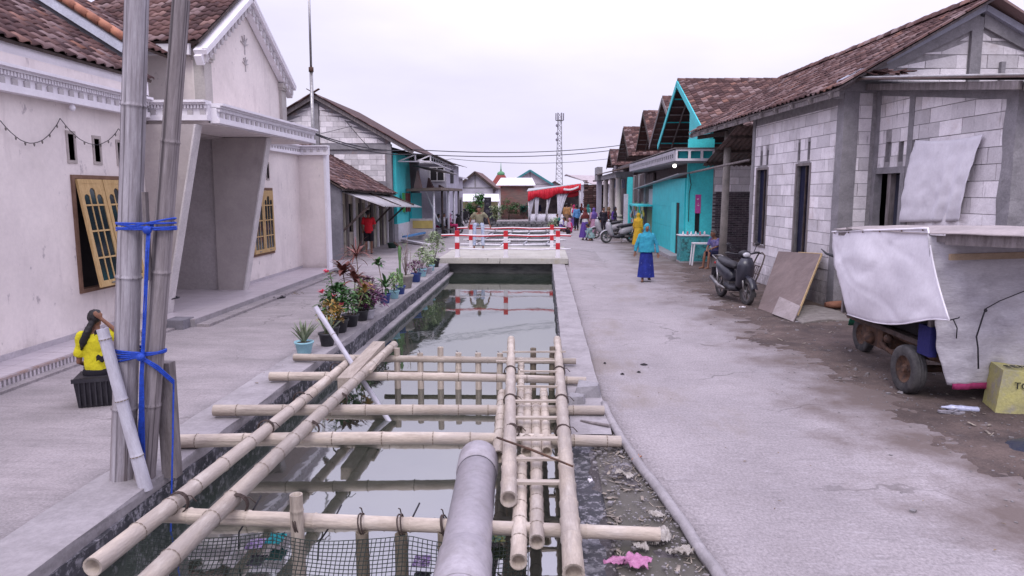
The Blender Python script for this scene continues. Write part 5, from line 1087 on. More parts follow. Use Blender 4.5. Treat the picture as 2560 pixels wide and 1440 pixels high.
# ================================================================= SHOPHOUSES, RIGHT SIDE
def shop(name, label, X, Yn, Ya, Yf, ze, za, infill, trim, limit, depth=5.5, inf_to=None):
    t_ = thing(name, label, 'shophouse', (X+depth/2, Ya, 0))
    kn = (za-ze)/(Ya-Yn); an_ = math.atan(kn); kf = (za-ze)/(Yf-Ya); af = math.atan(kf)
    roof_plane(t_, (X-.1, Yn-.15, ze+.05), (X+depth+1, Yn-.15, ze+.05), V((0, math.cos(an_), math.sin(an_))), (Ya-Yn+.15)/math.cos(an_), limit, slabmat=WOODD, slab=.05)
    poly(t_, 'roof_slope', TILE, [(X-.1, Yf+.15, ze), (X+depth, Yf+.15, ze), (X+depth, Ya, za+.06), (X-.1, Ya, za+.06)], (0, 0, .05))
    ridge_caps(t_, (X-.1, Ya, za+.1), (X+depth+1, Ya, za+.1), r=.13)
    for k in range(8):   # battens and rafters seen from below on the far slope
        f = .08+k*.12; y = Yf+(Ya-Yf)*f; z = ze+(za-ze)*f; beamo(t_, 'batten', trim if k % 3 == 0 else WOODG, (X-.05, y, z-.05), (X+3.0, y, z-.05), .07, .05)
    for x in (X+.5, X+1.4): beamo(t_, 'roof_rafter', WOODG, (x, Yf, ze-.08), (x, Ya, za-.08), .05, .06)
    for ya in (Yn-.15, Yf+.15): beamo(t_, 'barge_board', trim, (X-.12, ya, ze-.02), (X-.12, Ya, za+.02), .04, .24)
    inf_to = inf_to or Ya-.5
    if infill: poly(t_, 'gable_infill', infill, [(X+.25, Yn+.15, ze-.9), (X+.25, inf_to, ze-.9), (X+.25, inf_to, ze+(inf_to-Yn)*kn-.12), (X+.25, Yn+.15, ze)], (.12, 0, 0))
    return t_
r1 = shop('teal_shophouse', 'turquoise shophouse with high open gable, pink poster and counter next to the block house', 5.6, 25.75, 30.6, 35.1, 4.62, 6.9, TEAL, TEALD, 300, inf_to=29.6)
# inner gable wall under the roof, facing wall, side wall
poly(r1, 'inner_gable', WOODD, [(8.6, 26, 3.2), (8.6, 35, 3.2), (8.6, 35, 4.5), (8.6, 30.6, 6.8), (8.6, 26, 4.5)], (.1, 0, 0))
b = MB(); b.m = FR((5.08, 25.7, 0), 0); b.wall(0, .9, 0, 4.3, 0, .15, [(.30, .48, 1.0, 1.72)]); fw1 = obj('front_wall', b, TEAL, r1)
bx(fw1, 'slit_window', DARK, 5.35, 5.6, 25.8, 25.82, .95, 1.8)
po = bx(fw1, 'poster', M('pink poster', (.50, .09, .33), (.42, .07, .27), bump=0), 5.37, 5.57, 25.684, 25.688, 1.70, 2.36)
for (x, z, s) in ((5.43, 2.18, .03), (5.47, 2.19, .025), (5.44, 1.97, .022), (5.48, 1.96, .03), (5.47, 2.04, .02)): b = MB(); b.box(x, x+s, 25.679, 25.682, z, z+s*1.3); obj('poster_print', b, WHTP, po)
b = MB(); b.tube([(5.12, 25.66, 3.1), (5.2, 25.66, 2.7), (5.14, 25.66, 2.4), (5.15, 25.66, 1.4)], .014, 6); obj('loose_cable', b, BLK, fw1)
b = MB(); b.m = FR((5.98, 25.7, 0), 0); b.box(0, 3.6, 0, .15, 0, 3.5); sw1 = obj('side_wall', b, MORT, r1)
its = []
def brk(bb): bb.box(0, .2, 0, .04, 0, .052)
for r_ in range(38):
    for c_2 in range(15):
        if (r_ % 2) and c_2 == 0: pass
        its.append((R.randrange(6), brk, Matrix.Translation((5.99+c_2*.213+(r_ % 2)*.1, 25.685-R.uniform(0, .012), .02+r_*.064))))
DBR = M('dark bricks', (.10, .075, .085), (.05, .042, .05), sc=8, var=.45, stain=[((.32, .29, .32), 4, .6, .7, .5)], bump=.4)
pieces(sw1, 'brick', its, DBR, 'brick_courses', 290)
itt = block_items(FR((5.98, 25.7, 0), 0), .02, 3.5, 2.46, 3.5, 0, th=.04); pieces(sw1, 'block', itt, BLOCK, 'block_courses', 60)
# street wall of boards, with the door
TB = FR((5.05, 33.6, 0), -PI/2)
b = MB(); b.m = TB; b.box(0, 7.7, 0, .1, 0, 2.95); dw = obj('board_wall', b, TEALD, r1)
its = []
def bd(bb): bb.box(.004, .53, -.014, 0, 0, 1.0)
for k in range(14):
    for q_, (z, h_) in enumerate(((.12, .95), (1.09, .78), (1.89, 1.02))):
        if 9.5 < k < 11.5 and q_ < 2: continue
        its.append((q_, lambda bb, h_=h_: bb.box(.004, .535, -.014, 0, 0, h_), TB @ Matrix.Translation((.05+k*.545, -.001, z))))
pieces(dw, 'board', its, TEALD, 'boards')
dl = bx(dw, 'door_leaf', TEAL, 5.3, 6.25, -.05, -.01, .1, 2.05, m=TB); bx(dw, 'door_gap', DARK, 6.27, 6.75, -.03, -.012, .1, 2.05, m=TB)
poly(r1, 'sloping_awning', M('grey awning sheet', (.36, .35, .37)), [(4.72, 25.6, 3.07), (5.1, 25.6, 3.1), (5.1, 38.5, 2.62), (4.72, 38.5, 2.58)], (0, 0, .04))
co_ = thing('shop_counter', 'turquoise counter with a grimy front standing before the shop wall', 'counter', (5.25, 25.1, 0))
bx(co_, 'counter_body', M('grimy teal', (.07, .36, .38), (.045, .22, .24), sc=3, stain=[((.03, .05, .06), 6, .5, .62, .8, (1, 1, 1)), ((.3, .4, .4), 9, .6, .7, .5)]), 4.76, 5.72, 24.9, 25.6, .05, .93); bx(co_, 'counter_top', WHTP, 4.72, 5.76, 24.86, 25.62, .932, .96); bx(co_, 'plinth', KERB, 4.74, 5.74, 24.88, 25.6, -.02, .048)
for k in range(6):
    b = MB(); x = 4.85+k*.15+R.uniform(-.03, .03); b.lathe((x, 25.1+R.uniform(-.1, .1), .962), [(.03, 0), (.035, .04), (.03, R.uniform(.05, .12)), (.01, .13)], 8)
    single('jar', b, (WHTP, M('pink lid', (.5, .2, .25)), WHTP)[k % 3], ['white jar at the left end of the turquoise counter', 'second jar on the turquoise counter, pinkish', 'third jar on the turquoise counter, white', 'fourth jar on the turquoise counter, white', 'fifth jar on the turquoise counter, pinkish', 'white jar at the right end of the turquoise counter'][k], 'jar', group='jars on the counter')
# flat canopy with white framed fascia
cp_ = thing('shop_canopy', 'flat shop canopy with white framed openings in its fascia above the turquoise wall', 'canopy', (5, 31, 3.5))
bx(cp_, 'soffit', M('soffit grey', (.26, .26, .28), (.2, .2, .22)), 4.45, 5.95, 24.7, 37.5, 3.46, 3.54)
b = MB(); b.m = FR((4.45, 24.68, 0), 0); b.wall(0, 1.3, 3.5, 3.9, -.03, .03, [(.06, .42, 3.58, 3.83), (.5, .84, 3.58, 3.83), (.92, 1.24, 3.58, 3.83)]); obj('front_fascia', b, WHTP, cp_)
b = MB(); b.m = FR((4.43, 37.5, 0), -PI/2); b.wall(0, 12.8, 3.5, 3.86, -.03, .03, [(.2+k*.42, .46+k*.42, 3.60, 3.74) for k in range(30)]); obj('side_fascia', b, M('grey fascia', (.40, .38, .42)), cp_)
bx(cp_, 'canopy_back', TEALD, 4.6, 5.8, 24.9, 25.0, 3.55, 3.86); bx(cp_, 'top_sheet', WOODG, 4.4, 6.0, 24.6, 37.6, 3.91, 3.94)
b = MB(); b.ball((4.75, 26.5, 3.40), .07, 10, 8); obj('lit_bulb', b, M('lit bulb', (1, 1, .95), bump=0, emit=(1, .97, .9, 4)), cp_)
bx(r1, 'step', KERB, 4.6, 5.05, 26.0, 33.5, -.02, .13); bx(r1, 'upper_wall', M('brown shutters', (.13, .10, .10), (.08, .06, .06), st=(1, 5, 1), sc=4), 5.25, 5.35, 26.0, 43, 2.96, 3.45)
r2 = shop('green_shophouse', 'second gabled shophouse from the block house with pale green ground floor wall', 6.4, 35.4, 39.4, 43.6, 5.1, 7.35, None, WOODG, 120)
bx(r2, 'green_wall', M('pale green wall', (.30, .42, .28), (.24, .34, .23), sc=1.5), 5.2, 5.35, 33.7, 43, 0, 2.95)
for k in range(6): bx(r2, 'shutter', M('brown shutters', (.13, .1, .1)), 5.12, 5.19, 34+k*1.45, 35.3+k*1.45, 1.95, 3.35)
for k in range(4): bx(r2, 'pilaster', CONC, 5.05, 5.2, 36.4+k*2.3, 36.62+k*2.3, 0, 3.4)
bx(r2, 'notice_board', M('speckled notice', (.5, .45, .48), (.3, .25, .28), sc=40), 5.10, 5.18, 34.0, 35.2, 1.6, 2.6)
b = MB(); b.box(4.05, 4.25, 36.5, 36.7, 0, 2.35); single('white_pillar', b, M('pale pillar', (.55, .53, .60)), 'pale square pillar between the goods stall and the parked motorbikes', 'pillar')
r3 = shop('brown_gable_shophouse', 'third gabled shophouse with exposed brown battens behind the round columns', 6.5, 44.2, 47.6, 50.6, 5.3, 7.5, None, WOODD, 60)
r4 = shop('far_gable_shophouse', 'fourth shophouse gable, brown and lower, above the porch roof', 6.0, 51, 54.6, 58.6, 4.9, 7.1, None, WOODD, 40)
r5 = shop('farthest_shophouse', 'farthest and lowest shophouse gable with a speckled grey board', 5.7, 60, 62.5, 65, 4.6, 5.9, M('speckled grey', (.35, .33, .37), (.2, .15, .15), sc=9), WOODD, 20)
for rr4, y0_, y1_ in ((r3, 43.6, 50.6), (r4, 51, 58.6), (r5, 59, 65)): bx(rr4, 'ground_wall', M('dark brown wall', (.16, .13, .13), (.1, .085, .09), sc=2), 6.1, 6.2, y0_, y1_, 0, 4.5)  # one dark brown for all three ground walls
pc = thing('column_porch', 'concrete porch with cream round columns on banded pedestals', 'porch', (5.1, 49, 0))
for k, y in enumerate((42.4, 46.4, 51.0)):
    b = MB(); b.lathe((4.35, y, 0), [(.26, 0), (.26, .75), (.32, .78), (.32, .86), (.22, .9), (.22, .98), (.30, 1.02), (.26, 1.1), (.17, 1.16), (.16, 3.2), (.22, 3.3)], 16); obj('column', b, M('cream column', (.50, .45, .43), (.42, .38, .36), sc=4), pc)
bx(pc, 'lintel', CONC, 4.15, 5.2, 42, 53, 3.3, 3.62); poly(pc, 'porch_roof', TINB, [(3.9, 41, 3.62), (3.9, 56, 3.72), (6.2, 56, 4.2), (6.2, 41, 4.2)], (0, 0, .06)); bx(pc, 'end_pier', LIL, 3.95, 4.3, 54, 54.6, 0, 4.1)
bx(pc, 'parapet', CONC, 3.9, 4.3, 53.5, 56, 3.3, 4.3); bx(pc, 'teal_pier', TEAL, 4.75, 5.1, 41.3, 41.6, 0, 3.3)
for k in range(3): bx(pc, 'striped_cloth', M('blue striped cloth', (.2, .32, .6), (.65, .65, .7), sc=30, st=(1, 1, .1)), 4.5+.3*k, 4.7+.3*k, 47.4, 47.45, 2.7, 3.3)
# ================================================================= BAMBOO OVER THE CANAL
RING = {}
def bamboo(name, label, a, c, r, mat=BAM, group=None, parent=None, sp=.42, taper=.85, cat='bamboo pole', bend=.0, rings=True):
    """hollow culm with node rings, built along its own z axis"""
    a = V(a); c = V(c); L_ = (c-a).length; q = V((0, 0, 1)).rotation_difference((c-a).normalized())
    b = MB(); seg = 12; prof = []; z = 0.; k = 0; nodes = []
    nz = sp*.6
    while nz < L_-.05: nodes.append(nz); nz += sp*R.uniform(.72, 1.3)
    zs = [(0, 1.)]
    for n0 in nodes: zs += [(n0-.03, .985), (n0-.008, 1.0), (n0, 1.09), (n0+.008, 1.01), (n0+.03, .97)]
    zs.append((L_, 1.)); bx_ = R.uniform(-1, 1)*bend; by_ = R.uniform(-1, 1)*bend
    pts = []; rr = []
    for z, f in zs: pts.append((bx_*math.sin(PI*z/L_), by_*math.sin(PI*z/L_), z)); rr.append(r*f*(1-(1-taper)*z/L_))
    b.tube(pts, rr, seg, cap=False)
    for z, s, rad_ in ((0, 1, r), (L_, -1, r*taper)): b.lathe((0, 0, z), [(rad_, 0), (rad_*.74, 0), (rad_*.72, .07*s), (.001, .071*s)], seg, caps=False)
    M_ = Matrix.Translation(a) @ q.to_matrix().to_4x4()
    if parent:
        o = bpy.data.objects.new(name, b.mesh(name, mat)); COL.objects.link(o); o.parent = parent; o.matrix_local = WM[parent.name].inverted() @ M_; WM[o.name] = M_
    else:
        o = bpy.data.objects.new(name, b.mesh(name, mat)); COL.objects.link(o); o.matrix_world = M_; WM[o.name] = M_; tag(o, label, cat, group)
    if rings:
        if 'node' not in RING:
            b = MB(); b.lathe((0, 0, -.004), [(1.08, 0), (1.105, .004), (1.08, .009)], seg, caps=False); RING['node'] = b.mesh('node_ring', KNOT)
        if not parent:
            for n0 in nodes:
                f = r*(1-(1-taper)*n0/L_); ob = bpy.data.objects.new('node_ring', RING['node']); COL.objects.link(ob); ob.parent = o
                lm = Matrix.Translation((bx_*math.sin(PI*n0/L_), by_*math.sin(PI*n0/L_), n0)) @ Matrix.Diagonal((f, f, 1, 1)); ob.matrix_local = lm; WM[ob.name] = M_ @ lm
    return o
def tie(par, c, r, ax, n=3, mat=None, th=.006):
    b = MB(); c = V(c); ax = V(ax).normalized(); a0 = ax.orthogonal().normalized(); a1 = ax.cross(a0)
    for k in range(n):
        o = c+ax*(k-(n-1)/2)*.014; tl = R.uniform(-.35, .35)
        b.tube([o+(a0*math.cos(t)+a1*math.sin(t))*r+ax*.3*r*math.sin(t)*tl for t in [2*PI*j/14 for j in range(14)]], th, 5, closed=True)
    b.tube([c+a0*r, c+a0*(r+.03)+a1*.03, c+a0*(r+.05)+a1*.07-V((0, 0, .03))], th*.8, 5)
    return obj('tie', b, mat or M('dark twine', (.07, .05, .045), sc=30), par)
# far fence of stakes across the canal
fe = thing('bamboo_fence', 'bamboo fence of short stakes tied to a rail across the canal', 'fence', (-1.5, 9.85, -.33))
rl0 = G(735, 893, .1); rl1 = G(1440, 903, .1); bamboo('rail', '', rl0, rl1, .052, parent=fe)
lo = AY(960, 932, 9.92); bamboo('rail', '', (lo.x, 9.93, lo.z), (.2, 9.95, lo.z-.02), .035, mat=BAMD, parent=fe)
for px, hh in ((992, .12), (1050, .05), (1101, .14), (1146, .06), (1195, .06), (1250, .06), (1333, .14), (1381, .16)):
    p_ = AY(px, 898, 9.76); t0 = V((p_.x+R.uniform(-.02, .02), 9.76, -.75)); t1 = V((p_.x, 9.78, .13+hh)); bamboo('stake', '', t0, t1, .05, mat=BAMD if px > 1300 else BAM, parent=fe, sp=.5)
    tie(fe, (p_.x, 9.82, .1), .075, (1, 0, .3), 3)
# cross poles
bamboo('bamboo_pole', 'pale bamboo pole across the canal, second from the flower pots', G(675, 941, .11), G(1465, 952, .09), .058, group='bamboo cross poles over the canal', bend=.03)
bamboo('bamboo_pole', 'pale bamboo pole across the canal whose left end lies on the wide kerb', G(535, 1026, .11), G(1510, 1026, .08), .062, group='bamboo cross poles over the canal', bend=.03)
bamboo('bamboo_pole', 'thick pale bamboo cross pole just beyond the mouth of the grey pipe', G(425, 1104, .10), G(1552, 1104, .07), .066, group='bamboo cross poles over the canal', bend=.03)
# long poles running along the canal
bamboo('bamboo_pole', 'long pale bamboo pole running down the canal, left of the square timber', G(880, 898, .22), (-2.72, 3.9, .2), .056, group='long bamboo poles laid along the canal', taper=1.12, bend=.02)
dp = bamboo('bamboo_pole', 'long pale bamboo pole running down the canal, right of the square timber', G(985, 862, .23), (-2.28, 2.9, .22), .058, group='long bamboo poles laid along the canal', taper=1.12, bend=.02)
for yy_ in (8.77, 7.42, 6.45, 4.8): tie(dp, (-2.22, yy_, .20), .078, (0, 1, .1), 3)
lp_ = bpy.data.objects[[o.name for o in bpy.data.objects if o.get('label', '').startswith('long pale bamboo pole running down the canal, left')][0]]
for yy_ in (8.77, 7.42, 6.45, 4.8): tie(lp_, (-2.66, yy_, .20), .076, (0, 1, -.1), 3)
# square timber with a loose slat
tb0 = G(862, 960, .22); tb1 = G(948, 866, .25)
b = MB(); b.beam(tb0, tb1, .17, .15); TMB = M('cracked timber', (.42, .36, .31), (.30, .25, .21), sc=4, st=(5, .7, 5), stain=[((.10, .08, .07), 6, .6, .68, .8, (2, .3, 2))], bump=.6, bsc=14); single('timber_beam', b, TMB, 'thick square cracked timber lying between the two long bamboo poles', 'beam')
b = MB(); b.beam(tb0+V((.17, .5, .02)), tb1+V((.16, -.1, .0)), .05, .04); single('wood_slat', b, TMB, 'thin wooden slat beside the thick square timber', 'slat')
wb = G(976, 1058, -.36); wt_ = AY(790, 770, wb.y+1.15)
bamboo('white_pole', 'whitish thin pole slanting from the flower pots down into the water', wt_, wb, .036, mat=BAMW, sp=.9)
# ladder on the right
ld = thing('bamboo_ladder', 'long bamboo ladder with two rails and flat rungs lying along the right kerb', 'ladder', (-.1, 8, .2))
bamboo('ladder_rail', '', G(1278, 848, .2), G(1272, 1248, .2), .055, parent=ld, sp=.30, taper=1.2); bamboo('ladder_rail', '', G(1393, 848, .2), G(1434, 1436, .2), .055, parent=ld, sp=.32, taper=1.25)
for y_, xl, xr, w_ in ((880, 1256, 1414, .03), (903, 1240, 1400, .05), (928, 1300, 1395, .035), (966, 1290, 1396, .03), (1003, 1285, 1398, .05), (1044, 1282, 1402, .06), (1097, 1284, 1406, .06), (1148, 1286, 1410, .05), (1205, 1288, 1412, .06)):
    a = G(xl, y_, .24 if w_ < .045 else .21); c = G(xr, y_+R.uniform(-2, 2), .24 if w_ < .045 else .21); b = MB(); b.beam(a, c, w_, .022); obj('rung', b, M('split bamboo', (.46, .40, .35), (.33, .28, .24), sc=7, st=(.6, 4, 4), bump=.3), ld)
short = [((1256, 984), (1246, 1142), .056, 'short bamboo left of the ladder, its open end by the pipe mouth'), ((1303, 900), (1300, 1075), .045, 'short bamboo against the inner side of the left ladder rail'),
         ((1320, 972), (1316, 1130), .048, 'short bamboo between the ladder rails, second from the left'), ((1340, 1008), (1342, 1355), .05, 'longest short bamboo between the ladder rails, ending beyond the grey pipe'),
         ((1359, 976), (1367, 1130), .046, 'short bamboo between the ladder rails, nearest the right rail'), ((1303, 1150), (1296, 1405), .052, 'short dark ended bamboo beside the grey pipe near the frame bottom')]
for a, c, r_, lab in short: bamboo('bamboo_piece', lab, G(*a, .10), G(*c, .10), r_, group='short bamboos under the ladder', sp=.26, taper=1.1)
b = MB(); b.tube([G(1243, 1094, .31), G(1330, 1125, .32), G(1432, 1166, .30)], [.010, .012, .009], 6); single('iron_rod', b, RUST, 'thin dark rod lying slantwise over the ladder', 'rod')
b = MB(); b.tube([G(1452, 1053, .03), G(1525, 1064, .05)], .018, 6); single('stick', b, WOODG, 'thin grey stick lying on the right kerb beside the ladder', 'stick')
for (x, y, s, lab) in ((1468, 988, .16, 'larger broken concrete chunk on the right kerb beside the ladder'), (1440, 1006, .11, 'smaller concrete chunk wedged against the ladder rail')):
    o = G(x, y, .03); b = MB(); b.hexa([(o.x-s, o.y-s*.8, 0), (o.x+s, o.y-s*.7, 0), (o.x+s*1.1, o.y+s*.8, 0), (o.x-s*.9, o.y+s*.9, 0), (o.x-s*.8, o.y-s*.5, s*.9), (o.x+s*.7, o.y-s*.6, s*1.1), (o.x+s*.9, o.y+s*.6, s), (o.x-s*.6, o.y+s*.7, s*1.2)])
    single('concrete_chunk', b, CONC, lab, 'rubble', group='concrete chunks on the kerb')
for (x_, y_) in ((-.42, 8.77), (-.36, 7.5), (-.3, 6.5), (.2, 8.77), (.2, 7.5), (.19, 6.5)): tie(ld, (x_, y_, .19), .074, (.1, 1, 0), 3)
# big grey pipe
pp = thing('drain_pipe', 'big grey plastic pipe with a collar lying along the canal in front', 'pipe', (-.5, 4.5, .1))
PIPE = M('grey pvc', (.37, .34, .375), (.30, .275, .30), sc=2, rough=.45, spec=.4, stain=[((.20, .18, .18), 5, .52, .7, .6), ((.13, .12, .12), 18, .62, .7, .5)], bump=.05)
pa = G(1197, 1146, .06); pc_ = G(1140, 1560, .16); d = (pc_-pa).normalized()
b = MB(); b.lathe(pa, [(.001, .05), (.135, .05), (.15, 0), (.165, .004), (.163, (pc_-pa).length)], 30, axis=d, caps=False); obj('tube', b, PIPE, pp)
b = MB(); b.lathe(pa+d*.01, [(.166, .0), (.178, .01), (.178, .36), (.166, .375)], 30, axis=d, caps=False); obj('collar', b, PIPE, pp)
b = MB(); q_ = G(1150, 1395, .13); b.lathe(pa+d*((q_-pa).length), [(.164, 0), (.176, .01), (.176, .5), (.165, .51)], 30, axis=d, caps=False); obj('collar', b, PIPE, pp)
b = MB(); b.lathe(pa+d*.40, [(.167, 0), (.169, .004), (.167, .008)], 30, axis=d, caps=False); obj('joint_line', b, BLK, pp)
# near fence with net
nf_ = thing('net_fence', 'bamboo rail and stakes with black netting across the near canal', 'fence', (-1.2, 4.8, -.33))
g0 = G(560, 1290, .1); g1 = G(1650, 1336, .08); bamboo('rail', '', (g0.x-.5, g0.y, .1), g1, .058, parent=nf_)
for px, py, zb in ((740, 1236, -.7), (905, 1330, -.8), (1003, 1335, -.8), (1110, 1330, -.8)):
    t = AY(px, py, g0.y-.10); bamboo('stake', '', (t.x, t.y, zb), t, .054, mat=BAM if px < 800 else BAMD, parent=nf_, sp=.5); tie(nf_, (t.x, t.y+.02, .1), .075, (1, 0, .2), 2)
b = MB(); x0n, x1n = -2.9, -.1; yn = g0.y-.17
def netp(u, v):
    x = x0n+(x1n-x0n)*u; return V((x, yn-.06*math.sin(PI*v)-.05*nf(x, v, 2)-.25*v*v, .07+(-.36)*v-.06*abs(math.sin(u*9))*(1-v)))
NU, NV = 84, 15
for i in range(NU+1): b.tube([netp(i/NU, j/NV)+V((.004*math.sin(i*j), 0, 0)) for j in range(0, NV+1, 3)], .0035, 3, cap=False)
for j in range(NV+1): b.tube([netp(i/NU, j/NV) for i in range(0, NU+1, 2)], .0035, 3, cap=False)
stuff('net', b, M('black green net', (.035, .045, .04), sc=20, bump=0), nf_)
b = MB(); b.tube([(x0n+k*.15, yn-.30+.02*math.sin(k*2), -.19-.014*k+.02*nf(k, 0, .7)) for k in range(19)], [.045+.014*math.sin(k*1.7) for k in range(19)], 10); obj('rolled_net', b, M('rolled net', (.26, .24, .23), (.09, .09, .08), sc=40, stain=[((.04, .04, .04), 60, .5, .6, .8)], bump=1, bsc=60), nf_)
b = MB()
for (px, py) in ((655, 1275), (855, 1300), (1050, 1295)):
    o = G(px, py, .05); b.tube([o+V((0, 0, .12)), o+V((-.06, -.05, .0)), o+V((-.16, -.06, -.15)), o+V((-.18, -.04, -.3))], .007, 5)
obj('black_string', b, BLK, nf_)
TRM = M('purple scrap', (.18, .10, .30), (.4, .35, .45), sc=30, bump=.5)
for k, (px, py, c, lab) in enumerate(((640, 1365, TRM, 'torn purple plastic scrap caught on the rolled net'), (1055, 1408, TRM, 'larger purple plastic scrap floating by the pipe'), (690, 1352, M('teal scrap', (.02, .25, .28)), 'small teal plastic scrap beside the tall near stake'), (1245, 1348, M('mixed scrap', (.4, .36, .1), (.1, .3, .3), sc=40), 'yellow and teal wrapper between the pipe and the ladder'))):
    o = G(px, py, -.28); b = MB(); b.grid(lambda u, v: (o.x+(u-.5)*.12+.03*nf(u*4, v*4, 2, k), o.y+(v-.5)*.16+.03*nf(u*5, v*5, 2, k+3), o.z+.02+.05*nf(u*4, v*4, 3, k+9)), 12, 10, th=.003); single('plastic_scrap', b, c, lab, 'litter', group='litter on the water')
b = MB(); b.grid(lambda u, v: (-3.25+3.4*u, 3.0+(yn-.38-3.0)*v+.06*nf(u*9, v*2, 1.5)*v, -.325+.035*abs(nf(u*14, v*6, 1.3))*(1-v**3)+.02*nf(u*40, v*16, 1)-.01*v), 120, 40); stuff('sludge_mat', b, M('wet black sludge', (.022, .02, .028), (.05, .045, .055), sc=6, rough=.25, spec=.6, stain=[((.34, .32, .35), 22, .64, .7, .8), ((.16, .13, .22), 5, .64, .72, .5)], bump=1, bsc=40))
# froth and floating grit along the near edge
b = MB()
for k in range(900):
    x = R.uniform(-3.0, .1); y = yn-.35+R.gauss(0, .10)-abs(R.gauss(0, .06)); s = R.uniform(.003, .011); b.m = Matrix.Translation((x, y, -.327)) @ Matrix.Rotation(R.random()*6, 4, 'Z'); b.box(-s, s, -s, s*.7, -.004, s*.5)
b.m = None; stuff('floating_scum', b, M('pale scum', (.42, .40, .43), (.2, .19, .2), sc=30))
# litter on the bank
PK = M('pink cloth', (.50, .23, .38), (.36, .13, .26), sc=20, bump=.5); OW = M('dirty white plastic', (.45, .42, .40), (.26, .23, .2), sc=18, bump=.6)
lit = [(1570, 1412, .19, PK, 'crumpled pink cloth on the muddy bank'), (1650, 1350, .17, OW, 'torn whitish plastic bag right of the pink cloth'), (1600, 1368, .11, OW, 'small beige wrapper above the pink cloth'), (1700, 1385, .13, OW, 'pale wrapper near the road edge lip'), (1590, 1150, .10, M('orange straw', (.5, .25, .17), sc=30), 'bundle of orange pink raffia by the end of the thick bamboo'),
       (1560, 1190, .12, OW, 'whitish scraps heap between ladder foot and road lip'), (1855, 770, .10, WHTP, 'white crumpled paper at the front wheel of the scooter'), (1475, 1205, .05, WHTP, 'small white scrap at the right ladder rail'), (1640, 1290, .10, OW, 'flattened pale wrapper on mud below the near cross pole'), (1990, 792, .06, WHTP, 'white scrap in the shade behind the plywood'), (2000, 820, .05, WHTP, 'tiny white scrap between plywood and tricycle')]
for k, (px, py, s, m_, lab) in enumerate(lit):
    o = G(px, py, .0)
    def fs(u, v, k=k, s=s, o=o):
        x = (u-.5)*2; y = (v-.5)*2; a = k*1.1; s = s*.8; q1 = x*s*(1-.25*abs(y))+.35*s*nf(y, k, 1.2); q2 = y*s*(.35+.2*math.sin(x*2.5+k)); 
        return (o.x+q1*math.cos(a)-q2*math.sin(a), o.y+q1*math.sin(a)+q2*math.cos(a), o.z+.012+s*.5*abs(nf(x, y, 2.2, k+8))+s*.25*abs(nf(x, y, 6, k)))
    b = MB(); b.grid(fs, 22, 16, th=.004); single('litter', b, m_, lab, 'litter', group='litter on the bank and dirt')
# twigs, straw and shreds on the bank and the verge
b = MB()
for k in range(420):
    if k < 230: y = 3.7+3.3*R.random(); x = .5+R.random()*(lerp_tab(RL, y)-.55); z = -.03
    else: y = 5+14*R.random(); x = lerp_tab(RR, y)+R.uniform(.1, 2.0); z = .01+max(0, x-4.4)*.03
    a = R.random()*6; s = R.uniform(.01, .05); b.m = Matrix.Translation((x, y, z+.012)) @ Matrix.Rotation(a, 4, 'Z') @ Matrix.Rotation(R.uniform(-.25, .25), 4, 'Y'); w_ = R.choice((.0025, .004, .012)); b.box(-s, s, -w_, w_, 0, .004)
b.m = None; stuff('straw_and_shreds', b, M('straw shred', (.36, .31, .26), (.12, .10, .09), sc=14))
# dry leaves and crumbs on the lanes
b = MB()
for k in range(260):
    if k < 120: x = R.gauss(-6.3, .12); y = R.uniform(12.5, 21)
    elif k < 170: o = G(735+R.gauss(0, 14), 733+R.gauss(0, 3)); x, y = o.x, o.y
    elif k < 200: x = R.uniform(-3.8, -3.4); y = R.uniform(8, 24)
    else: x = R.uniform(.7, 4.3); y = R.uniform(3, 22)
    s = R.uniform(.012, .035)*(.5 if k >= 200 else 1); b.m = Matrix.Translation((x, y, .012 if k < 170 or k >= 200 else .045)) @ Matrix.Rotation(R.random()*6, 4, 'Z') @ Matrix.Rotation(R.uniform(-.3, .3), 4, 'X'); b.prism([(-s, 0, 0), (0, -s*.4, .003), (s, 0, 0), (0, s*.4, .003)], (0, 0, .003))
b.m = None; stuff('dry_leaves', b, M('dry leaf', (.26, .19, .11), (.12, .09, .07), sc=9, bump=.1))
for k, (px, py, s) in enumerate(((1610, 912, .055), (1556, 936, .03), (1597, 931, .028), (1512, 909, .022))):
    o = G(px, py); b = MB(); b.grid(lambda u, v: (o.x+math.cos(u*2*PI)*v*s*(1+.4*nf(math.cos(u*6.28), math.sin(u*6.28), 2, k)), o.y+math.sin(u*2*PI)*v*s, .006+.02*(1-v)), 12, 4); single('dung_clod', b, M('black clod', (.02, .017, .02)), ['largest dark clod on the road right of the canal', 'dark clod left of the largest clod', 'small dark clod nearer than the largest one', 'tiny dark clod close to the kerb'][k], 'clod', group='dark clods on the road')
sandal(tuple(G(680, 748, .012)), rad(30), BLK, 'left one of two black sandals on the lane before the porch', 'black sandals on the lane', 1.1); sandal(tuple(G(700, 745, .012)), rad(55), BLK, 'right one of two black sandals on the lane before the porch', 'black sandals on the lane', 1.1)
sandal(tuple(AX(436, 747, -7.1)), rad(80), BLK, 'dark sandal on the porch floor beside the first fin')
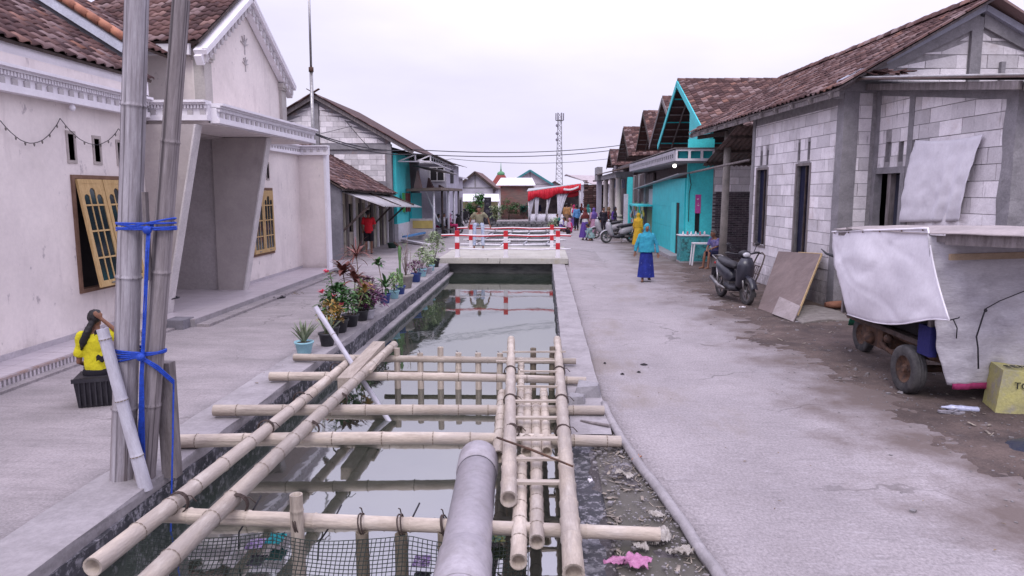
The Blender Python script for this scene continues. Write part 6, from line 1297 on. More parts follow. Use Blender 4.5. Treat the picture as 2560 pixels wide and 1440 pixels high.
# ================================================================= WEATHERED POLES AND ROPE IN FRONT
YP = 5.6
def thr(pa_, pb_, z): k = (z-pa_.z)/(pb_.z-pa_.z); return pa_.lerp(pb_, k)
A0, A1 = AY(315, 930, YP), AY(342, 0, YP); B0, B1 = AY(384, 900, YP+.02), AY(453, 0, YP+.02)
pA = bamboo('bamboo_post', 'thickest weathered bamboo post in the left foreground, rising out of the picture', thr(A0, A1, 0), thr(A0, A1, 5.0), .103, mat=BAMG, sp=1.1, taper=.86, cat='post', group='weathered posts lashed with blue rope', rings=False)
pB = bamboo('bamboo_post', 'thinner leaning weathered bamboo post lashed right of the thickest one', thr(B0, B1, 0), thr(B0, B1, 3.93), .088, mat=BAMB, sp=1.15, taper=.76, cat='post', group='weathered posts lashed with blue rope', rings=False)
b = MB(); s0 = AY(412, 905, 5.75); b.beam((s0.x, 5.75, 0), (s0.x, 5.75, s0.z), .13, .1, up=(0, 1, 0)); single('wooden_stub', b, WOODG, 'short grey square wooden stub right of the lashed posts', 'stub')
C0, C1 = AY(288, 940, 5.45), AY(256, 822, 5.45); bamboo('bamboo_stake', 'short whitish bamboo stake leaning left of the thick post, before the girl', thr(C0, C1, 0), C1, .054, mat=BAMW, sp=.5, cat='stake')
sp_ = thr(B0, B1, 0).lerp(thr(A0, A1, 0), .45); b = MB(); b.beam(AY(372, 700, YP-.06), AY(362, 480, YP-.06), .05, .03); single('splint', b, WOODG, 'narrow dark wooden splint wedged between the two lashed posts', 'splint')
rp = thing('blue_rope', 'blue plastic rope lashing the two weathered posts and the stub', 'rope', (-3.3, 5.5, 0))
def lash(z, n, dz):
    a = thr(A0, A1, z); c = thr(B0, B1, z); b = MB()
    for k in range(n):
        zz = z+(k-(n-1)/2)*dz; tl = R.uniform(-.03, .05); pts = []
        for t in range(24):
            th = 2*PI*t/24; rx = (c.x-a.x)/2+.105; cx = (a.x+c.x)/2; pts.append((cx+rx*math.cos(th), YP+.118*math.sin(th)*(1 if abs(math.cos(th)) > .55 else .96), zz+tl*math.cos(th)))
        b.tube(pts, .0085, 6, closed=True)
    return b
zz1 = AY(350, 566, 5.5).z; zz2 = AY(345, 888, 5.5).z
obj('lashing', lash(zz1, 5, .012), ROPEB, rp); obj('lashing', lash(zz2, 5, .013), ROPEB, rp)
b = MB(); kx = AY(368, 575, 5.47)
for k in range(5): b.tube([AY(368+k*2, 572, 5.47), AY(364+k*2+R.uniform(-3, 3), 660, 5.49), AY(360+k*2+R.uniform(-3, 3), 760, 5.49), AY(354+k*2+R.uniform(-2, 2), 850, 5.48), AY(350+k*2, 940, 5.48), AY(346+k*4, 1150, 5.48)], .0055, 6)
b.ball(kx, .035, 10, 6); b.ball(AY(352, 893, 5.46), .035, 10, 6); obj('hanging_strands', b, ROPEB, rp)
b = MB()
for k in range(3): b.tube([AY(356, 893+k*3, 5.46), AY(395, 915+k*5, 5.55), AY(434, 950+k*5, 5.66), AY(432, 1100, 5.66), AY(425, 1420, 5.3)], .0075, 6)
obj('stray_strand', b, ROPEB, rp)
# ================================================================= POT PLANTS ON THE LEFT KERB
def leaf(b, o, az, el, L_, w_, droop=.6, n=6, fold=.25, wp=None):
    o = V(o); s = V((math.cos(az), math.sin(az), 0)); side = V((-math.sin(az), math.cos(az), 0)); p = o; A_, C_, E_ = [], [], []
    for i in range(n+1):
        t = i/n; e = el-droop*t*t; w = w_*(wp(t) if wp else math.sin(PI*min(1, .12+t*.88))**.7)*.5
        if i: p = p+(s*math.cos(e)+V((0, 0, math.sin(e))))*(L_/n)
        up_ = V((-s.x*math.sin(e), -s.y*math.sin(e), math.cos(e))); A_.append(b.pt(p-side*w+up_*w*fold)); C_.append(b.pt(p)); E_.append(b.pt(p+side*w+up_*w*fold))
    sm = b.smooth; b.smooth = True
    for i in range(n): b.face((A_[i], C_[i], C_[i+1], A_[i+1])); b.face((C_[i], E_[i], E_[i+1], C_[i+1]))
    b.smooth = sm
def LM(name, a, c, **k): return M(name, a, c, sc=k.pop('sc', 25), rough=.5, bump=.1, var=k.pop('var', .3), **k)
GRN = LM('leaf green', (.07, .16, .05), (.035, .09, .03)); LGN = LM('light leaf', (.20, .30, .10), (.10, .19, .06)); REDL = LM('cordyline red', (.20, .065, .05), (.10, .04, .035)); PUR = LM('purple leaf', (.13, .03, .09), (.06, .018, .05)); ALO = LM('aloe grey green', (.25, .29, .18), (.15, .19, .12)); ORL = LM('croton orange', (.42, .20, .04), (.16, .15, .04)); VAR = LM('variegated leaf', (.42, .46, .30), (.16, .26, .1), sc=40)
POTB = M('light blue pot', (.30, .55, .62), (.26, .48, .55), sc=4, rough=.45, bump=.05); POTK = M('black pot', (.025, .025, .03), (.045, .045, .05), sc=5, rough=.5, bump=.08); POTW = M('whitish pot', (.52, .5, .55), (.42, .4, .45), sc=5, rough=.6); POTU = M('deep blue pot', (.04, .07, .24), rough=.4); POTG = M('stone pot', (.30, .27, .25), (.22, .2, .19), sc=6, bump=.4); SOIL = M('pot soil', (.05, .035, .03), bump=.8)
def pot(t_, r, h, mat):
    c = V(t_.location); b = MB(); b.lathe(c, [(r*.66, 0), (r*.72, .01), (r*.93, h*.82), (r*1.0, h*.84), (r*1.04, h*.9), (r*1.04, h), (r*.94, h), (r*.9, h*.9), (.001, h*.88)], 20, caps=False); b.face([b.pt(c+V((r*.66*math.cos(2*PI*k/20), r*.66*math.sin(2*PI*k/20), 0))) for k in range(20)]); obj('pot', b, mat, t_)
    b = MB(); b.lathe(c+V((0, 0, h*.88)), [(r*.92, 0), (r*.4, .012), (.001, .016)], 14, caps=False); obj('soil', b, SOIL, t_); return c+V((0, 0, h*.9))
def plant(name, label, px, py, kind, r, h, pm, hp, x=None, cat='potted plant', z=.036, c=None):
    o = c or G(px, py, z); r *= 1.12; h *= 1.12; hp *= 1.22
    if kind == 'bush': x = (x[0], int(x[1]*1.5), x[2]*1.25, x[3]*1.3, x[4]*1.3)
    if kind == 'rosette': x = [(q[0]*1.1, q[1], q[2]*.84, q[3], int(q[4]*1.4), q[5]*1.35, q[6]*1.45) for q in x]
    t_ = thing(name, label, cat, tuple(o), 0, 'potted plants on the left kerb'); s = pot(t_, r, h, pm); b = MB(); U = R.uniform
    if kind == 'aloe':
        for k in range(26):
            b = MB(); b.var = U(0, 1); leaf(b, s+V((U(-.03, .03), U(-.03, .03), 0)), k*2.4, U(.75, 1.35), hp*U(.75, 1.1), .032, U(-.1, .35), n=5, fold=.9); obj('leaf', b, ALO, t_)
    elif kind == 'rosette':   # cane with a head of strap leaves
        hs_ = [(0, 0, hp)] if h < .3 else [(0, 0, hp)]
        for (dx, dy, hh, mt, nl, ll, ww) in x:
            st = s+V((dx*.3, dy*.3, 0)); en = s+V((dx, dy, hh)); bb_ = MB(); bb_.tube([st, st.lerp(en, .5)+V((.01, .01, 0)), en], [.012, .010, .009], 6); obj('stem', bb_, M('brown stem', (.2, .15, .1)), t_)
            b = MB()
            for k in range(nl): b.var = U(0, 1); leaf(b, en-V((0, 0, .10*(k/nl))), k*2.4+U(-.2, .2), U(.1, 1.3)-.3*(k/nl), ll*U(.75, 1.1), ww, U(.4, 1.2), n=6)
            obj('foliage', b, mt, t_)
    elif kind == 'bush':
        mt, nl, ll, ww, rad_ = x
        b2 = MB()
        for k in range(7): a = U(0, 6.3); e = s+V((math.cos(a)*rad_*.5, math.sin(a)*rad_*.5, hp*U(.6, .95))); b2.tube([s, s.lerp(e, .5)+V((U(-.02, .02), U(-.02, .02), 0)), e], [.008, .006, .004], 5)
        obj('stem', b2, M('green stem', (.14, .16, .07)), t_)
        for k in range(nl):
            a = U(0, 6.3); q = math.sqrt(U(0, 1)); zz = U(.15, 1)**.8; o_ = s+V((math.cos(a)*rad_*q*math.sin(PI*min(1, .2+zz*.75)), math.sin(a)*rad_*q*math.sin(PI*min(1, .2+zz*.75)), hp*zz)); b.var = U(0, 1); leaf(b, o_, a+U(-.8, .8), U(-.4, .9), ll*U(.6, 1.2), ww*U(.7, 1.2), U(.2, 1.1), n=4)
        obj('foliage', b, mt, t_)
    elif kind == 'cactus':
        for (dx, h0, h1, rr_) in ((0, 0, hp, .042), (-.06, hp*.1, hp*.45, .028), (.05, .0, hp*.33, .025)):
            b = MB(); p0 = s+V((dx, .0, h0)); seg = 10; n = 14; rings = []
            for i in range(n+1):
                z = i/n; rad_ = rr_*(.8+.2*math.sin(z*9))*(1 if z < .93 else .55); rings.append([b.pt(p0+V((rad_*(1 if k % 2 else .68)*math.cos(2*PI*k/seg), rad_*(1 if k % 2 else .68)*math.sin(2*PI*k/seg), (h1-h0)*z))) for k in range(seg)])
            for i in range(n):
                for k in range(seg): b.face((rings[i][k], rings[i][(k+1) % seg], rings[i+1][(k+1) % seg], rings[i+1][k]))
            b.face(rings[-1]); obj('cactus_column', b, M('cactus green', (.14, .24, .10), (.08, .16, .06), sc=20, bump=.5, bsc=80), t_)
    elif kind == 'twigs':
        for k in range(9): a = U(0, 6.3); e = s+V((math.cos(a)*U(.05, .2), math.sin(a)*.15, hp*U(.6, 1))); m1 = s.lerp(e, .5)+V((U(-.05, .05), U(-.05, .05), 0)); b.tube([s, m1, e], [.008, .006, .003], 5); b.tube([m1, m1+V((U(-.12, .12), U(-.1, .1), U(.08, .2)))], [.004, .002], 4)
        obj('stem', b, M('bare twig', (.26, .20, .18)), t_); b = MB()
        for k in range(40): a = U(0, 6.3); b.var = U(0, 1); leaf(b, s+V((math.cos(a)*.12, math.sin(a)*.12, hp*U(.2, 1))), a, U(-.3, .8), .05, .02, .5, n=3)
        obj('foliage', b, LGN, t_)
    return t_, s
plant('aloe_plant', 'spiky grey green aloe in the light blue pot nearest the camera', 761, 884, 'aloe', .125, .17, POTB, .30)
plant('pot_plant', 'thin leafed aloe in the black pot just behind the light blue pot', 800, 866, 'aloe', .12, .19, POTK, .26, c=V((-3.42, 10.85, .036)))
t_, s = plant('croton', 'orange and green croton in a black pot behind the aloes', 815, 850, 'bush', .12, .20, POTK, .36, x=(ORL, 90, .10, .035, .13), c=V((-3.5, 11.35, .036)))
t_, s = plant('euphorbia', 'leafy euphorbia with pink flower heads in a black pot', 845, 828, 'bush', .15, .21, POTK, .50, x=(GRN, 230, .11, .05, .26), c=V((-3.55, 11.95, .036)))
PKF = M('pink petal', (.75, .14, .22), (.6, .1, .16), sc=30, bump=.1)
for dx, dz in ((-.12, .86), (-.02, .44), (-.22, .52), (.12, .30), (-.05, .22)):
    b = MB()
    for k in range(14): leaf(b, s+V((dx+R.uniform(-.03, .03), -.22, dz+R.uniform(-.02, .02))), k*2.4, R.uniform(0, 1.2), .055, .045, .2, n=3)
    obj('flower', b, PKF, t_)
b = MB(); b.tube([s, s+V((-.1, -.1, .84))], .01, 6); obj('stem', b, M('green stem', (.14, .16, .07)), t_); b = MB()
for k in range(16): b.var = R.random(); leaf(b, s+V((-.12, -.11, .84-.014*k)), k*2.4, R.uniform(-.2, .5), .13, .035, .6)
obj('foliage', b, GRN, t_)
plant('cordyline', 'tall red brown cordyline with three leafy heads in a black pot', 865, 815, 'rosette', .14, .2, POTK, 0, x=[(-.12, .05, .98, REDL, 22, .26, .055), (.10, .0, .82, REDL, 20, .24, .05), (.24, .05, .60, ORL, 14, .16, .045)], c=V((-3.5, 12.5, .036)))
plant('pot_plant', 'yellow green leafy plant in a black pot left of the purple plant', 880, 800, 'bush', .12, .18, POTK, .34, x=(LGN, 80, .12, .035, .15), c=V((-3.45, 13.1, .036)))
plant('dracaena', 'single stemmed dracaena with a thin spiky red brown head', 905, 780, 'rosette', .12, .18, POTK, 0, x=[(-.08, .1, 1.22, REDL, 34, .34, .02), (.05, 0, .42, LGN, 20, .26, .035)], c=V((-3.62, 13.7, .036)))
plant('purple_plant', 'purple leafed plant trailing over the kerb edge', 930, 790, 'bush', .13, .17, POTW, .34, x=(PUR, 260, .10, .035, .27), c=V((-3.38, 13.3, .036)))
plant('purple_plant', 'smaller purple leafed plant behind the trailing one', 900, 770, 'bush', .12, .18, POTK, .40, x=(PUR, 150, .09, .032, .2), c=V((-3.6, 14.3, .036)))
plant('kalanchoe', 'tall green kalanchoe with flat leaf clusters in a deep blue pot', 955, 765, 'rosette', .12, .19, POTU, 0, x=[(-.12, 0, .86, GRN, 16, .13, .06), (.02, 0, .25, GRN, 18, .28, .04)], c=V((-3.48, 15.2, .036)))
plant('pot_plant', 'green and yellow shrub in a blue pot beside the cactus', 965, 750, 'bush', .11, .17, POTB, .34, x=(LGN, 110, .08, .03, .16), c=V((-3.42, 15.9, .036)))
plant('column_cactus', 'tall green column cactus in a dark pot', 978, 745, 'cactus', .11, .18, POTU, .80, c=V((-3.42, 16.6, .036)))
plant('bare_shrub', 'nearly leafless twiggy shrub in the large stone grey pot', 998, 734, 'twigs', .17, .30, POTG, .9, c=V((-3.5, 17.7, .036)))
plant('red_shrub', 'small dark red leafed shrub in a deep blue pot', 1025, 718, 'bush', .13, .22, POTU, .28, x=(PUR, 160, .08, .025, .24), c=V((-3.46, 18.9, .036)))
plant('pot_plant', 'white and green leafed plant in the first light blue pot from the bridge end', 1050, 700, 'bush', .13, .2, POTB, .5, x=(VAR, 110, .10, .04, .2), c=V((-3.52, 20.2, .036)))
plant('pot_plant', 'low green plant in a whitish pot between the blue potted plants', 1060, 690, 'bush', .12, .18, POTW, .28, x=(LGN, 60, .08, .03, .15), c=V((-3.45, 20.9, .036)))
plant('pot_plant', 'sparse pale shrub in a small light blue pot close to the bridge', 1072, 682, 'bush', .11, .17, POTB, .35, x=(VAR, 70, .09, .035, .17), c=V((-3.5, 21.7, .036)))
plant('pot_plant', 'bushy white and green plant in the black pot nearest the bridge', 1092, 670, 'bush', .15, .24, POTK, .72, x=(VAR, 190, .11, .04, .26), c=V((-3.55, 22.8, .036)))
# ================================================================= PEOPLE
FOLD = bpy.data.textures.new('cloth folds', 'CLOUDS'); FOLD.noise_scale = .11; FOLD.noise_depth = 2
FOLD2 = bpy.data.textures.new('hair strands', 'CLOUDS'); FOLD2.noise_scale = .035
def blob(name, mb, mat, par, vox, smooth=6):
    o = obj(name, mb, mat, par, local=True)
    for p_ in o.data.polygons: p_.use_smooth = True
    m = o.modifiers.new('remesh', 'REMESH'); m.mode = 'VOXEL'; m.voxel_size = vox; m.use_smooth_shade = True
    if smooth: s = o.modifiers.new('smooth', 'SMOOTH'); s.iterations = smooth; s.factor = .5
    if name in ('shirt', 'trousers', 'skirt', 'headscarf'):      # folds in the cloth
        d = o.modifiers.new('folds', 'DISPLACE'); d.texture = FOLD; d.strength = .035; d.mid_level = .5; d.texture_coords = 'LOCAL'
    if name == 'hair': d = o.modifiers.new('strands', 'DISPLACE'); d.texture = FOLD2; d.strength = .016; d.mid_level = .5
    return o
def person(label, loc, rz, h=1.6, top=None, bottom=None, bot='trousers', sleeve=1., hair='short', hijab=None, pose='stand', lean=0., arms=(None, None), seat=.45, spread=.1, vox=.016, detail=False, group=None, headturn=0., headtilt=0., cape=None, stride=0., skin=None, feet=None, hemw=.24):
    t_ = thing('person', label, 'person', loc, rz, group); s = h/1.7; skin = skin or SKIN
    def P(x, y, z): return V((x, y, z))*s
    hz = .92 if pose in ('stand', 'walk') else (seat/s+.10 if pose == 'sit' else .26)
    pel = P(0, 0, hz); Rm = Matrix.Rotation(-rad(lean), 3, 'X')
    def T(x, y, z): return pel+Rm @ (V((x, y, z))*s)
    ch = T(0, 0, .30); neck = T(0, .01, .53); hc = T(0, .03+.0, .68)
    Hd = Matrix.Rotation(rad(headturn), 3, 'Z') @ Matrix.Rotation(-rad(lean*.4+headtilt), 3, 'X')
    def F(x, y, z): return hc+Hd @ (V((x, y, z))*s)
    legs = []
    for i, sx in enumerate((-1, 1)):
        st = stride*(1 if i else -1)
        hip = pel+P(sx*.09, 0, -.02)
        if pose in ('stand', 'walk'): knee = P(sx*.10, .04+st*.5, .48); ank = P(sx*.10, st-.02, .08+(.05 if st < 0 else 0))
        elif pose == 'sit': knee = P(sx*spread, .43, hz+.0); ank = P(sx*(spread+.02), .43+.05, .08)
        else: knee = P(sx*.14, .33, .52); ank = P(sx*.12, .05, .08)
        legs.append((hip, knee, ank, ank+P(sx*.02, .16, -.045)))
    A_ = []
    for i, sx in enumerate((-1, 1)):
        sh = T(sx*.175, 0, .46); a = arms[i]
        if a is None: el, ha = sh+P(sx*.06, -.02, -.27), sh+P(sx*.07, .06, -.52)
        else: el, ha = P(*a[0]), P(*a[1])
        A_.append((sh, el, ha))
    b = MB(); b.m = None; X = V((1, 0, 0))
    b.tube([pel+P(0, 0, -.06), pel+P(0, 0, .04), ch-P(0, 0, .10), ch+P(0, 0, .08), T(0, 0, .47), neck], [q*s for q in (.10, .115, .10, .115, .095, .055)], 14, flat=[1.35, 1.35, 1.25, 1.4, 1.6, 1.0], side=Rm @ X)
    b.tube([neck-(neck-ch)*.1, hc-P(0, 0, .04)], [.058*s, .052*s], 10)
    hb = len(b.v); b.ball(hc, (.078*s, .098*s, .118*s), 14, 10)
    b.ball(F(0, .045, -.07), (.05*s, .055*s, .05*s), 10, 8); b.tube([F(0, .09, .02), F(0, .115, -.025)], [.010*s, .018*s], 6)
    for sx in (-1, 1): b.ball(F(sx*.08, -.005, -.005), (.014*s, .024*s, .034*s), 8, 6)
    for hip, kn, an, toe in legs:
        b.tube([hip, hip.lerp(kn, .5), kn, kn.lerp(an, .35), an], [q*s for q in (.088, .074, .052, .052, .036)], 10)
        b.tube([an-P(0, .05, .03), an+P(0, .02, -.02), toe], [.036*s, .040*s, .028*s], 8)
    for i, (sh, el, ha) in enumerate(A_):
        b.ball(sh, .052*s, 10, 8); b.tube([sh, sh.lerp(el, .5), el, el.lerp(ha, .4), ha], [q*s for q in (.048, .044, .036, .036, .025)], 10)
        d = (ha-el).normalized(); sd_v = d.cross(V((0, 1, 0)) if abs(d.y) < .8 else V((0, 0, 1))).normalized(); up_ = sd_v.cross(d)
        b.tube([ha-d*.01, ha+d*.045*s, ha+d*.085*s], [.024*s, .036*s, .034*s], 8, flat=.5, side=up_)
        for k, (off, ln) in enumerate(((-.027, .060), (-.009, .072), (.009, .068), (.026, .052))):
            f0 = ha+d*.07*s+sd_v*off*s; f1 = f0+d*ln*.55*s; f2 = f1+(d*.75+up_*.6)*ln*.5*s; b.tube([f0, f1, f2], [.0092*s, .0085*s, .007*s], 6)
        th0 = ha+d*.02*s+sd_v*-.025*s; b.tube([th0, th0+(d*.6-sd_v*.8)*.035*s, th0+(d-sd_v*.45)*.065*s], [.012*s, .011*s, .008*s], 6)
    blob('body', b, skin, t_, vox if not detail else .0085, 3 if detail else 3)
    # clothes
    if top:
        b = MB(); b.tube([pel+P(0, 0, -.10), pel+P(0, 0, .05), ch-P(0, 0, .08), ch+P(0, 0, .08), T(0, 0, .455), neck-(neck-ch)*.14], [q*s for q in (.125, .13, .12, .135, .115, .07)], 16, flat=[1.4, 1.35, 1.3, 1.4, 1.6, 1.1], side=Rm @ X)
        for sh, el, ha in A_:
            b.ball(sh, .072*s, 10, 8)
            if sleeve >= 1: b.tube([sh, el, el.lerp(ha, .86)], [.068*s, .056*s, .050*s], 10)
            elif sleeve > 0: b.tube([sh, sh.lerp(el, sleeve*1.4)], [.072*s, .068*s], 10)
        blob('shirt', b, top, t_, vox*.9)
    if bottom:
        b = MB()
        if bot in ('trousers', 'shorts'):
            b.tube([pel+P(0, 0, -.09), pel+P(0, 0, .09)], [.12*s, .118*s], 14, flat=1.36, side=X)
            for hip, kn, an, toe in legs:
                if bot == 'trousers': b.tube([hip, kn, an+(kn-an)*.05], [.100*s, .074*s, .062*s], 12)
                else: b.tube([hip, hip.lerp(kn, .95)], [.105*s, .098*s], 12)
            blob('trousers', b, bottom, t_, vox*.9)
        else:
            if pose in ('stand', 'walk'):
                def sk(u, v):
                    a = u*2*PI; fold = 1+.07*math.sin(a*9+1)*v+.05*math.sin(a*5)*v; z = hz+.06-(hz-.06+bz)*v; rx = (.165+(hemw-.165)*v**.8)*fold; ry = (.13+(hemw*.8-.13)*v**.8)*fold
                    return V((math.cos(a)*rx, math.sin(a)*ry+stride*.35*v*math.sin(a), z))*s
                bz = -.02
                b.grid(lambda u, v: sk(1-u, v), 56, 16); 
                o = obj('skirt', b, bottom, t_, local=True)
            else:
                b.tube([pel+P(0, -.02, -.10), pel+P(0, 0, .08)], [.15*s, .125*s], 14, flat=1.3, side=X)
                k0 = (legs[0][1]+legs[1][1])/2; a0 = (legs[0][2]+legs[1][2])/2
                b.tube([pel, k0+P(0, 0, .02), a0+P(0, 0, .08)], [.13*s, .13*s, .14*s], 14, flat=[1.3, 1.55, 1.5], side=X)
                blob('skirt', b, bottom, t_, vox)
    b = MB()
    if hijab:
        b.ball(F(0, -.018, .012), (.102*s, .112*s, .134*s), 16, 12)
        b.tube([F(0, -.02, -.06), neck+P(0, .0, .02), T(0, 0, .42), T(0, .03, cape if cape is not None else .22)], [q*s for q in (.085, .10, .160, .175 if cape is None else .165)], 18, flat=[1.0, 1.15, 1.35, 1.5], side=Rm @ X)
        o = blob('headscarf', b, hijab, t_, vox*.8)
        b = MB(); b.ball(F(0, .062, -.012), (.055*s, .045*s, .072*s), 14, 10); b.tube([F(0, .105, .01), F(0, .118, -.02)], [.008*s, .013*s], 6); blob('face', b, skin, t_, .008 if detail else vox*.6, 2)
    elif hair:
        b.ball(F(0, -.022, .022), (.086*s, .100*s, .112*s), 16, 12); b.ball(F(0, .03, .085), (.066*s, .066*s, .042*s), 12, 8)
        if hair == 'pony':
            b.ball(F(0, -.11, -.06), (.04*s, .04*s, .04*s)); b.tube([F(0, -.11, -.05), F(-.03, -.16, -.16), F(-.09, -.16, -.30), F(-.15, -.13, -.42)], [.034*s, .052*s, .055*s, .012*s], 10)
        if hair == 'bun': b.ball(F(0, -.10, -.04), .05*s)
        blob('hair', b, HAIR if hair != 'grey' else M('grey hair', (.14, .13, .13), sc=30, coord='obj'), t_, vox*.8, 2)
    fy = .107
    for sx in (-1, 1):
        b = MB(); b.ball(F(sx*.030, .093, .012), (.013*s, .008*s, .008*s), 8, 6); obj('eye', b, HAIR, t_, local=True)
    b = MB(); b.tube([F(-.022, .098, -.058), F(0, .106, -.056), F(.022, .098, -.058)], [.003*s, .006*s, .003*s], 6); obj('mouth', b, M('lips', (.22, .07, .06)), t_, local=True)
    for hip, kn, an, toe in legs:
        b = MB(); b.tube([an+P(0, -.07, -.065), an+P(0, .05, -.065), toe+P(0, .03, -.025)], [.042*s, .046*s, .036*s], 10, flat=.28, side=(0, 0, 1)); obj('shoe', b, feet or BLK, t_, local=True)
    return t_
YJ = cloth('yellow jersey', (.62, .56, .02), (.52, .46, .02)); NAVY = cloth('navy cloth', (.018, .02, .06)); REDC = cloth('red cloth', (.62, .02, .035)); 
KHA = cloth('khaki shirt', (.27, .25, .17)); JEAN = cloth('light jeans', (.25, .32, .48), (.5, .52, .6), 12); 
def at(px, py, z=0.): return tuple(G(px, py, z))
# girl in the yellow jersey, sitting with her back to us, right hand on her head
gp = G(238, 945, .0); gx, gy = -5.2, 7.85
gl = person('person in a yellow and black jersey sitting with one hand on their head, dark ponytail', (gx, gy, 0), rad(22), 1.42, top=YJ, bottom=NAVY, bot='shorts', sleeve=.55, hair='pony', pose='sit', seat=.34, vox=.012, detail=True, lean=2, headturn=-18, arms=(((-.24, .05, .58), (-.16, .24, .50)), ((.40, .02, .84), (.10, -.07, 1.20))))
BKC = cloth('black cloth', (.015, .013, .02)); 
b = MB(); s_ = 1.42/1.7
def bk(u, v, x0=-.13, x1=.13, z0=.40, z1=.47):   # dark panels of the jersey
    x = x0+(x1-x0)*u; z = z0+(z1-z0)*v+.02*math.sin(u*9); return V((x, -.172*1.0+.30*x*x*3, z))*s_
b.grid(lambda u, v: bk(u, v, .02, .15, .62, .69+.03*u), 12, 5, th=(0, .012, 0)); obj('jersey_panel', b, BKC, gl, local=True)
b = MB(); b.grid(lambda u, v: bk(u, v, .02, .15, .98, 1.04+.03*u), 12, 4, th=(0, .012, 0)); obj('jersey_panel', b, BKC, gl, local=True)
b = MB(); b.tube([V((0, -.005, .37))*s_, V((0, -.01, .44))*s_, V((0, -.012, .50+.0))*s_], [.128*s_, .142*s_, .132*s_], 18, flat=1.4, side=(1, 0, 0)); blob('dark_waistband', b, BKC, gl, .012)
ch_ = thing('crate_seat', 'black plastic crate under the person in the yellow jersey', 'crate', (gx, gy, 0)); b = MB(); b.m = Matrix.Translation((gx, gy, 0)) @ Matrix.Rotation(rad(22), 4, 'Z')
b.hexa([(-.19, -.19, 0), (.17, -.19, 0), (.17, .17, 0), (-.19, .17, 0), (-.22, -.22, .345), (.2, -.22, .345), (.2, .2, .345), (-.22, .2, .345)]); obj('crate_body', b, BLK, ch_)
b = MB(); b.m = Matrix.Translation((gx, gy, 0)) @ Matrix.Rotation(rad(22), 4, 'Z')
for k in range(7): b.box(-.17+k*.055, -.155+k*.055, -.232, -.20, .03, .30)
b.box(-.235, .215, -.235, -.205, .30, .345); obj('crate_ribs', b, BLK, ch_)
# man in red seen from behind
person('person in a red short sleeved shirt and black shorts standing before the shed house', (-7.0, 28.0, 0), rad(8), 1.72, top=REDC, bottom=BKC, bot='shorts', sleeve=.6, arms=(((-.24, -.02, 1.12), (-.22, .10, .90)), ((.25, 0, 1.12), (.20, .2, 1.02))), headturn=-20, vox=.014)
# woman walking towards us
BLU = M('blue floral skirt', (.02, .035, .26), (.012, .02, .15), sc=6, coord='obj', stain=[((.55, .55, .7), 9, .66, .69, .9)], bump=.3); TEH = cloth('turquoise headscarf', (.04, .33, .44), (.03, .24, .36))
person('person in a long turquoise headscarf and blue floral skirt walking towards the camera', at(1614, 704), rad(176), 1.57, top=TEH, bottom=BLU, bot='skirt', hemw=.235, hijab=TEH, cape=-.04, pose='walk', stride=.09, vox=.012, detail=True, arms=(((-.30, .02, 1.10), (-.33, .06, .84)), ((.29, 0, 1.10), (.33, .02, .88))), feet=WOODD)
# young man perched on the far railing
person('person with curly dark hair in an open khaki shirt perched on the bridge railing', (-2.62, 28.74, .2), rad(180), 1.68, top=KHA, bottom=JEAN, bot='trousers', sleeve=.6, hair='short', pose='sit', seat=.86, spread=.16, lean=22, vox=.014, arms=(((-.34, .02, 1.22), (-.42, .0, .92)), ((.36, .04, 1.22), (.44, .0, .92))), feet=BLK)
# seated man beside the counter
BAT = M('blue batik shirt', (.04, .05, .22), (.25, .2, .35), sc=14, coord='obj', bump=.3)
person('person with short grey hair in a blue batik shirt sitting by the alley post', (5.55, 23.0, 0), rad(120), 1.62, top=BAT, bottom=NAVY, bot='shorts', sleeve=.7, hair='grey', pose='sit', seat=.42, lean=14, vox=.014, arms=(((-.22, .18, .78), (-.05, .38, .66)), ((.22, .18, .78), (.06, .40, .64))))
b = MB(); b.box(5.35, 5.85, 22.8, 23.25, .02, .42); single('wooden_bench_block', b, WOODG, 'low wooden box seat under the person in the batik shirt', 'seat')
tb = thing('small_table', 'small pale table with thin slanting legs beside the turquoise counter', 'table', (5.35, 23.6, 0)); b = MB(); b.box(5.0, 5.6, 23.9, 24.3, .72, .76); obj('tabletop', b, WHTP, tb)
for x, y in ((5.03, 23.93), (5.57, 23.93), (5.03, 24.27), (5.57, 24.27)): b = MB(); b.beam((x+(x-5.3)*.25, y-.03, 0), (x, y, .72), .035, .035); obj('leg', b, WHTP, tb)
# people in the street on the right
PURD = M('purple patterned dress', (.06, .03, .20), (.12, .06, .26), sc=20, coord='obj', bump=.3); MAR = cloth('maroon headscarf', (.14, .03, .03)); PKH = cloth('violet headscarf', (.13, .08, .30)); PKC = cloth('pink blouse', (.45, .25, .36)); GRC = cloth('grey green clothes', (.22, .33, .34)); DRK = cloth('dark clothes', (.03, .025, .04)); BLS = cloth('sky blue shirt', (.12, .30, .60)); ORC = cloth('tan orange shirt', (.42, .22, .09)); WHC = cloth('white clothes', (.6, .58, .62)); MAG = cloth('magenta clothes', (.45, .03, .12)); YEC = cloth('mustard dress', (.60, .36, .03)); TEC = cloth('dark teal clothes', (.03, .17, .16)); BRC = cloth('brown clothes', (.2, .12, .08))
up_ = (((-.24, .10, 1.16), (-.10, .20, 1.34)), ((.24, .10, 1.16), (.10, .20, 1.34)))
person('person in a long purple dress and maroon headscarf seen from behind in the street', at(1462, 600), rad(10), 1.62, top=WHC, bottom=PURD, bot='gown', hijab=MAR, cape=.25, arms=up_, hemw=.30)
person('person in a violet headscarf and pink blouse beside the long purple dress', at(1484, 590), rad(20), 1.55, top=PKC, bottom=PKC, bot='gown', hijab=PKH, cape=.15)
person('person in grey green clothes squatting at the feet of the pink blouse', at(1480, 602), rad(60), 1.5, top=GRC, bottom=GRC, bot='skirt', hair='bun', pose='squat', lean=25)
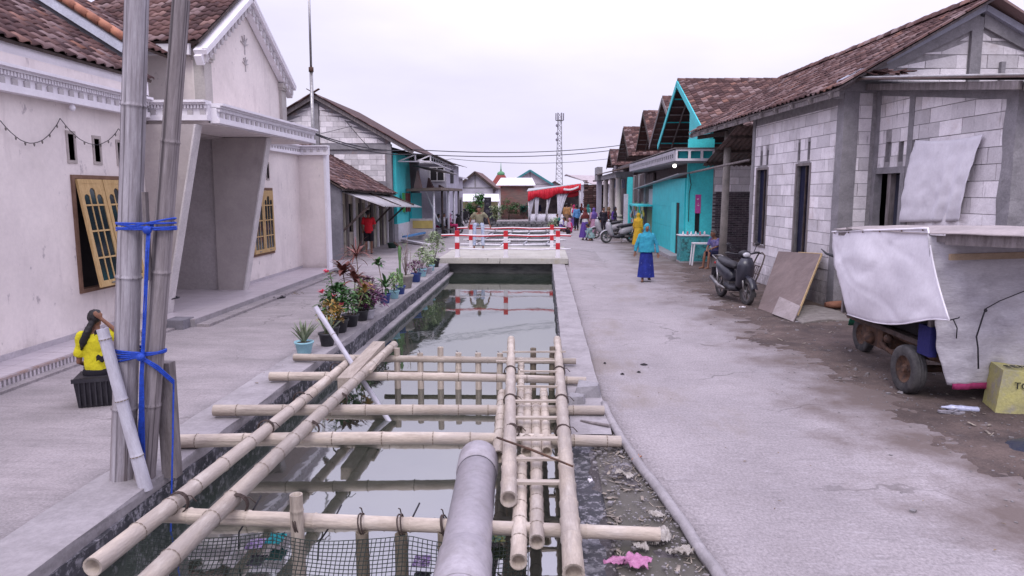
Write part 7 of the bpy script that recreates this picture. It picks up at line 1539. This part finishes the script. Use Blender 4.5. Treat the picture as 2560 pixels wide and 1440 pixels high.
person('person in black clothes standing before the first round column', at(1508, 586), rad(200), 1.58, top=DRK, bottom=DRK, bot='trousers', hair='bun')
person('person in dark violet clothes leaning over the parked motorbikes', at(1532, 588), rad(240), 1.6, top=PURD, bottom=DRK, bot='gown', hijab=DRK, lean=8)
person('person in a mustard yellow dress at the goods stall', at(1594, 618), rad(-35), 1.5, top=YEC, bottom=YEC, bot='gown', hijab=YEC, cape=.1, hemw=.3)
person('person in a sky blue shirt and black trousers facing the tent', at(1441, 576), rad(30), 1.62, top=BLS, bottom=BKC)
person('person in a tan orange shirt standing right of the white curtain', at(1416, 569), rad(-20), 1.66, top=ORC, bottom=BRC, bot='gown')
person('person in brown clothes behind the sky blue shirt', at(1428, 562), rad(180), 1.6, top=BRC, bottom=DRK)
person('person in white and blue clothes sitting on the ground by the tent', at(1416, 580), rad(100), 1.5, top=WHC, bottom=PKH, bot='skirt', hair='bun', pose='squat', lean=12)
person('person in dark blue clothes sitting on the ground left of the white clothes', at(1402, 578), rad(-60), 1.5, top=PKH, bottom=DRK, bot='skirt', hijab=WHC, pose='squat', lean=12)
person('person in a navy top and grey trousers standing before the white tables', at(1346, 555), rad(150), 1.66, top=NAVY, bottom=cloth('grey trousers', (.2, .18, .22)))
for k, (px, py, c, hj, lab) in enumerate(((1356, 545, WHC, None, 'person in white behind the tent table, left of the middle tent post'), (1372, 545, MAR, WHC, 'person in maroon behind the tent table, right of the middle tent post'), (1385, 546, DRK, PKH, 'person in dark clothes at the right end of the tent table'), (1335, 544, TEC, None, 'person in dark teal at the left end of the tent table'), (1396, 552, PKC, MAR, 'person in pink beside the foot of the white curtain'), (1452, 560, DRK, MAR, 'person in dark clothes behind the maroon headscarf'))):
    person(lab, at(px, py), rad(150+k*20), 1.56, top=c, bottom=DRK, bot='trousers', hijab=hj)
for k, (px, py, t_c, b_c, hj, lab, po_) in enumerate(((1424, 588, MAG, DRK, PKC, 'person in magenta squatting between the tent and the purple dress', 'squat'), (1393, 570, TEC, DRK, None, 'person in dark teal squatting in front of the white tables', 'squat'), (1434, 569, WHC, PKH, MAG, 'person in white with a magenta headscarf left of the sky blue shirt', 'stand'), (1520, 584, MAR, DRK, BRC, 'person in maroon between the black clothes and the dark violet clothes', 'stand'), (1470, 566, GRC, BRC, TEC, 'person in grey green behind the purple dress', 'stand'))):
    person(lab, at(px, py), rad(120+k*50), 1.55, top=t_c, bottom=b_c, bot='skirt', hijab=hj, pose=po_, hair='bun')
# people sitting left
person('person in a magenta dress sitting beside the teal porch posts', at(1096, 586), rad(-60), 1.5, top=WHC, bottom=MAG, bot='skirt', hair='bun', pose='sit', seat=.4)
person('person in a pale top and dark trousers sitting among the magenta dresses', at(1109, 588), rad(-70), 1.55, top=WHC, bottom=DRK, hair='short', pose='sit', seat=.45)
person('person in a red dress and pink headscarf sitting nearest the bridge', at(1124, 588), rad(-80), 1.52, top=MAG, bottom=MAG, bot='skirt', hijab=PKC, pose='sit', seat=.45)
person('person in dark clothes resting inside the teal porch above the yellow counter', at(1038, 572), rad(-60), 1.6, top=TEC, bottom=DRK, pose='sit', seat=.9)
bn = thing('low_bench', 'low wooden bench under the seated people beside the porch posts', 'bench', (-6.1, 41, 0)); q0, q1 = G(1090, 590), G(1130, 590); b = MB(); b.beam(q0+V((0, 0, .38)), q1+V((.1, 0, .38)), .35, .05); obj('seat', b, WOODG, bn)
for q_ in (q0, q1): b = MB(); b.box(q_.x-.03, q_.x+.03, q_.y-.15, q_.y+.15, 0, .36); obj('leg', b, WOODG, bn)
person('person crouching in the shadow of the shed house beside the red shirt', at(886, 630), rad(-90), 1.35, top=cloth('beige child clothes', (.38, .33, .26)), bottom=DRK, pose='squat', lean=10)
# ---- motorbikes further away
SB = M('red white fairing', (.35, .05, .07), (.5, .45, .47), sc=6, rough=.3, coord='obj')
q = G(1548, 607); m2 = scooter((q.x, q.y, 0), rad(-160), 'pale motorbike with shiny wheel parked nearest the white pillar', 'motorbikes parked before the column porch', body=M('pale fairing', (.4, .38, .42), rough=.3, coord='obj'))
q = G(1522, 598); copy_tree(m2, (q.x, q.y+.6, 0), rad(-172), 'second pale motorbike left of the one nearest the pillar', 'motorbikes parked before the column porch')
q = G(1140, 588); m3 = scooter((q.x-.3, q.y+1, 0), rad(60), 'motorbike standing behind the perched person on the railing', 'motorbikes parked up the left lane', body=DARK)
for k, (px, py, lab) in enumerate(((1155, 560, 'motorbike under the left part of the long white awning'), (1172, 556, 'motorbike under the middle of the long white awning'))):
    q = G(px, py); copy_tree(m3, (q.x, q.y, 0), rad(70+k*15), lab, 'motorbikes parked up the left lane')
# ================================================================= TENT, LOUDSPEAKERS, STALL, FAR CANAL
tn = thing('party_tent', 'open party tent with red and white swags and white curtains', 'tent', (.8, 57, 0))
YT = 55.0
top_ = lambda u: (-1.27+(4.05)*u, 2.42+.62*u)
def swag(u, v):
    x, z = top_(u); return (x+.03*nf(u*9, v*3, 3), YT-.12-.10*math.sin(v*PI)-.05*math.sin(u*70), z+.06-v*(.52+.28*abs(math.cos(u*PI*2.5+.3))**1.5*(1 if u < .55 else .3)))
b = MB(); b.grid(swag, 90, 8, th=(0, .02, 0)); obj('red_swag', b, M('red satin', (.60, .02, .04), (.42, .015, .03), sc=6, rough=.5, bump=.2), tn)
b = MB(); b.grid(lambda u, v: (1.45+1.15*u, YT-.42, 2.74+.18*u-.15*v-.12*math.sin(PI*u)), 16, 3, th=(0, .02, 0)); obj('white_swag', b, WHTP, tn)
b = MB(); b.grid(lambda u, v: (1.35+1.3*u, YT+.3, 2.55-.15*math.sin(PI*u)-.35*v), 16, 3, th=(0, .02, 0)); obj('red_swag', b, M('red satin', (.6, .02, .04)), tn)
WC_ = M('white curtain', (.68, .66, .74), (.58, .56, .64), sc=3, st=(4, 1, .3), bump=.1)
for x0_, w0, x1_, w1_ in ((-1.15, .5, -1.2, .10), (-.75, .4, -.72, .2), (.25, .35, .05, .08), (.95, .9, 1.05, .12)):
    b = MB(); b.grid(lambda u, v: (x0_+(x1_-x0_)*v+(w0+(w1_-w0)*v**.8)*u, YT+.05+.05*math.sin(u*22), 2.35-2.05*v), 20, 8, th=(0, .015, 0)); obj('curtain', b, WC_, tn)
for x, y in ((-1.2, YT), (.22, YT), (2.75, YT), (-1.2, 60), (2.9, 60)): b = MB(); b.tube([(x, y, 0), (x, y, 2.5+.14*(x+1.2))], .045, 8); obj('tent_post', b, WHTP, tn)
b = MB(); b.prism([(-1.35, YT-.1, 2.48), (2.8, YT-.1, 3.06), (2.9, 60.2, 3.1), (-1.35, 60.2, 2.7)], (0, 0, .05)); obj('tent_roof', b, M('grey tent roof', (.40, .42, .44)), tn)
b = MB(); b.box(-1.3, 2.9, 60.1, 60.15, 0, 2.7); obj('tent_back', b, M('dim backcloth', (.10, .085, .09), (.25, .2, .2), sc=2), tn)
for k, (x0_, x1_, lab) in enumerate(((-1.15, .1, 'white skirted table left under the tent'), (.25, 1.45, 'white skirted table right under the tent'))):
    tb2 = thing('table', lab, 'table', ((x0_+x1_)/2, YT+.4, 0), 0, 'white tables under the tent'); b = MB(); b.box(x0_, x1_, YT+.1, YT+.8, .72, .76); obj('tabletop', b, WHTP, tb2)
    b = MB(); b.grid(lambda u, v: (x0_+(x1_-x0_)*u, YT+.08+.025*math.sin(u*60), .73-.71*v), 60, 2, th=(0, .012, 0)); obj('table_skirt', b, WC_, tb2)
ls = thing('loudspeaker_stack', 'tall black loudspeaker stack standing on a wide bass box', 'loudspeaker', (-4.6, 52, 0))
q = G(1219, 561); SPK = M('speaker black', (.015, .013, .022), (.03, .027, .04), sc=10, rough=.6)
b = MB(); b.box(q.x-.62, q.x+.62, q.y, q.y+.6, 0, .62); obj('bass_box', b, SPK, ls); b = MB(); b.hexa([(q.x-.38, q.y+.02, .63), (q.x+.38, q.y+.02, .63), (q.x+.38, q.y+.55, .63), (q.x-.38, q.y+.55, .63), (q.x-.27, q.y+.02, 1.25), (q.x+.27, q.y+.02, 1.25), (q.x+.27, q.y+.5, 1.25), (q.x-.27, q.y+.5, 1.25)]); obj('middle_box', b, SPK, ls)
b = MB(); b.box(q.x-.25, q.x+.25, q.y+.02, q.y+.5, 1.26, 2.05); obj('top_box', b, SPK, ls)
for z, r_ in ((.3, .22), (.95, .17), (1.5, .14), (1.85, .1)): b = MB(); b.lathe((q.x, q.y+.015, z), [(r_, 0), (r_*.92, .03), (.02, .0)], 16, axis=(0, -1, 0)); obj('speaker_cone', b, M('cone grey', (.07, .065, .08)), ls)
def tree(name, label, px, py, hh, w_, n, mat, trunk=.35, cat='shrub', group=None):
    o = G(px, py); t_ = thing(name, label, cat, tuple(o), 0, group); b = MB(); b.tube([o, o+V((.02, 0, hh*trunk)), o+V((0, 0, hh*.8))], [.035*hh, .025*hh, .01*hh], 6)
    for k in range(5): a = k*1.3; b.tube([o+V((0, 0, hh*trunk)), o+V((math.cos(a)*w_*.5, math.sin(a)*w_*.4, hh*(.55+.08*k)))], [.014*hh, .006*hh], 5)
    obj('trunk', b, M('bark', (.12, .09, .07), (.07, .055, .045), sc=9, bump=.5), t_); b = MB(); cl = [(R.uniform(-.5, .5), R.uniform(-.4, .4), R.uniform(.35, .95)) for _ in range(12)]
    for k in range(n):
        c = cl[k % 12]; p_ = o+V((c[0]*w_*(1.2-c[2]*.5)+R.gauss(0, .11)*w_, c[1]*w_+R.gauss(0, .1)*w_, hh*(c[2]+R.gauss(0, .07)))); b.var = R.random(); leaf(b, p_, R.uniform(0, 6.3), R.uniform(-.5, 1), .16*hh**.5*R.uniform(.6, 1.2), .07*hh**.5, .5, n=2)
    obj('crown', b, mat, t_)
tree('young_tree', 'bright green leafy young tree left of the loudspeakers', 1190, 556, 2.3, 1.3, 900, LM('bright green', (.08, .24, .06), (.04, .13, .03)), cat='tree')
tree('shrub', 'loose green shrub before the brick building', 1272, 549, 1.7, 1.9, 800, GRN, group='shrubs at the far end')
tree('shrub', 'dark teal green shrub touching the left tent post', 1310, 548, 1.3, .8, 350, LM('teal leaf', (.02, .14, .10), (.02, .07, .06)), group='shrubs at the far end')
tree('shrub', 'pale variegated potted shrub left of the far canal frames', 1240, 567, 1.7, .8, 320, VAR, group='shrubs at the far end')
tree('shrub', 'small pale shrub between the tent and the railing end', 1384, 585, .9, .6, 160, VAR, group='shrubs at the far end')
# frames, nets and stone edge in the far canal
sw_ = thing('stone_parapet', 'low rough stone parapet across the far end of the canal', 'wall', (-1.5, 47, 0))
its = []
def stn(bb): bb.hexa([(0, 0, 0), (.34, .02, 0), (.33, .3, 0), (.01, .3, 0), (.03, .02, .17), (.30, .0, .19), (.3, .28, .18), (.03, .28, .16)])
for r_ in range(3):
    for c_2 in range(11): its.append((R.randrange(5), stn, Matrix.Translation((-3.5+c_2*.37+(r_ % 2)*.1, 46+R.uniform(-.03, .03), r_*.19)) @ Matrix.Rotation(R.uniform(-.05, .05), 4, 'Y')))
bx(sw_, 'core', MOSS, -3.5, .6, 46.1, 46.4, -.6, .5); pieces(sw_, 'stone', its, M('grey stones', (.20, .19, .21), (.1, .1, .1), sc=7, var=.3), 'stones')
labs = ['nearest pale pole frame over the canal behind the footbridge', 'second pale pole frame over the canal behind the footbridge', 'third pole frame over the far canal, with dark netting', 'farthest pole frame over the canal, before the stone parapet']
for k, y in enumerate((31.2, 34.0, 37.6, 42.0)):
    ff = thing('canal_frame', labs[k], 'bamboo frame', (-1.5, y, 0), 0, 'pole frames over the far canal'); b = MB(); b.tube([(-3.7, y, .16), (-1.5, y+.05, .12), (.7, y, .17)], .05, 8); obj('pole', b, WHTP if k in (0, 3) else BAMG, ff)
    b = MB(); b.tube([(-3.5, y+1.1, .12), (.5, y+1.15, .12)], .045, 8); obj('pole', b, BAMG, ff)
    for x in (-2.9, -1.9, -.9, 0.1): b = MB(); b.tube([(x, y-.1, .2), (x+.1, y+1.3, .2)], .035, 6); obj('slat', b, BAMG if k % 2 else BAMW, ff)
    b = MB(); b.grid(lambda u, v: (-3.2+3.4*u, y+.1+1.0*v, .02-.12*math.sin(PI*u)*math.sin(PI*v)+.03*nf(u*8, v*8, 2)), 24, 10, th=(0, 0, -.02)); obj('net_mat', b, M('dark net mat', (.06, .07, .07), (.13, .13, .13), sc=14, bump=.6), ff)
b = MB(); b.beam((-2.4, 30.0, -.2), (-1.5, 31.2, .3), .07, .05); single('slanting_plank', b, WHTP, 'white plank slanting up out of the canal behind the footbridge', 'plank')
# goods stall before the green wall
st = thing('goods_stall', 'small goods stall with a turquoise shelf and bright packets hanging below', 'stall', (4.9, 34.5, 0))
bx(st, 'shelf', TEAL, 4.35, 5.2, 33.4, 37.5, 1.78, 1.86)
for y in (33.6, 37.3): b = MB(); b.beam((4.45, y, 0), (4.45, y, 1.78), .06, .06); obj('stall_post', b, TEAL, st)
cols = [cloth('packet %s' % n_, c) for n_, c in (('green', (.05, .25, .06)), ('yellow', (.6, .5, .08)), ('pink', (.55, .12, .25)), ('white', (.6, .6, .62)), ('brown', (.15, .07, .05)), ('blue', (.12, .25, .55)))]
for k in range(46):
    y = 33.5+R.random()*3.7; z = 1.0+R.random()*.7; x = 4.40+R.random()*.25; b = MB(); w_ = R.uniform(.05, .09); b.box(x-.015, x+.015, y-w_, y+w_, z-.09, z+.09); obj('packet', b, cols[(k*7+int(z*5)) % 6] if y > 34.4 else cols[(0, 1, 0, 3)[k % 4]], st)
# street side odds and ends on the left
bk_ = thing('plastic_basin', 'dark green plastic basin at the foot of the shed house posts', 'basin', tuple(G(981, 620))); b = MB(); o = V(bk_.location); b.lathe(o, [(.16, 0), (.22, .22), (.24, .23), (.21, .22), (.15, .03)], 18); obj('bowl', b, M('dark green plastic', (.05, .10, .08)), bk_)
for k, (a, c, w_, m_, lab) in enumerate(((G(1008, 600, .12), G(1072, 612, .06), .25, WHTP, 'long pale plank slanting across the left lane edge'), (G(1010, 592, .3), G(1060, 582, .32), .2, BLS, 'blue and white bundle on the scrap pile'), (G(985, 606, .4), G(1004, 622, .02), .05, RUST, 'rusty bar leaning beside the green basin'), (G(1068, 600, .06), G(1120, 588, .1), .3, CONCD, 'grey rubble slab between the porch posts and the bridge'))):
    b = MB(); b.beam(a, c, w_, .08); single('scrap_piece', b, m_, lab, 'scrap', group='scrap along the left lane')
b = MB(); b.tube([AX(1030, 430+k*4, -7.12)+V((.04, 0, 0)) for k in range(3)], .01, 5)
for k, (px, c) in enumerate(((1008, cols[0]), (1016, MAR), (1022, MAR))):
    p_ = AX(px, 500, -7.02); b = MB(); b.box(p_.x, p_.x+.05, p_.y-.25, p_.y+.25, p_.z-.6, p_.z+.35); single('hanging_cloth', b, c, ['green cloth hanging on the turquoise wall by the shed awning', 'maroon cloth hanging right of the green cloth', 'dark red cloth hanging nearest the yellow counter'][k], 'cloth')
# road edge lip along the bank, scattered rubble
b = MB(); b.tube([(lerp_tab(RL, y)-.015+.02*nf(y, 1, 2.5), y, .012+.01*nf(y, 3, 3)) for y in [2+k*.2 for k in range(31)]], .045, 6); o = struct('road_lip', b, KERB)
